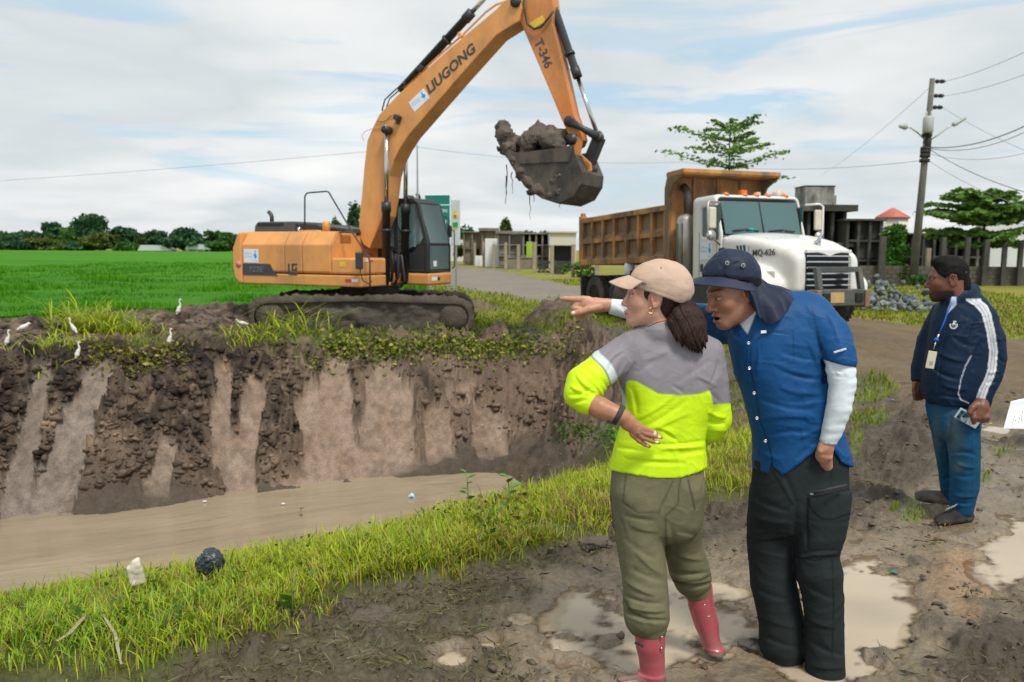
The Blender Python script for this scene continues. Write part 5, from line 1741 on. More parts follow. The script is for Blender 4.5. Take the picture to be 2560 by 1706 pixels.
# ================================================================== vegetation
def leaf_cards(c, size, tilt=1.0, rg=rng):
    """one bent quad per point c (N,3)"""
    m = len(c)
    a = rg.normal(size=(m, 3))
    a[:, 2] *= tilt
    a /= np.linalg.norm(a, axis=1, keepdims=True)
    b = np.cross(a, rg.normal(size=(m, 3)))
    b /= np.linalg.norm(b, axis=1, keepdims=True)
    s = (size * rg.uniform(.6, 1.3, m))[:, None]
    v = np.stack([c - a * s, c + b * s * .55, c + a * s, c - b * s * .55], 1)
    v[:, 1] += np.cross(a, b) * s * .15
    v[:, 3] += np.cross(a, b) * s * .15
    return v.reshape(-1, 3), np.arange(4 * m).reshape(m, 4)


LEAFM = {}


def leaf_mat(name, dark, mid, light):
    if name not in LEAFM:
        LEAFM[name] = attr_mat(name, [(0, dark), (.5, mid), (1, light)], rough=.6, spec=.25, trans=.25)
    return LEAFM[name]


LM_DEEP = leaf_mat('leaf_deep_green', (.020, .068, .034), (.038, .108, .044), (.075, .165, .052))
LM_OLIVE = leaf_mat('leaf_olive_green', (.045, .068, .016), (.080, .115, .022), (.13, .17, .03))
LM_MID = leaf_mat('leaf_mid_green', (.028, .088, .020), (.055, .145, .024), (.10, .21, .032))
LM_BRIGHT = leaf_mat('leaf_bright_green', (.030, .11, .012), (.06, .19, .015), (.11, .28, .02))
LM_LAYER = leaf_mat('leaf_almond', (.06, .16, .03), (.14, .27, .05), (.26, .40, .10))
BARK = pmat('bark', (.085, .07, .05), (.055, .046, .035), 9, .9, bump=.4, bscale=20)


def tree(name, label, x, Y, h, w, mat, lobes=7, cards=1500, size=.55, group='trees at the field edge', trunk=True, seed=0, low=.15, cat='tree'):
    rg = np.random.default_rng(seed + 100)
    t = thing(name, label, cat, (x, Y, 0), 0, group)
    if trunk:
        tb = MB().tube([(0, 0, -.2), (.02 * w, 0, h * .3), (-.02 * w, 0, h * .62)], [max(.1, h * .03), h * .022, h * .008], 7)
        for k in range(4):
            an = k * 1.7 + seed
            tb.tube([(0, 0, h * (.22 + .06 * k)), (math.cos(an) * w * .18, math.sin(an) * w * .18, h * (.42 + .07 * k)), (math.cos(an) * w * .34, math.sin(an) * w * .3, h * (.52 + .08 * k))], [h * .012, h * .008, h * .003], 5)
        tb.build('trunk', BARK, t)
    pts, tint = [], []
    for k in range(lobes):
        an = rg.uniform(0, 2 * math.pi)
        rr = rg.uniform(.0, .62)
        zc = h * rg.uniform(low + .18, .84)
        shr = 1 - .55 * max(0, zc / h - .45)
        c = np.array((math.cos(an) * rr * w / 2 * shr, math.sin(an) * rr * w / 2 * shr, zc))
        rad = np.array((w * .30, w * .30, min(h * .22, h - zc + .02 * h))) * rg.uniform(.75, 1.15)
        m = cards // lobes
        d = rg.normal(size=(m, 3))
        d /= np.linalg.norm(d, axis=1, keepdims=True)
        d = d * (rg.uniform(.25, 1, m) ** .45)[:, None] * (1 + .25 * fbm(d * 2.2 + k * 5, 2)[:, None])
        p = c + d * rad
        pts.append(p)
        tint.append(np.clip(.45 + .35 * vnoise(p / w * 5 + seed) + .25 * rg.uniform(-1, 1) + .25 * rg.normal(size=m) * .6, 0, 1))
    p = np.concatenate(pts)
    p[:, 2] = np.maximum(p[:, 2], h * low * .6)
    tn = np.concatenate(tint)
    v, f = leaf_cards(p, size, 1, rg)
    link('crown', np_mesh('crown', v, f, mat, False, {'tint': np.repeat(tn, 4)}), t)
    return t


FLD = 1.0 / 1.0
tl = [('bushy_tree', 'round dark green tree at the left edge of the field', 22, 592, 95, LM_DEEP, 258), ('tall_tree', 'loose dark tree with gaps behind the left hedge trees', 64, 576, 110, LM_DEEP, 272), ('pine_tree', 'slim dark tree with a flat layered top, left of the tallest one', 132, 557, 62, LM_DEEP, 268), ('bushy_tree', 'brighter green round tree under the slim flat topped one', 178, 569, 92, LM_MID, 262), ('tall_tree', 'tallest dome shaped dark tree at the field edge', 234, 534, 112, LM_DEEP, 266), ('tall_tree', 'dark round tree right of the tallest dome', 306, 570, 92, LM_DEEP, 264), ('bushy_tree', 'broad olive bush tree in front of the slim flat topped tree', 118, 597, 130, LM_OLIVE, 250), ('bushy_tree', 'dark olive round tree in front of the tallest dome', 250, 588, 104, LM_OLIVE, 248), ('bushy_tree', 'small green bush left of the tin roofed shed', 315, 607, 66, LM_MID, 246), ('bushy_tree', 'low green tree behind the tin roofed shed', 392, 580, 84, LM_DEEP, 268), ('tall_tree', 'broad dark tree between the shed and the small white house', 464, 573, 100, LM_DEEP, 247), ('bushy_tree', 'small pale tree just left of the tin shed roof', 352, 597, 30, LM_OLIVE, 262), ('thin_tree', 'thin airy tree right of the small white house', 532, 577, 52, LM_MID, 262), ('bushy_tree', 'green tree left of the excavator counterweight', 568, 581, 62, LM_MID, 260), ('bushy_tree', 'green tree partly behind the excavator counterweight', 605, 583, 60, LM_OLIVE, 262), ('bushy_tree', 'olive shrub at the far left edge of the field', -10, 600, 70, LM_OLIVE, 250), ('bushy_tree', 'dark tree at the far left edge behind the olive shrub', -45, 580, 120, LM_DEEP, 270), ('bushy_tree', 'low green shrub at the right of the small white house', 545, 606, 70, LM_MID, 246), ('bushy_tree', 'low dark shrub between the two dark olive trees', 190, 607, 80, LM_DEEP, 247), ('bushy_tree', 'low dark shrub at the foot of the left round tree', 55, 607, 90, LM_DEEP, 247), ('bushy_tree', 'low shrub hidden behind the excavator rear', 660, 600, 80, LM_MID, 255)]
for k, (nm, lb, px, pt, wpx, m, Y) in enumerate(tl):
    h = zat(pt, px, Y)
    tree(nm, lb, flatbase(px, Y), Y, h * 1.03, wpx / FPX * Y, m, 9 if nm != 'thin_tree' else 5, 2400 if nm != 'thin_tree' else 420, .72, seed=k, low=.02 if nm == 'bushy_tree' else .12)
for k, (lb, px, pt, wpx, Y, m) in enumerate((('small round tree seen over the excavator hood', 843, 548, 36, 120, LM_OLIVE), ('feathery dark tree just left of the excavator boom', 886, 505, 46, 95, LM_DEEP), ('feathery olive tree behind the excavator cab roof', 1030, 488, 60, 95, LM_OLIVE), ('small pale tree rising over the tomb blocks', 1266, 547, 34, 120, LM_OLIVE))):
    tree('small_tree', lb, flatbase(px, Y), Y, zat(pt, px, Y), wpx / FPX * Y, m, 6, 500, .3, seed=40 + k, low=.5, group='small far trees')
for k, (px, pt, wpx, m) in enumerate(((1165, 563, 90, LM_DEEP), (1215, 571, 90, LM_MID), (1255, 574, 90, LM_DEEP), (1310, 574, 90, LM_OLIVE), (1360, 577, 80, LM_OLIVE), (1110, 575, 70, LM_DEEP))):
    lb = ['dark tree right behind the white sign panel', 'mid green tree behind the brown tomb block', 'dark tree behind the tall white slab', 'olive tree behind the dark tomb niches', 'olive tree left of the cream tomb house', 'dark tree hidden behind the green sign'][k]
    tree('bushy_tree', lb, flatbase(px, 150), 150, zat(pt, px, 150), wpx / FPX * 150, m, 7, 700, .5, seed=60 + k, low=.02, group='trees behind the graves')


def layered_tree(name, label, x, Y, h, w, base, tiers, seed, mat=LM_LAYER, leaf=.13, dens=1.0, limbs=7):
    """tree of flat, spreading storeys: limbs in whorls, leaves in flat sprays"""
    rg = np.random.default_rng(seed)
    t = thing(name, label, 'tree', (x, Y, 0), 0)
    tb = MB().tube([(0, 0, -.1), (.05, .02, h * .5), (-.03, 0, h)], [.12, .08, .02], 8)
    tb.build('trunk', BARK, t)
    lm = MB()
    pts, tint = [], []
    for k, (zf, rf) in enumerate(tiers):
        nl = limbs
        for j in range(nl):
            an = 2 * math.pi * (j + .5 * (k % 2)) / nl + rg.uniform(-.3, .3)
            L = w / 2 * rf * rg.uniform(.5, 1.15)
            z0 = h * zf
            e = np.array((math.cos(an) * L, math.sin(an) * L, z0 + L * rg.uniform(.05, .34)))
            mid = np.array((e[0] * .5, e[1] * .5, z0 + L * .10))
            lm.tube([(0, 0, z0), tuple(mid), tuple(e)], [.035, .022, .006], 5)
            nt = 6
            for q in range(nt):
                u = .25 + .75 * q / (nt - 1)
                b = (1 - u) * np.array((0, 0, z0)) + u * e + np.array((0, 0, .06))
                m = int(26 * dens)
                sp = L * .15 + .05
                al = e / np.linalg.norm(e[:2])
                la = np.array((-al[1], al[0], 0))
                dl = np.array((al[0], al[1], 0))
                wv_ = rg.normal(0, 1, m)
                p = b + wv_[:, None] * la * (L * .16 * (1.25 - u)) + rg.normal(0, L * .07, m)[:, None] * dl + dl * (np.abs(wv_) * L * .08)[:, None]
                p[:, 2] += rg.normal(0, .02, m) - .05 * np.abs(wv_)
                pts.append(p)
                tint.append(np.clip(.5 + .28 * rg.normal(size=m) + .2 * rg.uniform(-1, 1), 0, 1))
    lm.build('limbs', BARK, t)
    p = np.concatenate(pts)
    tn = np.concatenate(tint)
    v, f = leaf_cards(p, leaf, .35, rg)
    link('crown', np_mesh('crown', v, f, mat, False, {'tint': np.repeat(tn, 4)}), t)
    return t


layered_tree('almond_tree', 'layered green tree standing behind the dump truck bed', flatbase(1815, 44), 44, zat(318, 1760, 44), 6.2, 0, ((.62, .9), (.74, 1.0), (.83, .95), (.91, .75), (.98, .5)), 5, leaf=.12, dens=.8, limbs=5)
layered_tree('almond_tree', 'broad layered green tree behind the standing man', flatbase(2455, 44), 44, zat(486, 2440, 44), 6.2, 0, ((.42, .75), (.54, .95), (.65, 1.0), (.75, .95), (.84, .8), (.92, .6), (.98, .4)), 8, leaf=.16, dens=2.0, limbs=7)
tree('green_bush', 'bright green bush left of the utility pole', flatbase(2243, 46), 46, zat(556, 2240, 46), 1.75, LM_BRIGHT, 7, 1300, .12, None, True, 81, .1, 'bush')
tree('green_bush', 'small bush at the foot of the block wall by the pole', flatbase(2300, 41.5), 41.5, .75, 1.2, LM_MID, 5, 500, .09, None, False, 83, .0, 'bush')
tree('green_bush', 'thin weed bush growing up the utility pole base', flatbase(2262, 41.3), 41.3, 1.15, .6, LM_OLIVE, 5, 260, .08, None, False, 84, .0, 'bush')
tree('green_bush', 'bright green bush in front of the tomb houses by the truck', flatbase(1395, 59), 59, .9, 2.2, LM_BRIGHT, 5, 500, .12, None, False, 85, .0, 'bush')
tree('green_bush', 'green bush seen under the dump truck bed', flatbase(1465, 50), 50, 1.0, 2.0, LM_MID, 5, 500, .12, None, False, 86, .0, 'bush')
tree('green_bush', 'small bush left of the fence posts near the sign', flatbase(1148, 92), 92, 2.3, 2.2, LM_OLIVE, 5, 400, .2, None, False, 87, .0, 'bush')


# ------------------------------------------------------------------ grass and crop blades
def blades(base, h, w, lean, tint, rg, curl=.5):
    """base (N,3), heights, widths, lean (share of height that the tip moves sideways) -> triangles"""
    m = len(base)
    an = rg.uniform(0, 2 * math.pi, m)
    d = np.stack([np.cos(an), np.sin(an), np.zeros(m)], -1)
    side = np.stack([-np.sin(an + rg.normal(0, .5, m)), np.cos(an), np.zeros(m)], -1)
    vs = []
    for u, ww in ((0, .8), (.45, 1.0), (.8, .65)):
        c = base + d * (lean * h * u ** 2)[:, None]
        c[:, 2] += h * (u - curl * lean * u ** 2 * .5)
        vs += [c - side * (w * ww / 2)[:, None], c + side * (w * ww / 2)[:, None]]
    c = base + d * (lean * h)[:, None]
    c[:, 2] += h * (1 - curl * lean * .5 - .25 * np.maximum(lean - .5, 0))
    vs.append(c)
    v = np.stack(vs, 1).reshape(-1, 3)
    t = np.array([(0, 1, 3), (0, 3, 2), (2, 3, 5), (2, 5, 4), (4, 5, 6)])
    f = (np.arange(m)[:, None, None] * 7 + t[None]).reshape(-1, 3)
    return v, f, np.repeat(tint, 7)


GRASSM = attr_mat('grass_blade', [(0, (.16, .115, .045)), (.16, (.42, .33, .08)), (.3, (.24, .28, .025)), (.6, (.36, .46, .018)), (.85, (.53, .58, .035)), (1, (.15, .34, .02))], rough=.5, spec=.3, trans=.35)
RICEM = attr_mat('rice_blade', [(0, (.022, .105, .004)), (.5, (.050, .215, .006)), (.8, (.090, .30, .008)), (1, (.17, .37, .015))], rough=.6, spec=.10, trans=.35)


def scatter(mask_fn, box, nn, dmax, rg):
    """points in a box, thinned by the mask and by distance from the camera"""
    x = rg.uniform(box[0], box[1], nn)
    y = rg.uniform(box[2], box[3], nn)
    r = np.hypot(x, y)
    keep = rg.uniform(0, 1, nn) < np.clip((dmax / r) ** 2, 0, 1)
    x, y = x[keep], y[keep]
    z, c, wet, zn = ground(x, y, True)
    k = rg.uniform(0, 1, len(x)) < mask_fn(x, y, zn)
    return np.stack([x, y, z], -1)[k], {q: v[k] for q, v in zn.items()}


def grow():
    rg = np.random.default_rng(3)
    # near bank
    def m1(x, y, zn):
        clump = .5 + .75 * vnoise(xyz(x * 3.3, y * 3.3, 1.5)) + .35 * vnoise(xyz(x * 9, y * 9, 6))
        hang = (1 - zn['wf']) * (1 - zn['endw']) * sstep(3.6, 2.6, zn['d0']) * sstep(.5, 1.0, zn['d0'])
        g = np.maximum(zn['grass'], hang)
        bare = sstep(.62, .40, .5 + .5 * fbm(xyz(x * 1.25, y * 1.25, 61), 4, .6) + .10 * sstep(0, 1.5, zn['d0'] - 2.2) * -1)
        return g * np.clip(.10 + 1.25 * clump, .05, 1) * (.18 + .82 * bare) * (zn['d0'] > .45)
    p, zn = scatter(m1, (-5.5, 3.2, 2.9, 11.5), 900000, 4.6, rg)
    m = len(p)
    r = np.hypot(p[:, 0], p[:, 1])
    big = .5 + .5 * vnoise(xyz(p[:, 0] * 1.1, p[:, 1] * 1.1, 8.8))
    e = sstep(2.4, 1.2, zn['d0'])
    h = (.035 + .06 * rg.uniform(0, 1, m) ** 1.4 + .08 * big * rg.uniform(.2, 1, m)) * (1 + .5 * e) * np.where(rg.uniform(0, 1, m) < .05, 1.7, 1)
    t = np.clip(.50 + .22 * rg.normal(size=m) + .28 * (big - .4) + .12 * vnoise(xyz(p[:, 0] * .7, p[:, 1] * .7, 2)), .18, .90)
    dk_ = np.clip(.05 + .55 * sstep(-.9, -2.0, p[:, 0]) * sstep(5.0, 3.8, p[:, 1]) + .5 * np.maximum(fbm(xyz(p[:, 0] * 1.5, p[:, 1] * 1.5, 51), 3), 0), 0, .8)
    t = np.where(rg.uniform(0, 1, m) < dk_, rg.uniform(.93, 1, m), t)
    fx_, fy_ = flat_pix(p[:, 0].astype(np.float32), p[:, 1].astype(np.float32))
    rim = sstep(-75, -5, poly_sd(ZN_GRASS, fx_, fy_))
    dead = .5 + .5 * fbm(xyz(p[:, 0] * 2.1, p[:, 1] * 2.1, 41), 3) + .16 * rim
    t = np.where(rg.uniform(0, 1, m) < .12 + .5 * sstep(.55, .8, dead), rg.uniform(0, .24, m), t)
    v, f, ti = blades(p, h, rg.uniform(.0028, .0062, m) * (1 + .08 * r), rg.uniform(.15, 1.0, m), t, rg)
    o1 = link('grass', np_mesh('grass', v, f, GRASSM, False, {'tint': ti}))
    tag(o1, 'lush yellow green grass on the near bank of the canal', 'grass', kind='stuff')
    # trampled stems lying in the mud
    def m2(x, y, zn):
        cl = fbm(xyz(x * 1.6, y * 1.6, 4.4), 3)
        return zn['fore'] * sstep(.05, -.5, zn['pud']) * np.clip(.25 + 1.2 * cl + .8 * sstep(1.1, 0, x + .0 * y), .02, 1) * (1 - zn['grass'])
    p, zn = scatter(m2, (-3, 5.5, 2.9, 10), 60000, 4.0, rg)
    m = len(p)
    p[:, 2] += .004
    v, f, ti = blades(p, rg.uniform(.02, .075, m), rg.uniform(.002, .0045, m), rg.uniform(.9, 2.2, m), np.where(rg.uniform(0, 1, m) < .6, rg.uniform(0, .2, m), rg.uniform(.2, .8, m)), rg, 1.0)
    v[:, 2] = np.maximum(v[:, 2], np.repeat(p[:, 2], 7) + rg.uniform(.0, .02, len(v)))
    tag(link('trampled_straw', np_mesh('trampled_straw', v, f, attr_mat('straw', [(0, (.06, .048, .026)), (.14, (.11, .085, .045)), (.22, (.20, .16, .085)), (.5, (.095, .090, .030)), (.8, (.15, .17, .035))], rough=.7), False, {'tint': ti})), 'trampled dry grass stems lying in the mud', 'straw', kind='stuff')
    # verges, bank top, patches
    def m3(x, y, zn):
        cl = .5 + .5 * fbm(xyz(x * .9, y * .9, 3.3), 3)
        return np.clip(np.maximum(zn['top'] * .9, zn['verge'] * (zn['r'] < 60)) * (.35 + cl) + zn['pat'] * .9, 0, 1) * (zn['rice'] > .1)
    p, zn = scatter(m3, (-14, 20, 4, 46), 520000, 13, rg)
    m = len(p)
    r = np.hypot(p[:, 0], p[:, 1])
    h = rg.uniform(.05, .20, m) * np.where(r < 12, .6, np.where(r > 19, .7, 1.0)) * np.where(zn['top'] > .3, .9, 1)
    yel = fbm(xyz(p[:, 0] * .35, p[:, 1] * .35, 6), 3)
    t = np.clip(.52 + .2 * rg.normal(size=m) - .5 * np.maximum(yel, 0) * (r > 20), .1, 1)
    v, f, ti = blades(p, h, .0075 + .0011 * r, rg.uniform(.1, .9, m), t, rg)
    VERGEM = attr_mat('verge_blade', [(0, (.16, .115, .045)), (.16, (.30, .23, .06)), (.3, (.17, .19, .025)), (.6, (.19, .26, .020)), (.85, (.27, .34, .03)), (1, (.08, .20, .02))], rough=.6, spec=.15, trans=.3)
    tag(link('verge_grass', np_mesh('verge_grass', v, f, VERGEM, False, {'tint': ti})), 'rough grass on the verges and far bank', 'grass', kind='stuff')
    # rice: tall stems at the near edge of the field, thinning out with distance
    nn = 330000
    x = rg.uniform(-34, 2, nn)
    y = 16 + 60 * rg.uniform(0, 1, nn) ** 2.0
    sd_ = poly_sd(RICE, x.astype(np.float32), y.astype(np.float32))
    r = np.hypot(x, y)
    k = (sd_ < -.05) & (np.abs(x / y) < .78) & (rg.uniform(0, 1, nn) < np.clip((26 / r) ** 1.2, 0, 1))
    x, y, r = x[k], y[k], r[k]
    m = len(x)
    p = np.stack([x, y, np.full(m, -.12)], -1)
    band = fbm(xyz(x * .22, y * .5, 2.0), 4)
    h = (.50 + .10 * vnoise(xyz(x * .8, y * .8, 4)) + .10 * band) * rg.uniform(.8, 1.12, m)
    t = np.clip(.50 + .45 * band + .20 * rg.normal(size=m), 0, 1)
    v, f, ti = blades(p, h, .012 + .0012 * r, rg.uniform(.05, .45, m), t, rg)
    tag(link('rice_crop', np_mesh('rice_crop', v, f, RICEM, False, {'tint': ti})), 'dense bright green rice plants filling the field', 'rice', kind='stuff')


grow()
# the closed canopy of the crop beyond the single stems
rm_ = bpy.data.materials.new('rice_canopy')
rm_.use_nodes = True
n = Nodes(rm_.node_tree)
o = n.obj()
st = n.mapping(o, (.35, 1.0, 1))
c1 = n.mix(n.ramp(n.noise(st, .09, 6, .6), [(.35, 0.), (.65, 1.)]), (.045, .195, .005), (.085, .275, .008))
c2 = n.mix(n.ramp(n.noise(n.mapping(o, (1, 1.6, 1)), 6, 5, .7), [(.3, .55), (.7, 1.3)]), (0, 0, 0), c1)
c2 = n.mix(1.0, c1, n.ramp(n.noise(n.mapping(o, (1, 1.6, 1)), 6, 5, .7), [(.3, .55), (.7, 1.3)]), 'MULTIPLY')
n('ShaderNodeOutputMaterial', {'Surface': n('ShaderNodeBsdfPrincipled', {'Base Color': c2, 'Roughness': .8, 'Specular IOR Level': .1, 'Normal': n.bump(n.noise(o, 4, 5, .7), .9, .25)})})
MATS['rice_canopy'] = rm_
rp = [q for q in RICE]
rv = [(a, b_, .30) for a, b_ in rp]
ins = []
cxr = np.array(rp).mean(0)
for i in range(len(rp)):
    p0_, p1_, p2_ = np.array(rp[i - 1]), np.array(rp[i]), np.array(rp[(i + 1) % len(rp)])
    tdir = (p2_ - p0_) / np.linalg.norm(p2_ - p0_)
    nrm = np.array((tdir[1], -tdir[0]))
    if poly_sd(rp, np.array([p1_[0] + nrm[0] * .3], np.float32), np.array([p1_[1] + nrm[1] * .3], np.float32))[0] > 0:
        nrm = -nrm
    ins.append(p1_ + nrm * .7)
cm = MB().add([(a, b_, .30) for a, b_ in ins], [tuple(range(len(ins)))])
bmm = bmesh.new()
vs_ = [bmm.verts.new(q) for q in cm.v]
bmm.faces.new(vs_)
bmesh.ops.triangulate(bmm, faces=bmm.faces)
me = bpy.data.meshes.new('rice_field')
bmm.to_mesh(me)
bmm.free()
me.materials.append(rm_)
tag(link('rice_field', me), 'bright green rice field reaching to the far tree line', 'field', kind='stuff')


# ------------------------------------------------------------------ leafy weeds on the far bank, uprooted clumps, sprouts
def weeds(label, pxs, n_, hgt, size, mat, seed, name='weeds', zoff=0.0, spread=(14, 6)):
    rg = np.random.default_rng(seed)
    c = np.concatenate([np.stack([rg.normal(px, spread[0], int(n_ * k)), rg.normal(py, spread[1], int(n_ * k))], -1) for px, py, k in pxs])
    p = hit(c[:, 0], c[:, 1])
    m = len(p)
    c = p + np.stack([0 * p[:, 0], 0 * p[:, 0], zoff + rg.uniform(0.02, 1, m) ** 1.3 * hgt], -1)
    v, f = leaf_cards(c, size, .8, rg)
    t = np.clip(.5 + .3 * rg.normal(size=m), 0, 1)
    return tag(link(name, np_mesh(name, v, f, mat, False, {'tint': np.repeat(t, 4)})), label, 'weeds', kind='stuff')


WEEDM = leaf_mat('weed_leaf', (.085, .11, .02), (.19, .25, .03), (.42, .40, .07))
weeds('leafy green weeds along the top of the far bank below the excavator', [(k, 876 + 8 * math.sin(k / 37), 1) for k in range(820, 1330, 12)], 40, .20, .05, WEEDM, 11, spread=(14, 15))
weeds('trailing weeds and roots on the steep bank under the excavator', [(k, 900 + 10 * math.sin(k / 30), .6) for k in range(760, 1330, 14)], 14, .16, .05, WEEDM, 12, spread=(16, 18))
weeds('weeds hanging over the broken bank at the left', [(k, 905 + 12 * math.sin(k / 25), 1) for k in range(230, 470, 10)], 22, .22, .05, leaf_mat('hang_leaf', (.09, .09, .02), (.19, .19, .035), (.36, .32, .08)), 13, spread=(16, 22))
weeds('low weeds on the clay heap behind the pointing hand', [(k, 860, 1) for k in range(1340, 1460, 10)], 16, .12, .05, WEEDM, 14, spread=(18, 25))
weeds('scattered broad leaved weeds among the near bank grass', [(k, 1600 - (k - 60) * .30 + 40 * math.sin(k / 23), 1) for k in range(60, 1500, 16)], 7, .13, .020, leaf_mat('bank_leaf', (.05, .12, .02), (.12, .22, .03), (.30, .34, .06)), 17, spread=(30, 34))
weeds('broad leaved creeper in the grass beside the standing woman', [(k, 1330 + (k - 1200) * -.12, 1) for k in range(1180, 1330, 12)], 22, .16, .028, leaf_mat('creeper_leaf', (.06, .12, .015), (.12, .19, .02), (.32, .26, .04)), 15, spread=(22, 26))


weeds('green broad leaves on the bank behind the woman elbow', [(k, 1085 + (k - 1400) * .12, 1) for k in range(1395, 1560, 10)], 22, .16, .035, leaf_mat('elbow_leaf', (.04, .11, .015), (.07, .19, .02), (.14, .28, .03)), 16, spread=(12, 16))


def clump(px, py, n_, h, lean_dir, label, seed):
    """uprooted tuft: long blades thrown to one side"""
    rg = np.random.default_rng(seed)
    q = hit(px, py)[0]
    m = n_
    b = np.stack([rg.normal(q[0], .35, m), rg.normal(q[1], .3, m)], -1).astype(np.float32)
    z = ground(b[:, 0], b[:, 1])
    v, f, ti = blades(np.stack([b[:, 0], b[:, 1], z], -1), rg.uniform(.4, 1, m) * h, rg.uniform(.015, .03, m), rg.uniform(.5, 1.6, m), np.clip(rg.normal(.6, .25, m), 0, 1), rg)
    o_ = link('grass_clump', np_mesh('grass_clump', v, f, GRASSM, False, {'tint': ti}))
    tag(o_, label, 'grass clump', kind='stuff')


clump(235, 835, 420, .75, 0, 'uprooted yellow green grass clump among the birds at the field edge', 1)
clump(285, 838, 300, .5, 0, 'smaller uprooted clump right of the long yellow green one', 2)
clump(150, 868, 150, .4, 0, 'flattened light green tuft on the spoil at the far left', 3)
clump(640, 862, 160, .45, 0, 'grass tuft at the rear end of the near track', 4)
clump(760, 835, 70, .9, 0, 'long grass stems leaning over in front of the near track', 5)


def sprout(px, py, z, h, label, leaves, seed, big=.045):
    rg = random.Random(seed)
    q = hit(px, py)[0]
    zz = q[2]
    t = thing('leafy_sprout', label, 'plant', (q[0], q[1], zz - .02))
    top = Vector((rg.uniform(-.03, .03), 0, h))
    MB().tube([(0, 0, 0), (top.x * .3, 0, h * .5), top], [.006, .005, .003], 6).build('stem', pmat('green_stem', (.16, .25, .04)), t)
    for k in range(leaves):
        a = rg.uniform(0, 6.3)
        u = .55 + .45 * k / max(1, leaves - 1)
        c = Vector((top.x * u, 0, h * u))
        d = Vector((math.cos(a), math.sin(a) * .5, rg.uniform(.1, .6))).normalized()
        s_ = d.cross(Vector((0, 0, 1))).normalized()
        L = big * rg.uniform(.8, 1.3)
        up = s_.cross(d) * L * .18
        o_ = MB().add([c, c + d * L * .4 + s_ * L * .5 + up, c + d * L * .9 + s_ * L * .42 + up, c + d * L * 1.45, c + d * L * .9 - s_ * L * .42 + up, c + d * L * .4 - s_ * L * .5 + up, c + d * L * .7 - up * .2], [(0, 1, 6), (1, 2, 6), (2, 3, 6), (3, 4, 6), (4, 5, 6), (5, 0, 6)]).build('leaf', pmat('sprout_leaf', (.10, .26, .03), (.07, .19, .025), 14, .5), t)


sprout(757, 1352, -.35, .50, 'tall leafy sprout at the water edge, leftmost of the three', 4, 1, .055)
sprout(822, 1350, -.35, .36, 'short two leaved sprout right of the tall one at the water edge', 3, 2, .05)
sprout(1172, 1292, -.35, .34, 'broad leaved sprout at the water edge near the mud clump', 5, 3, .045)
sprout(1275, 1285, -.3, .28, 'low pale leaved sprout in the bank grass left of the woman', 4, 4, .06)
sprout(712, 1545, 0, .10, 'single round leaved sprout lying at the turf edge', 2, 5, .06)
sprout(730, 1540, 0, .24, 'bent bare stem sprout at the turf edge', 1, 6, .02)
# ================================================================== people
def col_mat(name, rough=.5, spec=.4, sss=0.0, bump=0, bscale=200, bdist=.001, sheen=0, coat=0, var=.0, vscale=30, crinkle=0):
    """colour from the mesh's own 'col' attribute (patches of cloth, lips, brows)"""
    m = bpy.data.materials.new(name)
    m.use_nodes = True
    n = Nodes(m.node_tree)
    c = n.attr('col', 0)
    if var:
        c = n.mix(1.0, c, n.ramp(n.noise(n.obj(), vscale, 5, .6), [(.3, 1 - var), (.7, 1 + var)]), 'MULTIPLY')
    ins = {'Base Color': c, 'Roughness': rough, 'Specular IOR Level': spec, 'Subsurface Weight': sss, 'Subsurface Radius': (.012, .005, .003), 'Subsurface Scale': 1.0, 'Sheen Weight': sheen, 'Coat Weight': coat}
    if bump:
        ins['Normal'] = n.bump(n.noise(n.obj(), bscale, 3), bump, bdist)
    if crinkle:
        wv = n.noise(n.mapping(n.obj(), (1, 1, 1.6)), 9, 3, .5, .8)
        rd = n.math('ABSOLUTE', n.math('SUBTRACT', wv, .5))
        nd = n.t.nodes.new('ShaderNodeBump')
        n.t.links.new(n.math('POWER', n.math('SUBTRACT', 1.0, n.math('MULTIPLY', rd, 3.2), True), 2.0), nd.inputs['Height'])
        nd.inputs['Strength'].default_value = crinkle
        nd.inputs['Distance'].default_value = .008
        if bump:
            n.t.links.new(ins['Normal'], nd.inputs['Normal'])
        ins['Normal'] = nd.outputs[0]
    n('ShaderNodeOutputMaterial', {'Surface': n('ShaderNodeBsdfPrincipled', ins)})
    return m


SKIN = col_mat('skin', .45, .4, .12, .25, 260, .0008, var=.08, vscale=60)
NYLON = col_mat('nylon_cloth', .58, .22, 0, .25, 300, .0006, var=.05, crinkle=.13)
COTTON = col_mat('cotton_cloth', .9, .1, 0, .5, 420, .0008, .0, var=.09, vscale=25, crinkle=.12)
RUBB = col_mat('boot_rubber', .26, .5, 0, .1, 40, .002, coat=.2, var=.06)
HAIRM = bpy.data.materials.new('hair')
HAIRM.use_nodes = True
n = Nodes(HAIRM.node_tree)
sv = n.mapping(n.obj(), (1, 1, .10), (0, 0, 0), (0, R(18), 0))
hs = n.noise(sv, 230, 4, .6)
n('ShaderNodeOutputMaterial', {'Surface': n('ShaderNodeBsdfPrincipled', {'Base Color': n.mix(n.ramp(hs, [(.4, 0.), (.68, 1.)]), (.012, .006, .004), (.060, .026, .016)), 'Roughness': .5, 'Specular IOR Level': .22, 'Normal': n.bump(hs, .9, .004)})})
HAIRB = pmat('black_hair', (.006, .006, .006), (.012, .011, .010), 60, .7, bump=.6, bscale=260, bdist=.002, spec=.12)
STEEL2 = pmat('silver', (.7, .7, .68), rough=.25, metal=1)
GOLD = pmat('gold', (.75, .50, .22), rough=.22, metal=1)


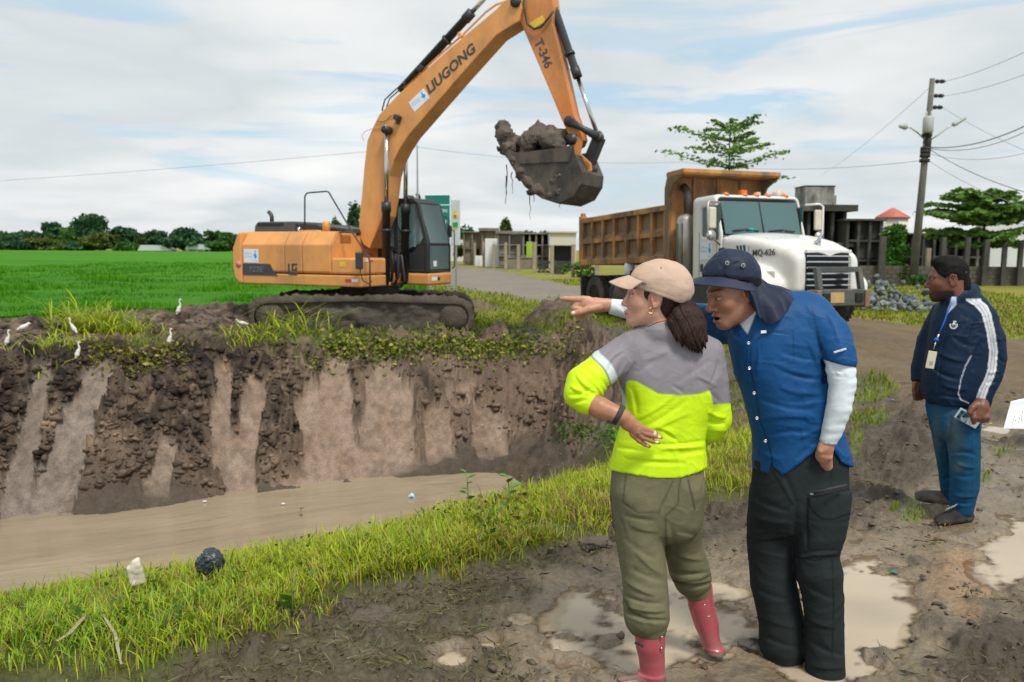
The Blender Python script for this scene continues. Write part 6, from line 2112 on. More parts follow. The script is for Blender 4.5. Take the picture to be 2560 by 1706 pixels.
class Fig:
    """a standing person seen at distance Y: points come from picture positions, dy moves them away (+) or nearer (-)"""
    def __init__(s, Y, root):
        s.Y, s.o = Y, root
        s.loc = np.array(root.location)

    def w(s, px, py, dy=0.0):
        return P(px, py, s.Y + dy)

    def r(s, q):
        return q * s.Y / FPX

    def pts(s, lst):
        """(px, py, dy, radius in px) -> chain"""
        return [(s.w(a, b, c), s.r(d)) for a, b, c, d in lst]

    def sdf(s, x0, y0, x1, y1, d0, d1, h):
        a, b = s.w(x0, y1, d0), s.w(x1, y0, d0)
        c, d = s.w(x0, y1, d1), s.w(x1, y0, d1)
        lo = np.minimum(np.minimum(a, b), np.minimum(c, d))
        hi = np.maximum(np.maximum(a, b), np.maximum(c, d))
        return SDF(lo, hi, h)

    def trunk(s, S, lev, k=.03, step=18):
        """lev: (py, left px, right px, radius px, dy): oval slices"""
        L = np.array(lev, float)
        ys = np.arange(L[0, 0], L[-1, 0] + 1, step)
        S.begin()
        for y in ys:
            xl, xr, r, dy = (np.interp(y, L[:, 0], L[:, i]) for i in (1, 2, 3, 4))
            r = min(r, (xr - xl) / 2)
            S.cap(s.w(xl + r, y, dy), s.w(xr - r, y, dy), s.r(r), k=.004)
        S.end(k)

    def part(s, name, S, mat, colfn, folds=None, lines=(), sm=1, parent=None, keep=None, seams=()):
        v, f = S.mesh()
        if sm:
            v = smooth(v, f, sm)
        nn = vnormals(v, f)
        if folds is not None:
            v = v + nn * folds(v, nn)[:, None]
        if len(lines):
            px, py = pix(v)
            d = np.zeros(len(v), np.float32)
            face = sstep(.35, -.1, nn[:, 1])
            for ln in lines:
                x0, y0, x1, y1, wd, dp = ln[:6]
                ex, ey = x1 - x0, y1 - y0
                t = np.clip(((px - x0) * ex + (py - y0) * ey) / (ex * ex + ey * ey), 0, 1)
                bow = ln[6] if len(ln) > 6 else 0
                L_ = math.hypot(ex, ey)
                qx = px - x0 - t * ex - bow * 4 * t * (1 - t) * -ey / L_
                qy = py - y0 - t * ey - bow * 4 * t * (1 - t) * ex / L_
                sg = (qx * -ey + qy * ex) / L_
                dist = np.hypot(qx, qy)
                tap = np.sin(np.pi * np.clip(t, .0, 1)) ** .5
                d += dp * .85 * tap * (np.exp(-(dist / (wd * np.where(sg > 0, .45, 1.15))) ** 2) - .25 * np.exp(-((sg - 1.3 * wd) / wd) ** 2) * np.exp(-(np.maximum(dist - 2.2 * wd, 0) / wd) ** 2))
            v = v + nn * (d * face)[:, None]
        if keep is not None:
            px, py = pix(v)
            kf = keep(px, py, v)[f].all(1)
            f = f[kf]
        c = colfn(v, nn, *pix(v))
        if len(seams):
            px, py = pix(v)
            face = sstep(.3, 0, nn[:, 1])
            k = np.ones(len(v), np.float32)
            for pl, wd, dk in seams:
                for (x0, y0), (x1, y1) in zip(pl[:-1], pl[1:]):
                    ex, ey = x1 - x0, y1 - y0
                    t = np.clip(((px - x0) * ex + (py - y0) * ey) / (ex * ex + ey * ey), 0, 1)
                    k = np.minimum(k, 1 - (1 - dk) * np.exp(-(np.hypot(px - x0 - t * ex, py - y0 - t * ey) / wd) ** 2) * face)
            c = c * k[:, None]
        c4 = np.concatenate([np.broadcast_to(c, (len(v), 3)), np.ones((len(v), 1))], 1)
        me = np_mesh(name, v - s.loc, f, mat, True, {'col': c4})
        return link(name, me, parent or s.o)


def fold_noise(sx, sy, sz, amp, seed, rot=None, sharp=1.0):
    """creases: narrow ridges between flat stretches; the three scales set how tightly they follow each other along x, y, z"""
    def fn(v, nn):
        q = v @ np.array(rot).T if rot is not None else v
        q = q * np.array((sx, sy, sz), np.float32) + seed
        w = np.stack([vnoise(q * .7 + 3), vnoise(q * .7 + 9), vnoise(q * .7 + 15)], -1)
        q = q + .8 * w
        a = np.clip(1 - 3.2 * np.abs(vnoise(q)), 0, 1) ** 1.5
        b = np.clip(1 - 3.0 * np.abs(vnoise(q * 1.9 + 5)), 0, 1) ** 1.5
        m = np.clip(.55 + 1.2 * vnoise(q * .45 + 21), 0, 1.2)
        c = np.clip(1 - 3 * np.abs(vnoise(q * 3.7 + 11)), 0, 1) ** 2 * np.clip(.3 + vnoise(q * .9 + 31), 0, 1)
        return amp * m * (.9 * a ** 1.5 + .5 * b ** 1.5 * sharp - .3) + amp * .45 * w[:, 0] + amp * .45 * c
    return fn


def solid(c):
    c = np.array(c, np.float32)
    return lambda v, nn, px, py: np.broadcast_to(c, (len(v), 3))


def head_mesh(P_, h, skin, lips, brow, open_mouth=0.0, beard=0.0, fem=False, neck=((-.035, 0, -.07), (-.065, 0, -.22)), neck_r=(.056, .060), hole=True):
    """head with face, ears and neck; x points where it looks, y to its left, z up; returns vertices, faces, colours"""
    S = SDF((-.15, -.125, -.27), (.15, .125, .145), h)
    S.ball((-.018, 0, .030), (.098, .076, .095), .02)
    S.ball((.034, 0, -.030), (.060, .061 if not fem else .058, .085), .03)
    jw = .047 if not fem else .041
    for s in (-1, 1):
        S.cap((-.005, s * jw, -.062), (.062, s * .014, -.103), .026, .022 if not fem else .019, .03)
        S.ball((.055, s * .040, -.026), (.030, .024, .026), .025)
        S.cap((.088, s * .012, .020), (.070, s * .046, .022), .0105 if not fem else .008, .008, .016)
    S.ball((.072, 0, -.106), (.021, .022 if not fem else .018, .019), .018)
    S.ball((.078, 0, -.074), (.021, .026, .022), .015)
    nl = .0 if fem else .006
    S.cap((.086, 0, .012), (.108 + nl, 0, -.030), .009, .0105, .012)
    S.ball((.107 + nl, 0, -.036), (.013, .012, .011), .008)
    for s in (-1, 1):
        S.ball((.096, s * .013, -.040), (.012, .009, .009), .007)
        S.ball((.101, s * .033, .003), (.022, .020, .013), .014, True)
    for s in (-1, 1):
        S.ball((.079, s * .031, .002), .0135, .002)
        S.cap((.091, s * .022, .0085), (.083, s * .044, .006), .0030, .0025, .004)
        S.cap((.090, s * .022, -.0045), (.083, s * .043, -.003), .0024, .002, .004)
    up = .0065 if fem else .0055
    S.cap((.0965, -.017, -.0695 + open_mouth * .003), (.0965, .017, -.0695 + open_mouth * .003), up * .8, k=.008)
    S.cap((.102, -.006, -.068 + open_mouth * .003), (.102, .006, -.068 + open_mouth * .003), up * .8, k=.006)
    S.cap((.095, -.014, -.081 - open_mouth * .007), (.095, .014, -.081 - open_mouth * .007), up * 1.15, k=.008)
    S.cap((.106, -.02, -.0752), (.106, .02, -.0752), .0022 + .0065 * open_mouth, k=.003, sub=True)
    if open_mouth:
        S.ball((.092, 0, -.076), (.022, .019, .0085 * open_mouth), .004, True)
    for s in (-1, 1):
        er = Matrix.Rotation(R(14), 3, 'Y')
        S.ball((-.014, s * .078, -.008), (.021, .010, .034), .006, rot=np.array(er))
        S.ball((-.008, s * .087, -.006), (.011, .008, .019), .004, True)
        S.chain([((.000, s * .083, .012), .0045), ((-.012, s * .086, .026), .0045), ((-.030, s * .086, .018), .0048), ((-.036, s * .084, -.004), .0046), ((-.024, s * .082, -.026), .0046)], .004)
        S.ball((-.010, s * .080, -.036), (.009, .006, .010), .005)
        S.ball((.000, s * .082, -.010), (.005, .005, .008), .004)
    S.chain([(neck[0], neck_r[0]), (neck[1], neck_r[1])], .035)
    if not fem:
        S.ball((.004, 0, -.145), (.018, .014, .018), .02)
    v, f = S.mesh()
    x, y, z = v.T
    ya = np.abs(y)
    c = np.broadcast_to(np.array(skin, np.float32), (len(v), 3)).copy()

    def put(m, k):
        nonlocal c
        m = np.clip(m, 0, 1)[:, None]
        c = c * (1 - m) + np.array(k, np.float32) * m
    put(.35 * np.exp(-(((x - .075) / .03) ** 2 + ((ya - .038) / .02) ** 2 + ((z + .03) / .022) ** 2)), np.array(skin) * (1.15, .80, .75))
    put(.4 * np.exp(-((x - .112) / .014) ** 2) * np.exp(-((z + .036) / .014) ** 2), np.array(skin) * (1.1, .75, .7))
    put(.4 * np.exp(-((ya - .085) / .01) ** 2), np.array(skin) * (1.05, .72, .66))
    om = open_mouth
    lipm = sstep(.0035, .0, np.abs(z + .0750 + .002 * om) - (.0105 + .007 * om) * (1 - (ya / .026) ** 2)) * (x > .082) * (ya < .026)
    put(lipm, lips)
    put(sstep(.0026, .001, np.abs(z + .0752)) * (ya < .021) * (x > .075) * (x < .101) * (1 - om), np.array(lips) * .3)
    if om:
        inside = (x < .094) * (x > .05) * (ya < .019) * (np.abs(z + .076) < .0095)
        put(inside * 1.0, (.03, .008, .008))
    bz = .0285 + .0045 * np.sin(np.clip((ya - .010) / .042, 0, 1) * 2.6)
    put((.9 if fem else .6) * sstep(.0055 if not fem else .0042, .002, np.abs(z - bz)) * sstep(.008, .013, ya) * sstep(.052, .044, ya) * (x > .055), brow)
    lash = sstep(.0035, .001, np.abs(z - .0075 + .10 * np.maximum(ya - .038, 0))) * sstep(.018, .022, ya) * sstep(.047, .044, ya) * (x > .07)
    put(lash * (.95 if fem else .6), (.012, .009, .008))
    eye = (ya > .020) & (ya < .043) & (z > -.0022) & (z < .0052) & (x > .074)
    put(eye * 1.0, (.40, .36, .33))  # eye whites darkened as if shaded by brow and brim
    ir = np.hypot(ya - .031, z - .002)
    put(eye * (ir < .0056), (.022, .013, .008))
    if beard:
        bm = sstep(-.055, -.075, z) * sstep(-.165, -.13, z) * (x > -.02)
        mus = np.exp(-((z + .060) / .006) ** 2) * (x > .085) * (ya < .03)
        put(np.maximum(bm * (1 - lipm), mus) * beard, np.array(brow) * 1.3)
    return v, f, c


def place_head(fig, mtx, hd, mat, extra=None, name='person'):
    """put the head into the world and join hidden body and hands to it: one mesh"""
    v, f, c = hd
    M = np.array(mtx)
    vv = v @ M[:3, :3].T + M[:3, 3]
    V, F, Cc = [vv], [f], [c]
    b = len(vv)
    for ev, ef, ec in extra or []:
        V.append(ev)
        F.append(ef + b)
        Cc.append(ec)
        b += len(ev)
    V, F, Cc = np.concatenate(V), np.concatenate(F), np.concatenate(Cc)
    c4 = np.concatenate([Cc, np.ones((len(V), 1))], 1)
    return link('body', np_mesh('body', V - fig.loc, F, mat, True, {'col': c4}), fig.o)


def head_matrix(pos, face, up, scale):
    x = Vector(face).normalized()
    y = Vector(up).cross(x).normalized()
    z = x.cross(y)
    m = Matrix((x * scale, y * scale, z * scale)).transposed().to_4x4()
    m.translation = Vector(pos)
    return m


def flesh(S, skin, pale=None, sm=1, nails=None):
    v, f = S.mesh()
    v = smooth(v, f, sm)
    c = np.broadcast_to(np.array(skin, np.float32), (len(v), 3)).copy()
    c *= (1 + .10 * vnoise(v * 45))[:, None]
    for p, r in nails or []:
        d = np.linalg.norm(v - np.array(p), axis=1)
        m = sstep(r, r * .75, d)[:, None]
        c = c * (1 - m) + np.array((.74, .60, .56)) * m
    return v, f, c


def sheet(rows, th=.0):
    """rows of points -> vertices, quads"""
    a, b = len(rows), len(rows[0])
    v = np.array(rows, float).reshape(-1, 3)
    i = np.arange(a * b).reshape(a, b)
    return v, np.stack([i[:-1, :-1], i[:-1, 1:], i[1:, 1:], i[1:, :-1]], -1).reshape(-1, 4)


def cloth_sheet(fig, name, rows, mat, col, th=.003, parent=None, sub=2):
    v, f = sheet(rows)
    c4 = np.concatenate([np.broadcast_to(np.array(col, float), (len(v), 3)), np.ones((len(v), 1))], 1)
    o = link(name, np_mesh(name, v - fig.loc, f, mat, True, {'col': c4}), parent or fig.o)
    if sub:
        m = o.modifiers.new('s', 'SUBSURF')
        m.levels = m.render_levels = sub
    m = o.modifiers.new('t', 'SOLIDIFY')
    m.thickness = th
    m.offset = 0
    return o


# ------------------------------------------------------------------ the woman in the yellow jacket
WY = 3.36
wg = G(1690, 1700, 0)
wom = thing('person', 'woman in lime yellow and grey jacket, beige cap and pink boots, hand on hip', 'person', (wg[0], WY, 0))
W = Fig(WY, wom)
LIMEC, GREYC, OLIVE, PINK = np.array((.56, .80, .010)), np.array((.225, .208, .225)), np.array((.150, .142, .082)), np.array((.40, .080, .098))
SK1 = (.54, .295, .20)
# jacket
S = W.sdf(1385, 790, 1860, 1225, -.34, .34, .0052)
W.trunk(S, [(845, 1618, 1720, 44, .0), (862, 1572, 1770, 50, .0), (890, 1540, 1795, 62, .0), (940, 1545, 1805, 72, .0), (985, 1556, 1796, 74, .0), (1040, 1556, 1772, 73, .0), (1080, 1548, 1764, 72, 0), (1120, 1535, 1763, 75, 0), (1160, 1526, 1768, 79, 0), (1182, 1521, 1768, 80, 0), (1215, 1519, 1766, 80, 0)], .02, 10)
S.chain(W.pts([(1650, 838, .0, 46), (1560, 885, -.01, 44), (1510, 920, -.05, 44), (1462, 962, -.10, 45)]), .03)
S.chain(W.pts([(1462, 962, -.10, 46), (1450, 985, -.12, 40), (1468, 1004, -.14, 33)]), .02)
S.chain(W.pts([(1770, 885, .0, 42), (1780, 950, .0, 40), (1786, 1020, .01, 40), (1788, 1050, .02, 38)]), .025)
S.chain(W.pts([(1788, 1045, .02, 39), (1780, 1068, .05, 36), (1755, 1085, .16, 34)]), .02)
# collar
S.chain(W.pts([(1640, 832, -.05, 26), (1690, 830, -.06, 24), (1715, 838, -.03, 22)]), .015)
S.chain(W.pts([(1634, 835, -.04, 26), (1622, 834, .03, 20)]), .015)
px, py = pix(S.grid())
hem = 1176 + 20 * np.clip((px - 1521) / 120, 0, 1) - 26 * np.clip((px - 1690) / 78, 0, 1) ** 1.5
S.D = np.maximum(S.D, (py - hem) * W.Y / FPX)
nk = ((px - 1652) / 30) ** 2


def lerp(a, b, m):
    m = np.asarray(m)[:, None]
    return a * (1 - m) + b * m


def wom_col(v, nn, px, py):
    yoke = 951 + np.interp(px, [1560, 1575, 1592, 1645, 1700, 1750, 1790, 1800, 1830], [8, 0, 2, 32, 37, 33, 18, 16, 60])
    ax, ay, bx, by = 1484, 895, 1530, 972              # the band lies across the left upper arm
    tx, ty = (bx - ax), (by - ay)
    L = math.hypot(tx, ty)
    s = ((px - ax) * ty - (py - ay) * tx) / L          # + towards the shoulder
    s = s - 10 * np.sin(np.clip(((px - ax) * tx + (py - ay) * ty) / L / L, 0, 1) * math.pi)
    e = 2.6
    c = lerp(GREYC, LIMEC, sstep(-e, e, py - yoke))
    csl = lerp(LIMEC, GREYC * .8, sstep(-4 - e, -4 + e, s))
    csl = lerp(csl, np.array((.55, .62, .62)), sstep(0 - e, e, s))
    csl = lerp(csl, GREYC, sstep(20 - e, 20 + e, s))
    sl = sstep(1568, 1562, px - .55 * np.maximum(py - 950, 0) * 0) * sstep(1046, 1040, py)
    c = lerp(c, csl, sl)
    rs = sstep(1773, 1778, px - .25 * (py - 980)) * sstep(962, 967, py)
    c = lerp(c, lerp(GREYC, LIMEC, sstep(-e, e, py - 1012 + (px - 1790) * .08)), rs)
    ln = np.exp(-((py - yoke) / 2.2) ** 2) * sstep(1575, 1580, px) * sstep(1792, 1786, px) * .5
    return lerp(c, GREYC * .5, ln)


WL = [(1545, 862, 1500, 905, 7, -.006, 6), (1560, 880, 1520, 930, 6, -.007, 8), (1585, 905, 1555, 950, 6, -.008, -4), (1572, 895, 1540, 950, 5, .006),
      (1440, 935, 1500, 985, 6, .009, 8), (1425, 965, 1475, 985, 5, .008, 5), (1420, 990, 1480, 970, 6, -.009, 6), (1455, 920, 1510, 990, 6, -.010, -8), (1490, 960, 1510, 1000, 6, .010),
      (1430, 1010, 1470, 1000, 5, -.008), (1500, 945, 1530, 985, 6, -.008),
      (1590, 1050, 1690, 985, 7, .005, 6), (1600, 1075, 1720, 1000, 7, -.006, 5), (1610, 1085, 1730, 1030, 7, .005), (1655, 1075, 1700, 1110, 6, -.006), (1640, 1070, 1690, 1095, 6, .006, -5),
      (1560, 1000, 1575, 1060, 6, .008), (1575, 965, 1590, 1040, 7, -.007, -4), (1640, 1113, 1765, 1103, 5, -.008, 4), (1650, 1125, 1765, 1118, 6, .006), (1560, 1140, 1700, 1148, 7, .005, 4), (1560, 1150, 1720, 1160, 5, -.005, 4), (1690, 1140, 1760, 1130, 6, -.005), (1540, 1120, 1620, 1132, 6, -.005),
      (1770, 1030, 1815, 1045, 6, .009, 4), (1768, 1055, 1815, 1060, 6, -.009, 4), (1770, 1075, 1818, 1078, 5, .008), (1765, 970, 1800, 1010, 6, -.006), (1795, 900, 1775, 960, 7, -.006, -4),
      (1600, 900, 1680, 870, 9, .004, 8), (1690, 960, 1780, 900, 8, -.004), (1680, 965, 1710, 985, 5, -.006), (1740, 940, 1790, 965, 6, .005), (1590, 935, 1640, 900, 8, -.004)]
jk = W.part('jacket', S, NYLON, wom_col, fold_noise(9, 8, 7, .0042, 3.3), WL, 1)
# seams of the collar
MB().tube([W.w(1618, 818, -.075) - W.loc, W.w(1640, 808, -.105) - W.loc, W.w(1668, 801, -.118) - W.loc], .0016, 5).build('collar_piping', RUBBER, jk)
# trousers
S = W.sdf(1490, 1150, 1810, 1610, -.3, .42, .0056)
W.trunk(S, [(1165, 1528, 1758, 76, 0), (1200, 1526, 1760, 78, 0), (1250, 1525, 1760, 80, 0), (1285, 1530, 1758, 76, 0)], .02, 10)
S.chain(W.pts([(1594, 1240, -.02, 64), (1597, 1300, -.02, 65), (1601, 1363, -.03, 60), (1611, 1440, -.05, 57), (1615, 1510, -.07, 58), (1617, 1540, -.08, 58), (1624, 1562, -.09, 44), (1624, 1572, -.09, 40)]), .018)
S.chain(W.pts([(1704, 1240, .02, 58), (1706, 1300, .05, 54), (1706, 1363, .10, 50), (1722, 1420, .13, 54), (1731, 1446, .14, 51), (1742, 1468, .15, 40), (1746, 1478, .15, 37)]), .018)
S.chain(W.pts([(1580, 1225, -.045, 46), (1600, 1258, -.05, 46)]), .04).chain(W.pts([(1712, 1225, -.045, 46), (1700, 1255, -.04, 44)]), .04)
OL = [(1664, 1195, 1655, 1285, 4, -.004), (1558, 1186, 1556, 1262, 2, -.002), (1556, 1262, 1596, 1284, 2, -.002), (1596, 1284, 1646, 1283, 2, -.002), (1646, 1283, 1682, 1215, 2, -.002), (1720, 1200, 1737, 1278, 3, -.003), (1560, 1290, 1640, 1303, 7, -.006, 4), (1570, 1310, 1650, 1330, 8, .005, 5), (1560, 1345, 1640, 1400, 9, -.005, 6), (1590, 1380, 1660, 1440, 9, .006, 6), (1575, 1420, 1665, 1455, 8, -.007, 6), (1560, 1450, 1640, 1490, 7, .008, 5), (1560, 1490, 1660, 1510, 6, -.010, 8), (1565, 1515, 1665, 1528, 6, .010, 7), (1560, 1530, 1665, 1552, 5, -.012, 8), (1690, 1330, 1740, 1340, 8, -.005), (1680, 1380, 1760, 1400, 7, .006, 6), (1672, 1430, 1775, 1432, 6, -.012, 8), (1680, 1450, 1778, 1452, 6, .010, 6), (1690, 1466, 1780, 1458, 5, -.008, 6), (1670, 1300, 1690, 1390, 8, -.006)]
W.part('trousers', S, COTTON, solid(OLIVE), fold_noise(6, 6, 8, .0032, 8.1), OL, 1, seams=[([(1566, 1182), (1557, 1255), (1596, 1283), (1645, 1283), (1682, 1204)], 2.0, .55), ([(1700, 1200), (1694, 1262), (1664, 1290)], 2.2, .5), ([(1720, 1200), (1737, 1276)], 2.6, .42), ([(1562, 1500), (1580, 1530), (1620, 1548), (1668, 1548)], 3.0, .5), ([(1672, 1447), (1700, 1458), (1752, 1450), (1780, 1434)], 3.5, .42), ([(1524, 1230), (1538, 1340), (1548, 1420)], 2, .7), ([(1664, 1290), (1667, 1398)], 3.5, .55), ([(1570, 1500), (1572, 1535)], 1.8, .6)])


def boot(fig, name, shaft, foot, colr, parent=None):
    S = SDF(np.min([p - r for p, r in shaft + foot], 0) - .05, np.max([p + r for p, r in shaft + foot], 0) + .05, .006)
    S.chain(shaft, .012)
    S.chain(foot, .03)
    S.D = np.maximum(S.D, S.ax[2][None, None, :] * -1 + .004).astype(np.float32)
    def cf(v, nn, px, py):
        z = v[:, 2]
        c = np.broadcast_to(np.array(colr, float), (len(v), 3)).copy()
        m = sstep(.026, .018, z + .004 * vnoise(v * 30))[:, None]
        c = c * (1 - m) + np.array((.14, .085, .06)) * m
        d = (sstep(.14, .04, z) * (.25 + .5 * fbm(v * 18, 4)))[:, None].clip(0, .55)
        c = c * (1 - d) + np.array((.36, .20, .17)) * d
        return c
    return fig.part(name, S, RUBB, cf, lambda v, nn: .003 * vnoise(v * 14) + .0035 * (np.abs(v[:, 2] - .028) < .004), (), 1, parent)


b1 = boot(W, 'boot', W.pts([(1624, 1560, -.09, 40), (1626, 1610, -.09, 38), (1630, 1650, -.09, 33), (1632, 1690, -.09, 31)]), [(W.w(1636, 1712, -.09), .048), (W.w(1600, 1718, -.10), .050), (W.w(1560, 1722, -.11), .048), (W.w(1537, 1724, -.11), .040)], PINK)
b2 = boot(W, 'boot', W.pts([(1748, 1470, .15, 36), (1752, 1510, .15, 35), (1766, 1560, .15, 32), (1780, 1610, .14, 25), (1790, 1640, .13, 24)]), [(W.w(1794, 1652, .12), .046), (W.w(1776, 1636, .18), .047), (W.w(1759, 1620, .24), .047), (W.w(1748, 1612, .27), .040)], PINK)
for bt, p_, y_ in ((b1, ((1660, 1592), (1659, 1620)), -.10), (b2, ((1767, 1512), (1777, 1541)), .07)):
    for a, b_ in p_:
        q = W.w(a - 6, b_, y_ - .045) - W.loc
        MB().lathe([(.006, -.004), (.004, -.008)], q, 'y', 10).build('snap_button', STEEL2, bt)
q = W.w(1598, 1612, -.165) - W.loc
lb_ = MB().box((0, 0, 0), (.038, .004, .011), Matrix.Rotation(R(28), 3, 'Y')).build('boot_label', RUBBER, b1)
lb_.location = q
MB().tube([W.w(1652, 1588, -.14) - W.loc, W.w(1664, 1577, -.11) - W.loc], .007, 6).build('boot_strap', MATS.get('boot_pink') or pmat('boot_pink', (.40, .080, .098), rough=.3), b1)
# forearm, hand on the hip, hidden body and head: one mesh
S = W.sdf(1440, 970, 1680, 1140, -.36, .0, .0036)
S.chain(W.pts([(1466, 1002, -.14, 27), (1500, 1020, -.165, 27), (1540, 1036, -.178, 22), (1556, 1042, -.18, 19)]), .012)
S.chain(W.pts([(1556, 1043, -.178, 19), (1572, 1058, -.184, 20), (1588, 1072, -.184, 17)]), .008, ((.2, 1, .1), .66))
for ch in ([(1586, 1060, -.186, 8), (1610, 1072, -.184, 7), (1630, 1079, -.176, 6.2), (1641, 1083, -.168, 4.8)], [(1588, 1070, -.187, 8), (1614, 1084, -.184, 6.8), (1638, 1091, -.175, 6), (1653, 1094, -.166, 4.6)], [(1586, 1079, -.186, 7.8), (1609, 1095, -.182, 6.5), (1632, 1104, -.172, 5.8), (1648, 1107, -.164, 4.4)], [(1580, 1086, -.182, 7), (1598, 1103, -.178, 5.8), (1613, 1112, -.170, 5.2), (1624, 1117, -.163, 4)]):
    S.chain(W.pts(ch), .0022)
for a, b_ in ((1594, 1064), (1597, 1074), (1596, 1083)):
    S.ball(W.w(a, b_, -.198), .006, .006)
fh = flesh(S, (.40, .185, .105), nails=[(W.w(1637, 1082, -.180), .0085), (W.w(1648, 1093, -.176), .0085), (W.w(1643, 1105, -.175), .0085), (W.w(1621, 1113, -.174), .0085)])
S = W.sdf(1560, 830, 1760, 1560, -.2, .3, .014)
W.trunk(S, [(870, 1600, 1740, 40, 0), (1000, 1590, 1745, 50, 0), (1250, 1560, 1735, 55, 0)], .03, 30)
S.chain(W.pts([(1594, 1250, -.02, 40), (1606, 1400, -.04, 36), (1620, 1545, -.08, 26)]), .03).chain(W.pts([(1704, 1250, .02, 40), (1710, 1400, .11, 34), (1744, 1470, .15, 24)]), .03)
hb_ = flesh(S, SK1)
HM = head_matrix(W.w(1628, 742, -.01), (-.99, .10, .04), (.05, .02, 1), .97)
hd = head_mesh(None, .0036, SK1, (.40, .10, .095), (.035, .018, .012), fem=True, neck=((-.02, 0, -.06), (-.050, .012, -.15)), neck_r=(.048, .050))
place_head(W, HM, hd, SKIN, [fh, hb_])
HMn = np.array(HM)


def H2(p, M=HMn):
    return M[:3, :3] @ np.array(p, float) + M[:3, 3]


# watch
w0, w1 = Vector(W.w(1543, 1036, -.178)), Vector(W.w(1552, 1041, -.18))
u = (w1 - w0).normalized()
wt = MB()
a = Vector((0, 1, 0)) - u * u.y
a.normalize()
b_ = u.cross(a)
ring = [w0 + (a * math.cos(k * math.pi / 8) * 1.0 + b_ * math.sin(k * math.pi / 8)) * .0365 - Vector(W.loc) for k in range(16)]
wt.tube(ring, .0065, 6, closed=True)
wt2 = [q + u * .008 for q in ring]
wt.tube(wt2, .0065, 6, closed=True)
tag(wt.build('wrist_watch', RUBBER, wom))
q = W.w(1530, 1056, -.19) - W.loc
MB().box(q, (.036, .026, .012), Matrix.Rotation(R(20), 3, 'Y')).build('watch_case', RUBBER, wom, .004)
# hair under the cap and pony tail
S = SDF(HMn[:3, 3] - .2, HMn[:3, 3] + .2, .005)
Rm = HMn[:3, :3].T / .97
S.ball(H2((-.024, 0, .024)), (.100, .0785, .088), .01, rot=Rm)
S.ball(H2((-.062, 0, -.040)), (.050, .060, .055), .03, rot=Rm)
S.cap(H2((.018, .064, .016)), H2((.012, .068, -.010)), .010, .004, .010)
g = S.grid() - HMn[:3, 3]
lx = g @ HMn[:3, 0] / .97 ** 2
lz = g @ HMn[:3, 2] / .97 ** 2
ly = g @ HMn[:3, 1] / .97 ** 2
front = lx - (.034 - .9 * np.maximum(-lz + .0, 0))
S.D = np.maximum(S.D, front.astype(np.float32))
earc = .030 - np.sqrt((lx + .012) ** 2 + ((lz + .012) * .7) ** 2)
S.D = np.where(np.abs(ly) > .05, np.maximum(S.D, earc), S.D).astype(np.float32)
v, f = S.mesh()
link('hair', np_mesh('hair', v - W.loc, f, HAIRM, True), wom)
S = W.sdf(1630, 720, 1810, 900, -.3, .2, .0042)
S.chain(W.pts([(1706, 752, -.02, 17), (1711, 768, -.04, 24), (1712, 788, -.06, 38), (1716, 806, -.085, 46), (1727, 830, -.105, 38), (1740, 850, -.115, 26), (1746, 864, -.115, 13)]), .012, ((0, 1, 0), .55))
S.chain(W.pts([(1716, 762, -.03, 18), (1736, 795, -.06, 24), (1746, 825, -.10, 21), (1751, 848, -.11, 15), (1748, 864, -.112, 9)]), .012, ((0, 1, 0), .6))
v, f = S.mesh()
v = smooth(v, f, 1)
nn = vnormals(v, f)
px, py = pix(v)
ac = px - .42 * (py - 750) * np.clip((py - 745) / 60, .3, 1)
str_ = vnoise(np.stack([ac * .20, py * .006, 0 * px], -1)) + .7 * vnoise(np.stack([ac * .5, py * .010, 0 * px + 5], -1))
tail = sstep(800, 868, py)
v = v + nn * (.0034 * str_)[:, None] + np.array((.3, 0, -1)) * (.016 * vnoise(np.stack([ac * .4, 0 * py, 0 * px + 9], -1)) * tail)[:, None]
link('pony_tail', np_mesh('pony_tail', v - W.loc, f, HAIRM, True), wom)
MB().tube([W.w(1706, 742, -.05) - W.loc, W.w(1718, 752, -.055) - W.loc, W.w(1712, 766, -.055) - W.loc, W.w(1702, 760, -.05) - W.loc], .008, 8, closed=True).build('hair_tie', RUBBER, wom)
# cap
TAN = np.array((.52, .375, .285))
S = W.sdf(1540, 630, 1750, 775, -.2, .2, .0045)
cc = W.w(1650, 709, -.012)
S.ball(cc, (W.r(77), .100, W.r(60)), .01)
S.ball(W.w(1668, 718, -.012), (W.r(61), .096, W.r(60)), .02)
S.ball(W.w(1660, 728, -.012), (W.r(72), .097, W.r(50)), .02)
pa, pb = W.w(1590, 719, 0), W.w(1698, 758, 0)
nrm = np.array((-(pb - pa)[2], 0, (pb - pa)[0]))
S.cut(pa, -nrm)
S.ball(W.w(1715, 745, 0), (W.r(26), .05, W.r(26)), .004, True)
seam = lambda v, nn: -.0016 * (np.exp(-((v[:, 1] - WY + 0.03 - .2 * (v[:, 0] - cc[0])) / .003) ** 2) + np.exp(-(((v[:, 0] - cc[0] - .02) - .25 * (v[:, 2] - cc[2])) / .003) ** 2)) + .0022 * vnoise(v * 28) + .0012 * vnoise(v * 60)
cap = W.part('cap', S, COTTON, solid(TAN), seam, [(1602, 719, 1698, 750, 1.6, -.0025, -3)], 1)
rows = []
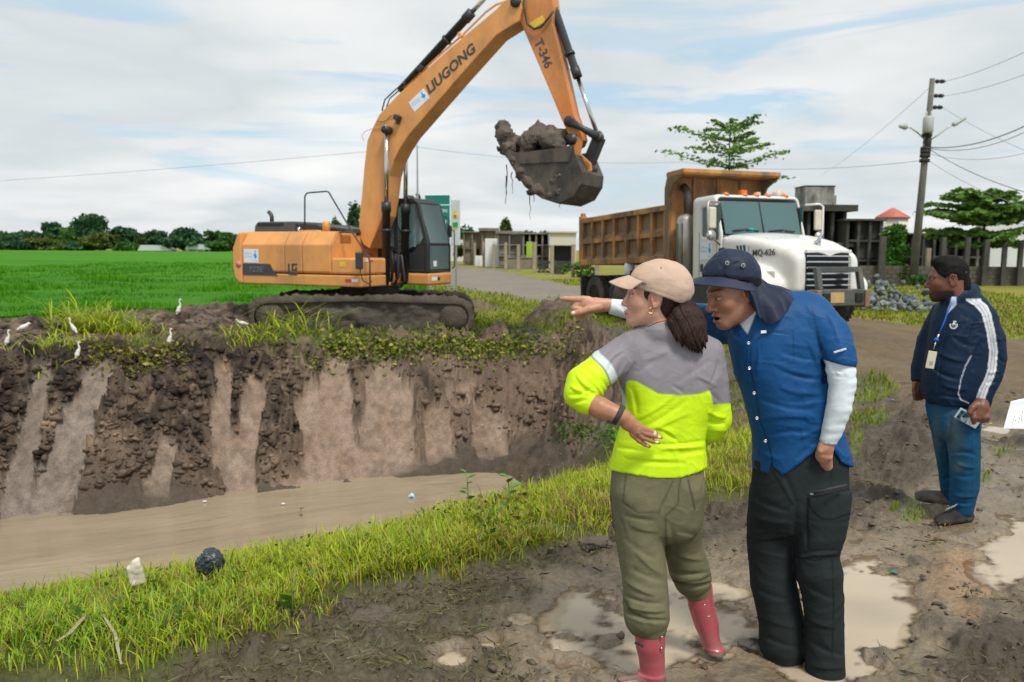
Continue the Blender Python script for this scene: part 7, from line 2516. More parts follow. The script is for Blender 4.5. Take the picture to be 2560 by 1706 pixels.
for i in range(9):
    v_ = i / 8
    row = []
    for j in range(15):
        u_ = -1 + 2 * j / 14
        th = u_ * 1.18
        bx = cc[0] - W.r(77) * math.cos(th * .82) ** .8 * (1 if True else 0)
        by = cc[1] + .096 * math.sin(th)
        bz = W.w(1574, 689, 0)[2] - .027 * abs(math.sin(th * .85)) ** 1.6
        ext = .080 * (1 - .38 * abs(u_) ** 3)
        row.append((bx - ext * v_, by * 1.0 + .0, bz - .016 * v_ - .010 * v_ * v_ - .008 * v_ * abs(u_) ** 2))
    rows.append(row)
cloth_sheet(W, 'cap_brim', rows, COTTON, TAN, .004, cap, 1)
MB().lathe([(.004, 0), (.009, .002), (.009, .006), (.004, .009)], W.w(1674, 657, -.01) - W.loc, 'z', 12).build('cap_button', pmat('tan_cloth', tuple(TAN), rough=.8), cap)
fit_text('lettering', "'47", RUBBER, cap, W.w(1609, 711, -.107) - W.loc, (1, -.15, -.32), (.3, 0, 1), .019, .0115, bold=.02)
for a, b_ in ((1653, 670), (1698, 685)):
    MB().tube([W.w(a, b_, -.088) - W.loc + np.array((.003 * math.cos(k), .0, .003 * math.sin(k))) for k in range(6)], .001, 4, closed=True).build('eyelet', pmat('thread', (.35, .25, .19)), cap)
er = W.w(1626, 777, -.085) - W.loc
MB().tube([(er[0] + .0105 * math.cos(k * .45), er[1] + .004 * math.sin(k * .45), er[2] + .0105 * math.sin(k * .45)) for k in range(14)], .0022, 6, closed=True).build('ear_ring', GOLD, wom)

# ------------------------------------------------------------------ the man in the blue shirt
MY = 3.52
mg = G(1990, 1680, 0)
man = thing('person', 'man in bright blue shirt and navy sun hat leaning forward and pointing left', 'person', (mg[0], MY, 0))
B = Fig(MY, man)
BLUE, WHT, CHAR, NAVY = np.array((.004, .064, .195)), np.array((.66, .71, .75)), np.array((.021, .027, .0275)), np.array((.017, .024, .050))
SK2 = (.36, .170, .100)
S = B.sdf(1700, 720, 2170, 1215, -.36, .36, .0056)
B.trunk(S, [(772, 1900, 2055, 44, 0), (800, 1850, 2088, 70, 0), (850, 1822, 2098, 82, -.01), (900, 1832, 2090, 86, -.01), (960, 1852, 2088, 88, -.01), (1020, 1868, 2092, 88, -.01), (1075, 1880, 2104, 88, 0), (1120, 1884, 2116, 88, 0), (1165, 1882, 2128, 88, 0), (1205, 1880, 2130, 88, 0)], .02, 11)
S.chain(B.pts([(1965, 785, .02, 46), (2030, 795, -.04, 44), (2075, 835, -.10, 47), (2092, 880, -.15, 42), (2098, 902, -.16, 40)]), .03)
S.chain(B.pts([(1900, 815, .06, 50), (1815, 818, .14, 46), (1750, 800, .20, 42), (1722, 795, .22, 39)]), .03)
px, py = pix(S.grid())
hm = np.interp(px, [1870, 1882, 1905, 1922, 1925, 1927, 1940, 1956, 1985, 2020, 2043, 2062, 2085, 2105, 2130], [1166, 1172, 1180, 1187, 1170, 1160, 1176, 1190, 1170, 1142, 1124, 1116, 1128, 1158, 1168])
S.D = np.maximum(S.D, np.minimum((py - hm), 60) * B.Y / FPX)
sle = ((px - 2092) * -.24 + (py - 908) * .97) - .0
S.D = np.where((px > 2054) & (py < 960) & (py > 895) , np.maximum(S.D, np.where(S.grid()[..., 1] < MY - .075, (sle) * B.Y / FPX, -1)), S.D).astype(np.float32)
BLN = [(1876, 840, 1872, 920, 3, -.003), (1872, 920, 1886, 990, 3, -.003), (1886, 990, 1896, 1050, 3, -.003), (1896, 1050, 1922, 1120, 3, -.003), (1922, 1120, 1930, 1165, 3, -.003),
       (1862, 850, 1860, 925, 2, .0025), (1860, 925, 1874, 990, 2, .0025), (1874, 990, 1886, 1060, 2, .0025),
       (1950, 880, 2050, 900, 8, -.006, 6), (1930, 905, 2040, 940, 8, .006, 8), (1960, 930, 2060, 950, 8, -.007, 6), (1950, 970, 2060, 985, 9, .006, 6), (1900, 1000, 2040, 1025, 9, -.006, 8), (1900, 1050, 2050, 1050, 9, .006, -8), (1920, 1090, 2040, 1085, 8, -.006, -6), (1990, 1100, 2080, 1060, 8, .006), (2050, 870, 2060, 940, 7, -.010), (2036, 820, 2056, 890, 7, -.007, 5), (2020, 850, 2046, 920, 7, .006), (1900, 870, 1890, 940, 8, .005), (1840, 880, 1858, 960, 8, -.006), (1990, 1150, 2060, 1090, 8, -.006), (2060, 770, 2100, 870, 9, .004, -6), (1800, 800, 1850, 850, 8, -.010), (1790, 830, 1830, 845, 6, .008), (1905, 830, 1980, 838, 2, -.003), (1980, 838, 1975, 905, 2, -.003), (1900, 838, 1902, 900, 2, -.003), (1902, 900, 1975, 908, 2, -.003), (1940, 1000, 2050, 1000, 8, -.005, 7), (1960, 860, 2030, 870, 7, .004)]


def shirt_col(v, nn, px, py):
    m = sstep(-2, 2, px - 1842 - (py - 800) * .75) * sstep(2, -2, px - 1888 + (py - 790) * .40) * (py < 845) * (v[:, 1] < MY)
    c = lerp(BLUE, WHT, m)
    e = np.exp(-((px - 1888 + (py - 790) * .40) / 2.0) ** 2) * (py > 785) * (py < 850) * (v[:, 1] < MY)
    return lerp(c, BLUE * .45, .6 * e)


sh = B.part('shirt', S, NYLON, shirt_col, fold_noise(6, 6, 8, .0040, 5.2), BLN, 1, seams=[([(1882, 838), (1872, 858), (1876, 921), (1890, 983), (1899, 1046), (1922, 1110), (1930, 1160)], 2.4, .55), ([(1905, 832), (1982, 826), (1985, 905), (1950, 918), (1908, 908)], 1.8, .62), ([(2030, 770), (2044, 830), (2058, 900)], 2.4, .6), ([(2062, 914), (2096, 904), (2128, 888)], 1.6, .7)])
for a, b_, dd in ((1871, 858, -.155), (1873, 921, -.165), (1885, 983, -.168), (1892, 1046, -.165), (1913, 1103, -.16)):
    q = B.w(a, b_, dd)
    MB().lathe([(.007, -.002), (.0075, -.004), (.004, -.005), (.003, -.003)], q - B.loc + np.array((0, .0, 0)), 'y', 14).build('shirt_button', STEEL2, sh)
tg = part_box('shirt_tag', B.w(1909, 830, -.150) - B.loc, (.022, .004, .011), WHITE, sh, 0, Matrix.Rotation(R(-6), 3, 'Y'))
fit_text('lettering', 'OMNI-SHADE', WHITE, sh, B.w(2100, 877, -.232) - B.loc, (1, .42, .22), (-.2, 0, 1), .060, .0075)
# white sleeves and undershirt
S = B.sdf(1500, 740, 2165, 1130, -.32, .42, .0075)
S.chain(B.pts([(2094, 890, -.15, 32), (2103, 930, -.165, 34), (2106, 958, -.17, 32), (2097, 1020, -.175, 29), (2083, 1070, -.17, 25), (2070, 1106, -.165, 21)]), .012)
S.cut(B.w(2072, 1110, -.165), (B.w(2066, 1130, -.165) - B.w(2074, 1090, -.165)))
slv = B.part('sleeve', S, COTTON, solid(WHT), lambda v, nn: .0030 * np.sin(v[:, 2] * 165 + 3.5 * vnoise(v * 11)) * np.clip(.5 + vnoise(v * 7), 0, 1) + .002 * vnoise(v * 20), [(2074, 915, 2110, 935, 4, -.008), (2075, 940, 2120, 945, 4, -.006), (2072, 905, 2090, 940, 4, -.006)], 1)
S = B.sdf(1490, 720, 1760, 860, .05, .42, .006)
S.chain(B.pts([(1740, 797, .21, 36), (1690, 790, .23, 34), (1610, 783, .255, 28), (1524, 766, .27, 21)]), .02)
S.cut(B.w(1524, 766, .27), (B.w(1510, 764, .27) - B.w(1540, 768, .27)))
B.part('sleeve', S, COTTON, solid(WHT), fold_noise(16, 12, 10, .003, 2.2), [(1540, 760, 1580, 790, 5, -.005)], 1)
# trousers
S = B.sdf(1840, 1080, 2165, 1760, -.34, .36, .006)
B.trunk(S, [(1095, 1894, 2108, 80, 0), (1150, 1884, 2118, 82, 0), (1200, 1880, 2119, 82, 0), (1250, 1876, 2119, 82, 0), (1275, 1876, 2116, 78, 0)], .02, 12)
S.chain(B.pts([(1932, 1240, .03, 60), (1928, 1300, .03, 60), (1926, 1345, .03, 60), (1930, 1400, .03, 59), (1934, 1460, .02, 58), (1945, 1510, .01, 57), (1955, 1560, .0, 58), (1956, 1612, -.01, 59), (1958, 1632, -.01, 55)]), .018)
S.chain(B.pts([(2056, 1240, -.06, 64), (2050, 1300, -.07, 65), (2044, 1350, -.08, 61), (2041, 1391, -.09, 54), (2048, 1434, -.10, 58), (2057, 1490, -.11, 50), (2061, 1560, -.12, 47), (2062, 1640, -.13, 48), (2064, 1720, -.14, 50)]), .018)
def cargo(v, nn):
    px, py = pix(v)
    m = sstep(2017, 2023, px) * sstep(1228, 1234, py) * sstep(1372, 1352, py + (px - 2060) * .1) * (nn[:, 1] < .3)
    fl = m * sstep(1302, 1296, py - 6 * np.sin(np.clip((px - 2030) / 90, 0, 1) * 3.1))
    return .004 * m + .003 * fl + fold_noise(6, 6, 8, .0030, 11.3)(v, nn)


CL = [(2012, 1180, 2085, 1150, 5, -.004), (1985, 1392, 2105, 1380, 4, -.006, -6), (1985, 1400, 2105, 1390, 4, .005, -6), (1870, 1348, 1975, 1338, 5, -.007, -6), (1872, 1358, 1975, 1350, 5, .005, -6), (1880, 1240, 1975, 1280, 8, -.006, 6), (1875, 1290, 1970, 1310, 8, .006, 5), (1880, 1320, 1975, 1325, 7, -.006, 4), (1990, 1250, 1985, 1390, 8, -.014), (1960, 1190, 1990, 1260, 8, -.008), (2080, 1395, 2078, 1640, 2, -.003), (2000, 1450, 2090, 1500, 9, -.006, 8), (2010, 1540, 2095, 1570, 9, .006, 8), (2020, 1600, 2110, 1640, 9, -.007, 8), (2015, 1660, 2110, 1670, 8, .008, 6), (1885, 1470, 1980, 1500, 9, -.005, 7), (1900, 1540, 2000, 1570, 9, .005, 7), (1905, 1590, 2005, 1620, 8, -.006, 7), (2020, 1320, 2015, 1380, 6, -.006)]
tr2 = B.part('trousers', S, COTTON, solid(CHAR), cargo, CL, 1, seams=[([(2018, 1246), (2070, 1236), (2126, 1222)], 2.2, .4), ([(2022, 1246), (2026, 1270), (2050, 1296), (2080, 1300), (2126, 1284)], 2.6, .35), ([(2020, 1246), (2018, 1350)], 2.2, .5), ([(1985, 1392), (2040, 1402), (2105, 1382)], 2.6, .4), ([(1870, 1346), (1920, 1352), (1978, 1342)], 2.4, .5), ([(2080, 1395), (2084, 1500), (2080, 1640)], 2, .55), ([(2040, 1115), (2068, 1168)], 2.4, .45), ([(1932, 1180), (1982, 1262)], 3, .5), ([(2078, 1180), (2078, 1214)], 2, .6)])
zp = MB()
zp.tube([B.w(2030, 1234, -.205) - B.loc, B.w(2070, 1224, -.232) - B.loc, B.w(2116, 1213, -.19) - B.loc], .0055, 6)
zp.build('pocket_zipper', RUBBER, tr2)
MB().box(B.w(2029, 1235, -.215) - B.loc, (.012, .004, .006)).build('zip_pull', STEEL2, tr2)


def shoe(fig, name, foot, colr, sole, zs=.03, parent=None):
    S = SDF(np.min([p - r for p, r in foot], 0) - .05, np.max([p + r for p, r in foot], 0) + .05, .0055)
    S.chain(foot, .025)
    S.D = np.maximum(S.D, S.ax[2][None, None, :] * -1 + .003).astype(np.float32)
    def cf(v, nn, px, py):
        m = sstep(zs, zs - .006, v[:, 2] + .004 * vnoise(v * 26))[:, None]
        d = (sstep(.07, .01, v[:, 2]) * (.10 + .5 * fbm(v * 16, 4)))[:, None].clip(0, .6)
        c = np.array(colr) * (1 - m) + np.array(sole) * m
        return c * (1 - d) + np.array((.17, .135, .10)) * d
    o = fig.part(name, S, COTTON, cf, lambda v, nn: .004 * (v[:, 2] < zs) + .0025 * vnoise(v * 30), (), 1, parent)
    return o


s1 = shoe(B, 'shoe', [(B.w(1988, 1640, -.02), .047), (B.w(1935, 1634, .01), .048), (B.w(1885, 1624, .04), .045), (B.w(1857, 1622, .06), .036)], (.018, .026, .045), (.11, .11, .10), .036)
shoe(B, 'shoe', [(B.w(2070, 1722, -.13), .046), (B.w(2045, 1730, -.19), .045), (B.w(2020, 1738, -.25), .040)], (.018, .026, .045), (.11, .11, .10), .036)
lc = MB()
for k in range(5):
    a = 1884 + 8 * k
    lc.tube([B.w(a - 4, 1612 - 3 * k, -.005) - B.loc, B.w(a + 3, 1602 - 3 * k, .02) - B.loc, B.w(a + 8, 1600 - 3 * k, .06) - B.loc], .003, 5)
lc.build('laces', RUBBER, s1)
# pointing hand
S = B.sdf(1385, 720, 1560, 810, .1, .42, .0034)
S.chain(B.pts([(1545, 767, .265, 17), (1518, 763, .265, 17.5), (1490, 764, .262, 21), (1468, 762, .26, 19)]), .010, ((0, 1, 0), .72))
S.chain(B.pts([(1470, 751, .262, 11.5), (1457, 749, .262, 10), (1432, 748, .265, 8), (1412, 747, .268, 6.6), (1403, 747, .27, 5)]), .006)
for k, (x_, y_, z_) in enumerate(((1456, 760, .268), (1458, 769, .276), (1462, 777, .284))):
    S.chain(B.pts([(x_ + 14, y_ - 2, z_, 11), (x_ - 14, y_ + 1, z_, 9.5), (x_ - 20, y_ + 11, z_ - .006, 8.5), (x_ - 6, y_ + 15, z_ - .018, 8)]), .004)
S.chain(B.pts([(1496, 768, .235, 13), (1474, 773, .222, 11), (1452, 780, .220, 9), (1437, 784, .224, 8), (1432, 784, .226, 7)]), .006)
ha = flesh(S, (.50, .255, .165), nails=[(B.w(1433, 782, .214), .009)])
S = B.sdf(2020, 1080, 2110, 1190, -.3, .0, .0045)
S.chain(B.pts([(2072, 1098, -.165, 19), (2064, 1120, -.165, 20), (2060, 1138, -.155, 21), (2068, 1165, -.13, 14)]), .012, ((0, 1, 0), .7))
S.chain(B.pts([(2070, 1115, -.175, 10), (2052, 1128, -.175, 8), (2050, 1145, -.15, 7)]), .006)
for k in range(4):
    S.ball(B.w(2052 + 8 * k, 1140 + 2 * k, -.172), .0085, .008)
hb2 = flesh(S, (.46, .225, .14))
S = B.sdf(1880, 790, 2110, 1640, -.25, .25, .015)
B.trunk(S, [(850, 1890, 2040, 45, 0), (1000, 1910, 2050, 50, 0), (1250, 1915, 2085, 55, 0)], .03, 30)
S.chain(B.pts([(1930, 1260, .05, 38), (1930, 1400, .06, 34), (1955, 1620, .09, 26)]), .03).chain(B.pts([(2055, 1260, -.06, 38), (2047, 1400, -.09, 34), (2064, 1630, -.13, 26)]), .03)
hb3 = flesh(S, SK2)
HB = head_matrix(B.w(1829, 731, -.03), (-.90, -.33, -.28), (-.24, -.02, 1), 1.07)
hd = head_mesh(None, .0036, SK2, (.33, .12, .10), (.022, .015, .012), open_mouth=1.0, neck=((-.03, 0, -.07), (-.115, .0, -.19)), neck_r=(.062, .068))
place_head(B, HB, hd, SKIN, [ha, hb2, hb3])
HBn = np.array(HB)
t_ = MB()
for k in range(6):
    yy = (k - 2.5) * .0055
    t_.box(H2((.089 - 25 * yy * yy, yy, -.0695), HBn) - B.loc, (.006, .0055, .007))
t_.build('teeth', WHITE, man)
S = SDF(HBn[:3, 3] - .2, HBn[:3, 3] + .2, .006)
S.ball(H2((-.022, 0, .018), HBn), (.108, .086, .104), .01, rot=HBn[:3, :3].T / 1.07)
g = S.grid() - HBn[:3, 3]
lx, lz, ly = (g @ HBn[:3, i] / 1.07 ** 2 for i in (0, 2, 1))
S.D = np.maximum(S.D, np.maximum(lx - .028, -lz - .045)).astype(np.float32)
S.D = np.where(np.abs(ly) > .05, np.maximum(S.D, .033 - np.hypot(lx + .012, (lz + .012) * .75)), S.D).astype(np.float32)
v, f = S.mesh()
link('hair', np_mesh('hair', v - B.loc, f, HAIRB, True), man)
# hat: crown, brim, neck cape
S = B.sdf(1735, 610, 1925, 740, -.22, .2, .005)
hc = B.w(1829, 690, -.02)
tl_ = Matrix.Rotation(R(-6), 3, 'Y')
S.ball(hc, (B.r(71), .098, B.r(62)), .01)
S.cap(B.w(1822, 672, -.02), B.w(1838, 674, -.02), B.r(46), k=.03)
S.chain(B.pts([(1800, 690, -.02, 42), (1858, 698, -.02, 42)]), .02)
S.cut(B.w(1758, 690, 0), (np.array((-.12, 0, -1))))
hatf = lambda v, nn: -.0018 * (np.exp(-((v[:, 0] - hc[0] + .05 + .35 * (v[:, 2] - hc[2]) ** 1) / .0035) ** 2) + np.exp(-((v[:, 0] - hc[0] - .075 + .3 * (v[:, 2] - hc[2])) / .0035) ** 2)) + .004 * vnoise(v * np.array((22, 22, 16))) + .0022 * vnoise(v * 48)
hat = B.part('sun_hat', S, NYLON, lambda v, nn, px, py: np.where(((py > 682 + (px - 1760) * .10) & (px > 1783) & (py < 692 + (px - 1760) * .12))[:, None], NAVY * .35, NAVY), hatf, [(1775, 650, 1860, 640, 5, -.004, -8), (1810, 665, 1850, 650, 4, .004)], 1)
for a, b_ in ((1818, 658), (1858, 664)):
    q = B.w(a, b_, -.117) - B.loc
    MB().tube([(q[0] + .0075 * math.cos(k * .5236), q[1] + .0, q[2] + .0075 * math.sin(k * .5236)) for k in range(12)], .0016, 5, closed=True).build('eyelet', pmat('eyelet_ring', (.42, .42, .36), rough=.4), hat)
    MB().lathe([(.007, .0), (.006, -.0015)], q, 'y', 12).build('eyelet_hole', pmat('mesh_grey', (.09, .10, .085)), hat)
rows = []
for i in range(7):
    v_ = i / 6
    row = []
    for j in range(33):
        an = R(-30 + 250 * j / 32)                     # from the near temple round the front to the far one
        ca, sa = -math.sin(an), -math.cos(an)
        bx, by = hc[0] + B.r(70) * ca, hc[1] + .098 * sa
        fr = max(0, -ca)
        ext = .030 + .056 * fr
        dip = .020 + .006 * fr + .014 * max(0, -sa)
        bz = hc[2] - .006 - .016 * ca * 1.0 - .010
        row.append((bx + ca * ext * v_, by + sa * ext * .8 * v_, bz - dip * v_ + .004 * math.sin(an * 3)))
    rows.append(row)
cloth_sheet(B, 'hat_brim', rows, NYLON, NAVY * 1.25, .003, hat, 1)
top = [(1862, 709, -.118), (1872, 708, -.112), (1885, 704, -.085), (1896, 700, -.05), (1900, 698, .0), (1896, 694, .05), (1880, 690, .09)]
mid = [(1866, 724, -.128), (1882, 736, -.138), (1898, 742, -.13), (1918, 730, -.10), (1928, 716, -.03), (1926, 712, .05), (1905, 712, .10)]
mi2 = [(1872, 742, -.135), (1892, 772, -.152), (1915, 782, -.155), (1945, 762, -.14), (1958, 724, -.06), (1958, 718, .05), (1935, 722, .12)]
bot = [(1879, 762, -.138), (1896, 792, -.16), (1922, 813, -.17), (1960, 794, -.165), (1980, 752, -.10), (1990, 733, .03), (1970, 730, .14)]
rows = []
for i in range(13):
    t = i / 12 * 3
    k = min(2, int(t))
    a_, b2_ = (top, mid, mi2, bot)[k], (top, mid, mi2, bot)[k + 1]
    row = []
    for j in range(25):
        q = j / 24 * 6
        m = min(5, int(q))
        uu = q - m
        A_ = np.array(a_[m]) * (1 - uu) + np.array(a_[m + 1]) * uu
        C_ = np.array(b2_[m]) * (1 - uu) + np.array(b2_[m + 1]) * uu
        p = A_ * (1 - (t - k)) + C_ * (t - k)
        row.append(B.w(*p) + np.array((0, .016 * math.sin(q * 4.2 + .5) * (t / 3), .004 * math.sin(q * 5))))
    rows.append(row)
cloth_sheet(B, 'neck_cape', rows, NYLON, NAVY * .85, .003, hat, 2)

# ------------------------------------------------------------------ the man in the track jacket
TY = 5.42
tg3 = G(2390, 1300, 0)
trm = thing('person', 'man in navy track jacket with white sleeve stripes holding a phone', 'person', (tg3[0], TY, 0))
T = Fig(TY, trm)
NAV2, JEAN = np.array((.0016, .015, .042)), np.array((.012, .070, .150))
SK3 = (.175, .072, .046)
S = T.sdf(2265, 690, 2545, 1040, -.36, .36, .0062)
T.trunk(S, [(738, 2384, 2442, 26, 0), (754, 2366, 2454, 32, 0), (778, 2344, 2474, 42, 0), (815, 2331, 2482, 50, 0), (870, 2322, 2482, 55, 0), (930, 2310, 2474, 60, 0), (975, 2306, 2462, 58, 0), (1008, 2312, 2440, 52, 0), (1020, 2318, 2426, 50, 0)], .02, 9)
S.chain(T.pts([(2420, 758, -.02, 24), (2458, 795, -.04, 32), (2483, 845, -.08, 28), (2488, 897, -.10, 26), (2478, 940, -.12, 25), (2462, 985, -.14, 20), (2456, 1010, -.15, 17)]), .016)
S.chain(T.pts([(2355, 780, .10, 26), (2318, 850, .16, 24), (2298, 920, .15, 20), (2292, 945, .14, 15)]), .03)
S.chain(T.pts([(2430, 728, .02, 19), (2404, 742, -.04, 22), (2380, 752, -.05, 17)]), .015)
px, py = pix(S.grid())
S.D = np.maximum(S.D, (py - np.interp(px, [2300, 2320, 2360, 2420, 2436, 2440], [985, 1008, 1016, 1019, 1016, 1100])) * T.Y / FPX).astype(np.float32)


def t_col(v, nn, px, py):
    ln = np.array([(2434, 752), (2452, 764), (2466, 785), (2477, 830), (2484, 880), (2480, 925), (2472, 948), (2460, 972), (2446, 1012)])
    t = np.interp(py, ln[:, 1], ln[:, 0])
    dx = np.gradient(ln[:, 0], ln[:, 1])
    ct = 1 / np.sqrt(1 + np.interp(py, ln[:, 1], dx) ** 2)
    d = (px - t) * ct
    near = sstep(.35, .2, nn[:, 1]) * sstep(745, 750, py) * sstep(1020, 1016, py)
    ad = np.abs(d)
    st = sstep(11.3, 9.7, ad) * (1 - .55 * np.exp(-((ad - 3.6) / 1.0) ** 2))
    c = lerp(NAV2, np.array((.62, .64, .66)), st * near)
    vz = sstep(-1.5, 1.5, px - 2376 + (py - 753) * .30) * sstep(1.5, -1.5, px - 2391 + np.maximum(py - 762, 0) * .95) * (py > 742) * (py < 788) * (v[:, 1] < TY)
    c = lerp(c, np.array((.45, .52, .68)), vz)
    pip = np.array([(2428, 890), (2414, 915), (2402, 950), (2396, 985), (2402, 1000), (2422, 1008)])
    dd = np.min(np.hypot(px[:, None] - np.interp(np.linspace(0, 5, 60), range(6), pip[:, 0]), py[:, None] - np.interp(np.linspace(0, 5, 60), range(6), pip[:, 1])), 1)
    return lerp(c, np.array((.5, .52, .55)), sstep(2.4, .6, dd) * (nn[:, 1] < .2))


TL = [(2440, 800, 2425, 880, 6, -.012, 5), (2420, 800, 2400, 860, 6, .008), (2455, 850, 2430, 930, 7, -.012, 6), (2380, 840, 2440, 870, 7, -.008, 6), (2340, 880, 2420, 905, 7, .008, 6), (2330, 920, 2400, 950, 7, -.009, 6), (2350, 960, 2420, 975, 7, .008, 5), (2345, 990, 2420, 998, 5, -.007), (2490, 890, 2510, 910, 5, -.012), (2470, 935, 2500, 930, 5, .010), (2465, 960, 2490, 955, 5, -.010), (2375, 770, 2340, 1000, 3, -.006, 4), (2500, 800, 2510, 870, 6, -.007)]
tj = T.part('track_jacket', S, NYLON, t_col, fold_noise(9, 9, 9, .005, 6.6), TL, 1)
em = T.w(2384, 813, -.165) - T.loc
ex_ = MB()
for k in range(10):
    an = math.pi * (.95 + 1.1 * k / 9)
    ex_.box((em[0] + .021 * math.cos(an), em[1], em[2] + .021 * math.sin(an)), (.009, .004, .009), Matrix.Rotation(-an, 3, 'Y'))
ex_.lathe([(.013, -.003), (.011, .003)], em, 'y', 12)
ex_.prism([(em[0] - .006, em[2] + .014), (em[0] + .016, em[2] + .016), (em[0] + .014, em[2] + .027), (em[0] - .004, em[2] + .026)], em[1] - .002, em[1] + .002)
tme = ex_.build('crest', pmat('crest_white', (.60, .63, .66)), tj)
ex2 = MB()
for dx in (-.005, .003):
    ex2.tube([em + np.array((dx, -.005, .007)), em + np.array((dx + .003, -.005, -.007))], .0014, 4)
ex2.build('crest_mark', DECAL, tme)
S = T.sdf(2290, 985, 2470, 1300, -.3, .36, .0075)
T.trunk(S, [(990, 2318, 2436, 44, 0), (1030, 2320, 2446, 48, 0), (1060, 2328, 2448, 46, 0)], .02, 10)
S.chain(T.pts([(2356, 1050, .08, 32), (2362, 1110, .12, 27), (2370, 1170, .18, 24), (2374, 1215, .23, 24), (2378, 1240, .25, 22)]), .018)
S.chain(T.pts([(2404, 1050, -.05, 42), (2410, 1110, -.06, 38), (2412, 1160, -.06, 35), (2412, 1215, -.06, 34), (2406, 1250, -.06, 31), (2404, 1272, -.06, 28)]), .018)


def j_col(v, nn, px, py):
    f_ = np.exp(-(((px - 2385) / 22) ** 2 + ((py - 1085) / 55) ** 2)) + np.exp(-(((px - 2395) / 14) ** 2 + ((py - 1168) / 14) ** 2)) + .8 * np.exp(-(((px - 2340) / 12) ** 2 + ((py - 1090) / 60) ** 2))
    k = (.5 + .5 * fbm(v * 12, 3))[:, None]
    c = JEAN * (.75 + .4 * k)
    return c + np.clip(f_, 0, 1)[:, None] * (np.array((.085, .135, .15)) - c) * .8


JL = [(2352, 1120, 2375, 1125, 4, -.012, 3), (2372, 1135, 2440, 1140, 5, -.010, -5), (2385, 1155, 2440, 1170, 5, .010, 5), (2380, 1185, 2440, 1190, 6, -.007, 6), (2378, 1235, 2440, 1240, 5, .010, 6), (2376, 1252, 2435, 1258, 4, -.012, 5), (2355, 1200, 2385, 1195, 5, -.008), (2375, 1040, 2372, 1130, 5, -.010), (2430, 1030, 2432, 1260, 2, .004), (2360, 1225, 2386, 1228, 4, .010)]
T.part('jeans', S, COTTON, j_col, fold_noise(9, 9, 13, .004, 1.9), JL, 1)
s2 = shoe(T, 'shoe', [(T.w(2415, 1288, -.06), .048), (T.w(2388, 1292, -.09), .048), (T.w(2362, 1297, -.13), .042), (T.w(2350, 1300, -.15), .034)], (.028, .028, .028), (.05, .05, .05), .03)
s3 = shoe(T, 'shoe', [(T.w(2376, 1246, .26), .046), (T.w(2345, 1243, .27), .046), (T.w(2312, 1240, .26), .042), (T.w(2298, 1240, .25), .034)], (.13, .115, .095), (.10, .09, .075), .028)
lc = MB()
for k in range(4):
    a = 2368 + 7 * k
    lc.tube([T.w(a - 5, 1278 - 3 * k, -.16) - T.loc, T.w(a, 1272 - 3 * k, -.155) - T.loc, T.w(a + 5, 1270 - 3 * k, -.11) - T.loc], .0035, 5)
lc.build('laces', pmat('lace_grey', (.30, .29, .26)), s2)
# hands
S = T.sdf(2265, 935, 2325, 1020, .0, .3, .005)
S.chain(T.pts([(2293, 948, .14, 11), (2293, 962, .135, 12), (2291, 976, .13, 11)]), .008)
for a, b_ in ((2284, 0), (2290, .008), (2297, .012), (2303, .016)):
    S.chain(T.pts([(a + 2, 974, .13 + b_, 5.5), (a + 1, 988, .125 + b_, 5), (a + 3, 1001 - abs(a - 2292) * .4, .12 + b_, 4)]), .004)
S.chain(T.pts([(2288, 958, .12, 6), (2284, 972, .105, 5), (2286, 984, .10, 4.5)]), .004)
h1 = flesh(S, SK3)
S = T.sdf(2395, 985, 2500, 1085, -.32, .0, .0045)
S.chain(T.pts([(2456, 1002, -.15, 17), (2450, 1018, -.16, 20), (2444, 1034, -.165, 19)]), .010)
for k, a in enumerate((2434, 2446, 2457, 2467)):
    S.chain(T.pts([(a + 2, 1026, -.175, 8), (a, 1044, -.195, 7.5), (a - 1, 1056 - k * 2, -.18, 7), (a - 1, 1054 - k * 2, -.155, 6)]), .004)
S.chain(T.pts([(2440, 1012, -.175, 9), (2430, 1020, -.195, 7.5), (2424, 1032, -.20, 6.5)]), .006)
h2 = flesh(S, SK3)
S = T.sdf(2320, 740, 2470, 1260, -.25, .25, .016)
T.trunk(S, [(790, 2370, 2450, 28, 0), (1030, 2350, 2425, 30, 0)], .03, 26)
S.chain(T.pts([(2358, 1050, .08, 18), (2370, 1170, .18, 13), (2376, 1225, .23, 11)]), .03).chain(T.pts([(2404, 1040, -.05, 22), (2406, 1255, -.06, 17)]), .03)
h3 = flesh(S, SK3)
HT = head_matrix(T.w(2367, 697, .0), (-.95, .26, -.10), (.02, .0, 1), 1.10)
hd = head_mesh(None, .0048, SK3, (.16, .06, .05), (.006, .005, .005), beard=.8, neck=((-.03, 0, -.06), (-.045, .0, -.15)), neck_r=(.068, .066))
place_head(T, HT, hd, SKIN, [h1, h2, h3])
HTn = np.array(HT)
S = SDF(HTn[:3, 3] - .22, HTn[:3, 3] + .22, .0065)
S.ball(H2((-.028, 0, .038), HTn), (.112, .088, .102), .01, rot=HTn[:3, :3].T / 1.1)
S.ball(H2((.02, 0, .100), HTn), (.070, .066, .038), .03, rot=HTn[:3, :3].T / 1.1)
S.ball(H2((-.075, 0, -.045), HTn), (.050, .064, .075), .03, rot=HTn[:3, :3].T / 1.1)
g = S.grid()
gg = g - HTn[:3, 3]
lx, lz, ly = (gg @ HTn[:3, i] / 1.1 ** 2 for i in (0, 2, 1))
S.D = np.maximum(S.D, lx - np.interp(lz, [-.14, -.05, -.012, .03, .065, .14], [-.06, -.045, .008, .05, .088, .12])).astype(np.float32)
S.D = np.where(np.abs(ly) > .05, np.maximum(S.D, .036 - np.hypot(lx + .008, (lz + .016) * .8)), S.D).astype(np.float32)
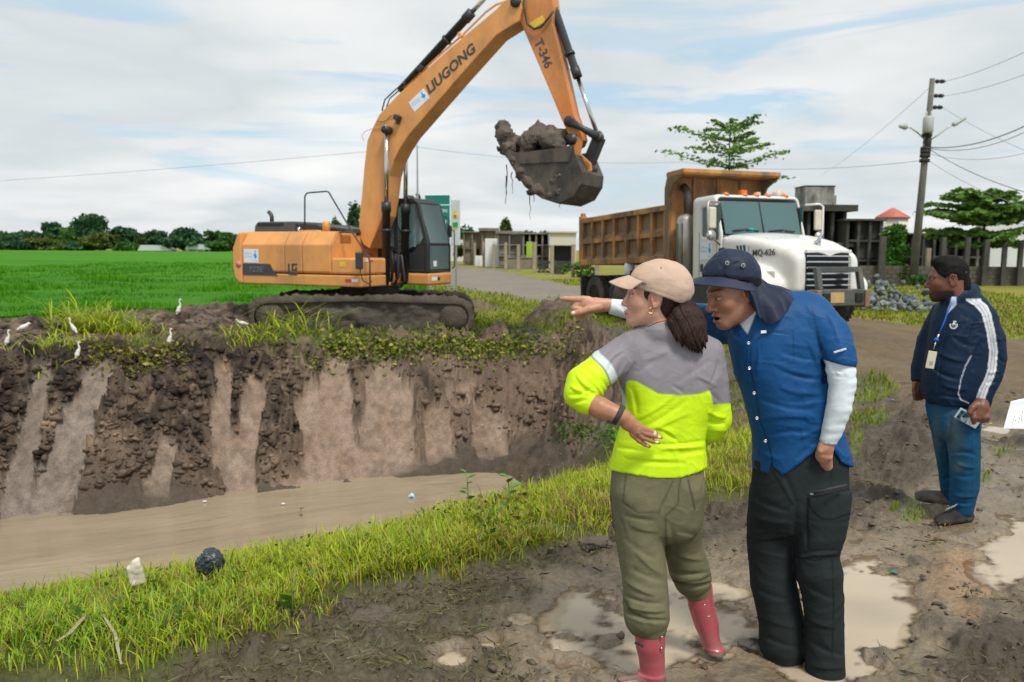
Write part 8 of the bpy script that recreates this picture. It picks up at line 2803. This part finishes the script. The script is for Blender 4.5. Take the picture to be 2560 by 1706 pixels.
S.D += .003 * vnoise(g * 45).astype(np.float32) + .003 * vnoise(g * 90).astype(np.float32)
v, f = S.mesh()
link('hair', np_mesh('hair', v - T.loc, f, HAIRB, True), trm)
# lanyard with badge, ring
LAN = pmat('lanyard_blue', (.01, .10, .55), rough=.6)
ln = MB().tube([T.w(a, b_, d) - T.loc for a, b_, d in ((2376, 765, -.15), (2366, 790, -.165), (2358, 812, -.168), (2348, 834, -.172))], .0045, 6).build('lanyard', LAN, trm)
MB().lathe([(.013, -.006), (.013, .006)], T.w(2341, 850, -.18) - T.loc, 'y', 12).build('badge_reel', LAN, ln)
MB().tube([T.w(2347, 836, -.175) - T.loc, T.w(2343, 848, -.18) - T.loc], .006, 6).build('clip', STEEL2, ln)
MB().tube([T.w(2340, 854, -.18) - T.loc, T.w(2334, 874, -.182) - T.loc], .0035, 5).build('badge_strap', STEEL2, ln)
bq = T.w(2328, 900, -.182) - T.loc
bd_ = MB().box(bq, (.055, .004, .11), Matrix.Rotation(R(8), 3, 'Y')).build('badge', CREAM, ln, .006)
MB().box(bq + np.array((0, -.003, -.02)), (.02, .002, .025)).build('badge_photo', pmat('badge_grey', (.35, .34, .30)), bd_)
MB().tube([T.w(2286 + 9 * math.cos(k), 977, .13 - .02 * math.sin(k)) - T.loc for k in (0, 1.05, 2.1, 3.14, 4.2, 5.2)], .003, 5, closed=True).build('finger_ring', STEEL2, trm)
# phone: held, so a thing of its own
ph0 = T.w(2420, 1046, -.185)
ph = thing('mobile_phone', 'mobile phone with camera lenses held by the man in the track jacket', 'phone', ph0)
ph.rotation_euler = (R(6), R(28), R(-8))
MB().box((0, 0, 0), (.15, .008, .074)).build('case', pmat('phone_case', (.50, .56, .58), rough=.3), ph, .004)
MB().box((-.03, -.0048, .0), (.07, .001, .066)).build('printed_back', pmat('phone_back', (.02, .09, .15), (.30, .38, .40), 30, .15, contrast=.05), ph)
for a, b_ in ((-.055, .018), (-.055, -.016), (-.028, .0)):
    MB().lathe([(.0095, -.0055), (.0085, -.0075)], (a, 0, b_), 'y', 14).build('lens', pmat('lens', (.01, .02, .03), rough=.1), ph)
MB().lathe([(.004, -.0055), (.004, -.006)], (-.03, 0, .024), 'y', 10).build('flash', SKYB, ph)
# operator in the cab
op = thing('person', 'excavator operator in teal shirt seated inside the cab', 'person', (*XO, 0), R(XA))
oq = lambda x, y, z: np.array((x, y, z))
S = SDF((-.35, .4, 1.5), (.95, 1.2, 2.75), .02)
S.chain([(oq(-.02, .8, 1.78), .15), (oq(.0, .8, 2.05), .17), (oq(.0, .8, 2.22), .15)], .05, ((1, 0, 0), .75))
for s in (-1, 1):
    S.chain([(oq(.0, .8 + s * .18, 2.20), .085), (oq(.12, .8 + s * .24, 1.98), .065), (oq(.38, .8 + s * .2, 1.88), .05)], .04)
    S.chain([(oq(.0, .8 + s * .1, 1.72), .10), (oq(.42, .8 + s * .12, 1.74), .085), (oq(.5, .8 + s * .12, 1.45), .06)], .04)
v, f = S.mesh()
me = np_mesh('shirt', v, f, TEAL, True)
link('shirt', me, op)
S = SDF((-.2, .6, 1.8), (.6, 1.1, 2.75), .012)
S.ball((.02, .8, 2.48), (.10, .078, .12), .02).cap((.0, .8, 2.2), (.01, .8, 2.42), .055, k=.03).ball((.115, .8, 2.47), (.02, .014, .02), .01)
for s in (-1, 1):
    S.ball((.0, .8 + s * .08, 2.47), (.02, .012, .03), .01)
    S.chain([(oq(.38, .8 + s * .2, 1.88), .035), (oq(.46, .8 + s * .19, 1.88), .035)], .01)
v, f = S.mesh()
c4 = np.concatenate([np.broadcast_to(np.array(SK3) * 1.4, (len(v), 3)), np.ones((len(v), 1))], 1)
link('head_and_hands', np_mesh('head_and_hands', v, f, SKIN, True, {'col': c4}), op)
MB().lathe([(.105, 2.52), (.10, 2.58), (.06, 2.62), (.02, 2.63)], (.0, .8, 0), seg=16).build('hair', HAIRB, op)
# ================================================================== birds, litter, clods
EGW = pmat('egret_white', (.78, .77, .73), (.70, .68, .62), 12, .8, bump=.3, bscale=60)
BEAK = pmat('egret_bill', (.55, .33, .06), rough=.5)
LEGM = pmat('egret_leg', (.10, .09, .07), rough=.6)
BUFF = pmat('egret_crown', (.62, .42, .22), (.70, .58, .42), 20, .8)


def egret(px, py, hp, pose, face, label):
    q = hit(px, py)[0]
    H = hp / FPX * q[1]
    t = thing('egret', label, 'bird', tuple(q), 0, 'white egrets on the far bank')
    f = face
    if pose == 'up':
        body = [((-.02 * f, 0, .34), .062), ((-.05 * f, 0, .24), .075), ((-.10 * f, 0, .13), .030)]
        neck = [((.0, 0, .36), .045), ((.03 * f, 0, .46), .030), ((.0, 0, .55), .026), ((.015 * f, 0, .62), .028)]
        head = (.03 * f, 0, .635)
    elif pose == 'lean':
        body = [((.0, 0, .30), .060), ((-.08 * f, 0, .20), .075), ((-.17 * f, 0, .09), .028)]
        neck = [((.02 * f, 0, .33), .045), ((.09 * f, 0, .42), .030), ((.08 * f, 0, .50), .026), ((.10 * f, 0, .55), .028)]
        head = (.12 * f, 0, .56)
    elif pose == 'hunch':
        body = [((.06 * f, 0, .29), .080), ((-.08 * f, 0, .23), .088), ((-.25 * f, 0, .15), .030)]
        neck = [((.10 * f, 0, .33), .060), ((.15 * f, 0, .38), .050)]
        head = (.18 * f, 0, .37)
    else:
        body = [((.06 * f, 0, .26), .070), ((-.08 * f, 0, .24), .085), ((-.26 * f, 0, .19), .030)]
        neck = [((.10 * f, 0, .28), .045), ((.17 * f, 0, .33), .030), ((.20 * f, 0, .38), .026)]
        head = (.22 * f, 0, .40)
    k = H / (.665 if pose == 'up' else .60 if pose == 'lean' else .46)
    S = SDF((-.36, -.12, .02), (.36, .12, .72), .014)
    S.chain(body, .03, ((0, 1, 0), .85)).chain(neck, .02).ball(head, (.045, .030, .032), .012)
    v, fc = S.mesh()
    link('body', np_mesh('body', v * k, fc, EGW, True), t)
    hx, hy, hz = head
    MB().tube([((hx + .03 * f) * k, 0, hz * k), ((hx + .11 * f) * k, 0, (hz - .02) * k)], [.014 * k, .003 * k], 7).build('bill', BEAK, t)
    MB().lathe([(.028 * k, -.004 * k), (.026 * k, .012 * k), (.012 * k, .022 * k)], (hx * k, 0, (hz + .012) * k), seg=10).build('crown_patch', BUFF, t)
    for s in (-1, 1):
        MB().tube([(-.04 * f * k, s * .025 * k, .18 * k), (-.05 * f * k, s * .028 * k, .08 * k), (-.03 * f * k, s * .03 * k, -.02)], .008 * k, 5).build('leg', LEGM, t)
    t.rotation_euler = (0, 0, R(random.uniform(-25, 25)))


egret(22, 872, 48, 'up', 1, 'upright white egret nearest the left edge')
egret(62, 834, 30, 'hunch', 1, 'hunched white egret with its body sloping, second from the left edge')
egret(182, 838, 44, 'lean', -1, 'white egret leaning with its bill to the left beside the cut grass')
egret(198, 906, 52, 'up', 1, 'upright white egret standing lowest on the bank')
egret(427, 872, 52, 'up', 1, 'slim upright white egret on bare clay in the middle of the bank')
egret(450, 795, 48, 'up', 1, 'white egret standing highest against the green field')
egret(605, 822, 26, 'flat', -1, 'white egret with level body just behind the excavator track')
# small clods of mud in front
cl = []
for k in range(6):
    bmm = bmesh.new()
    bmesh.ops.create_icosphere(bmm, subdivisions=1, radius=1)
    cl.append((np.array([q.co for q in bmm.verts]) * np.random.default_rng(k).uniform(.38, 1.35, (len(bmm.verts), 1)), np.array([[q.index for q in f.verts] for f in bmm.faces])))
    bmm.free()


def clods():
    rg = np.random.default_rng(21)
    p, zn = scatter(lambda x, y, z: z['fore'] * np.clip(.10 + 1.6 * fbm(xyz(x * 1.9, y * 1.9, 14.0), 3), .02, 1) * sstep(.4, -.1, z['pud']) * (1 - z['grass']), (-3.2, 6.5, 3.0, 11), 30000, 4.2, rg)
    V, F, b = [], [], 0
    for i, q in enumerate(p):
        v, f = cl[i % 6]
        s = .006 + .020 * rg.uniform() ** 3
        V.append(v * (s * np.array((1.3, 1, .75))) @ np.array(Matrix.Rotation(rg.uniform(0, 6), 3, 'Z')) + q + (0, 0, s * .25))
        F.append(f + b)
        b += len(v)
    tag(link('mud_crumbs', np_mesh('mud_crumbs', np.concatenate(V), np.concatenate(F), pmat('wet_crumb', (.070, .053, .036), (.115, .09, .062), 8, .55, bump=.4, bscale=60), True)), 'crumbs of wet mud scattered over the trodden ground', 'mud', kind='stuff')

    # clods of the broken far bank and of the spoil: same earth, each a little lighter or darker
    c = np.stack([rg.uniform(-60, 1440, 12000), rg.uniform(790, 1310, 12000)], -1)
    p = hit(c[:, 0], c[:, 1], 10, 26, 48)
    z, cc, wet, zn = ground(p[:, 0], p[:, 1], True)
    kp = (rg.uniform(0, 1, len(p)) < np.maximum(zn['face'] * .6 * (.35 + .65 * sstep(4.0, 1.0, zn['s'])), zn['spoil'] * .5)) & (zn['rice'] > .15) & (p[:, 1] > 9.5) & (zn['d0'] > .05)
    V, F, K, b = [], [], [], 0
    for i, (q, k) in enumerate(zip(p[kp], cc[kp])):
        v, f = cl[i % 6]
        s = .018 + .075 * rg.uniform() ** 3
        V.append(v * (s * np.array((1.25, 1.0, .75)) * rg.uniform(.8, 1.2, 3)) @ np.array(Matrix.Rotation(rg.uniform(0, 6), 3, 'Z')) + q + (0, 0, -s * .30))
        F.append(f + b)
        K.append(np.tile(np.append(np.clip(k * rg.uniform(.65, 1.45), .01, .5), 1), (len(v), 1)))
        b += len(v)
    V = np.concatenate(V)
    V = V + .014 * np.stack([vnoise(V * 30), vnoise(V * 30 + 7), vnoise(V * 30 + 13)], -1)
    tag(link('bank_clods', np_mesh('bank_clods', V, np.concatenate(F), gm, False, {'col': np.concatenate(K), 'wet': np.zeros(len(V))})), 'crumbling clods of earth on the dug far bank', 'mud', kind='stuff')


clods()


def litter(px, py, name, label, cat, balls, mat, h=.008, amp=.012, fr=14, lift=.0):
    q = hit(px, py)[0]
    o_ = rough_blob(name, balls, h, mat, None, amp, fr)
    o_.location = (q[0], q[1], q[2] + lift)
    return tag(o_, label, cat)


BAGM = pmat('black_plastic', (.020, .028, .035), (.035, .045, .055), 20, .3, bump=.5, bscale=40)
litter(522, 1462, 'plastic_bag', 'crumpled black plastic bag lying in the bank grass', 'bag', [((0, 0, .03), .036), ((.025, 0, .065), .030), ((-.03, 0, .06), .018), ((.02, 0, .10), .026),  ((.036, .0, .04), .026)], BAGM, .006, .016, 26, .06)
q = hit(350, 1492)[0]
fb_ = SDF((-.08, -.06, -.03), (.08, .06, .18), .007)
fb_.rbox((0, 0, .07), (.036, .022, .055), .012).rbox((.02, 0, .115), (.02, .02, .03), .01)
g = fb_.grid()
fb_.D += (.010 * fbm(g * 28, 3)).astype(np.float32)
v, f = fb_.mesh()
o_ = link('foam_block', np_mesh('foam_block', v, f, pmat('foam', (.66, .60, .50), (.50, .42, .33), 30, .9), True))
o_.location = (q[0], q[1], q[2] + .05)
o_.rotation_euler = (0, R(-14), R(20))
tag(o_, 'dirty white foam block half hidden in the grass', 'litter')
litter(1030, 1290, 'wrapper', 'crumpled pale blue wrapper on the muddy root clump', 'litter', [((-.03, 0, .20), .022), ((0, 0, .215), .024), ((.03, 0, .205), .018)], pmat('wrapper_blue', (.12, .42, .62), (.55, .68, .75), 16, .35, contrast=.05), .012, .03, 12, .12)
litter(1040, 1300, 'root_clump', 'clump of mud and roots at the water edge', 'clump', [((-.25, 0, .05), .07), ((-.12, 0, .09), .09), ((0, .03, .12), .11), ((.14, 0, .10), .09), ((-.36, .03, .03), .05)], MUDL, .02, .05, 9, -.02)
weeds('leafy growth on the muddy root clump at the water edge', [(k, 1302 + (1040 - k) * .10, 1) for k in range(880, 1120, 14)], 16, .14, .022, leaf_mat('clump_leaf', (.05, .07, .02), (.13, .17, .03), (.30, .30, .10)), 31, spread=(14, 10))
for px, py, lb in ((708, 1262, 'white foam scrap floating in the canal, nearer the middle'), (512, 1256, 'pale plastic scrap floating along the far bank')):
    q = G(px, py, -2.19)
    o_ = MB().box((0, 0, .015), (.06, .03, .02), Matrix.Rotation(.5, 3, 'Z')).build('floating_scrap', WHITE, None, .01)
    o_.location = tuple(q)
    tag(o_, lb, 'litter')
# dry reed leaves in the lower left corner
DRY = pmat('dry_reed', (.36, .33, .20), (.28, .24, .14), 18, .8)
for pts, w_, lb in (([(243, 1545), (205, 1590), (175, 1625), (142, 1645)], .006, 'pale dry reed leaf lying on the mud at the lower left'), ([(243, 1545), (268, 1590), (290, 1625), (296, 1660), (305, 1704)], .005, 'long bent dry reed stalk running down to the lower left edge')):
    q = hit([a for a, b in pts], [b for a, b in pts])
    q[:, 2] += .07
    m = len(q)
    b = MB()
    v, f = [], []
    for i in range(m):
        ww = w_ * (.4 + 1.2 * math.sin(math.pi * (i + .6) / (m + .2)))
        v += [q[i] + (-ww, 0, 0), q[i] + (0, 0, ww * .5), q[i] + (ww, 0, 0)]
    for i in range(m - 1):
        for j in range(2):
            f.append((i * 3 + j, i * 3 + j + 1, i * 3 + j + 4, i * 3 + j + 3))
    tag(b.add(v, f, True).build('dry_reed', DRY), lb, 'reed')
# mud lumps with turf along the edge
for px, py, s, lb in ((1255, 1440, .13, 'grey brown mud lump at the turf edge below the creeper'), (1470, 1345, .10, 'mud lump with grass roots left of the woman'), (915, 1530, .15, 'broad flat mud lump on the trodden ground'), (2260, 960, .16, 'dark clod on the track left of the man in the track jacket'), (2190, 1080, .2, 'rough dark clod heap between the two men')):
    q = hit(px, py)[0]
    o_ = rough_blob('mud_lump', [((0, 0, 0), s * .8), ((s * .9, .03, -.01), s * .6), ((-s * .8, .02, -.02), s * .6), ((s * .3, -.1 * s, s * .2), s * .5)], .013, MUDL if px < 2000 else MUDD, None, .035, 11)
    o_.location = (q[0], q[1], q[2] - s * .35)
    o_.scale.z = .6
    tag(o_, lb, 'mud')
# the sheet of paper that someone beyond the right edge is holding
PW_ = pmat('paper', (.78, .78, .83), (.74, .75, .80), 3, .7)
pp = thing('paper_sheet', 'curled white sheet of printed paper held in at the right edge', 'paper', P(2545, 1030, 3.3))
rows = []
lo_ = np.array(pp.location)
for i in range(9):
    t_ = i / 8
    row = []
    for j in range(12):
        u_ = j / 11
        px = (2509 + 18 * t_) + 110 * u_ - 0 * t_
        py = 1072 - 74 * t_ + 2 * u_ - 9 * t_ * (math.sin(min(1, u_ * 2.2) * 1.57)) + 6 * t_
        row.append(P(px, py, 3.3 + .05 * math.sin(t_ * 2.6) + .06 * u_ + .05 * t_ * t_) - lo_)
    rows.append(row)
v, f = sheet(rows)
o_ = link('sheet', np_mesh('sheet', v, f, PW_, True), pp)
m = o_.modifiers.new('t', 'SOLIDIFY')
m.thickness = .0006
pr = MB()
for a, b_, c_, d_ in ((2531, 1058, 2537, 1040), (2537, 1056, 2540, 1049), (2546, 1058, 2551, 1038), (2553, 1056, 2556, 1028), (2562, 1056, 2566, 1030), (2570, 1054, 2574, 1020)):
    q = [P(a, b_, 3.290) - lo_, P(c_, d_, 3.290) - lo_]
    pr.tube([q[0], q[1]], .0011, 4)
pr.build('print', DECAL, pp)
# bits of litter on the track
for px, py, c_, lb in ((2232, 1003, (.25, .55, .70), 'light blue scrap on the gravel beside the green patch'), (2476, 1062, (.75, .55, .02), 'small yellow scrap behind the phone'), (2174, 1432, (.05, .16, .17), 'dark green plastic scrap at the puddle edge'), (2235, 1437, (.04, .24, .26), 'teal plastic scrap at the puddle edge')):
    q = hit(px, py)[0]
    o_ = MB().box((0, 0, 0), (.035, .016, .008), Matrix.Rotation(random.uniform(0, 3), 3, 'Z')).build('litter_scrap', pmat('scrap_' + str(px), c_, rough=.4), None, .004)
    o_.location = (q[0], q[1], q[2] + .012)
    tag(o_, lb, 'litter')
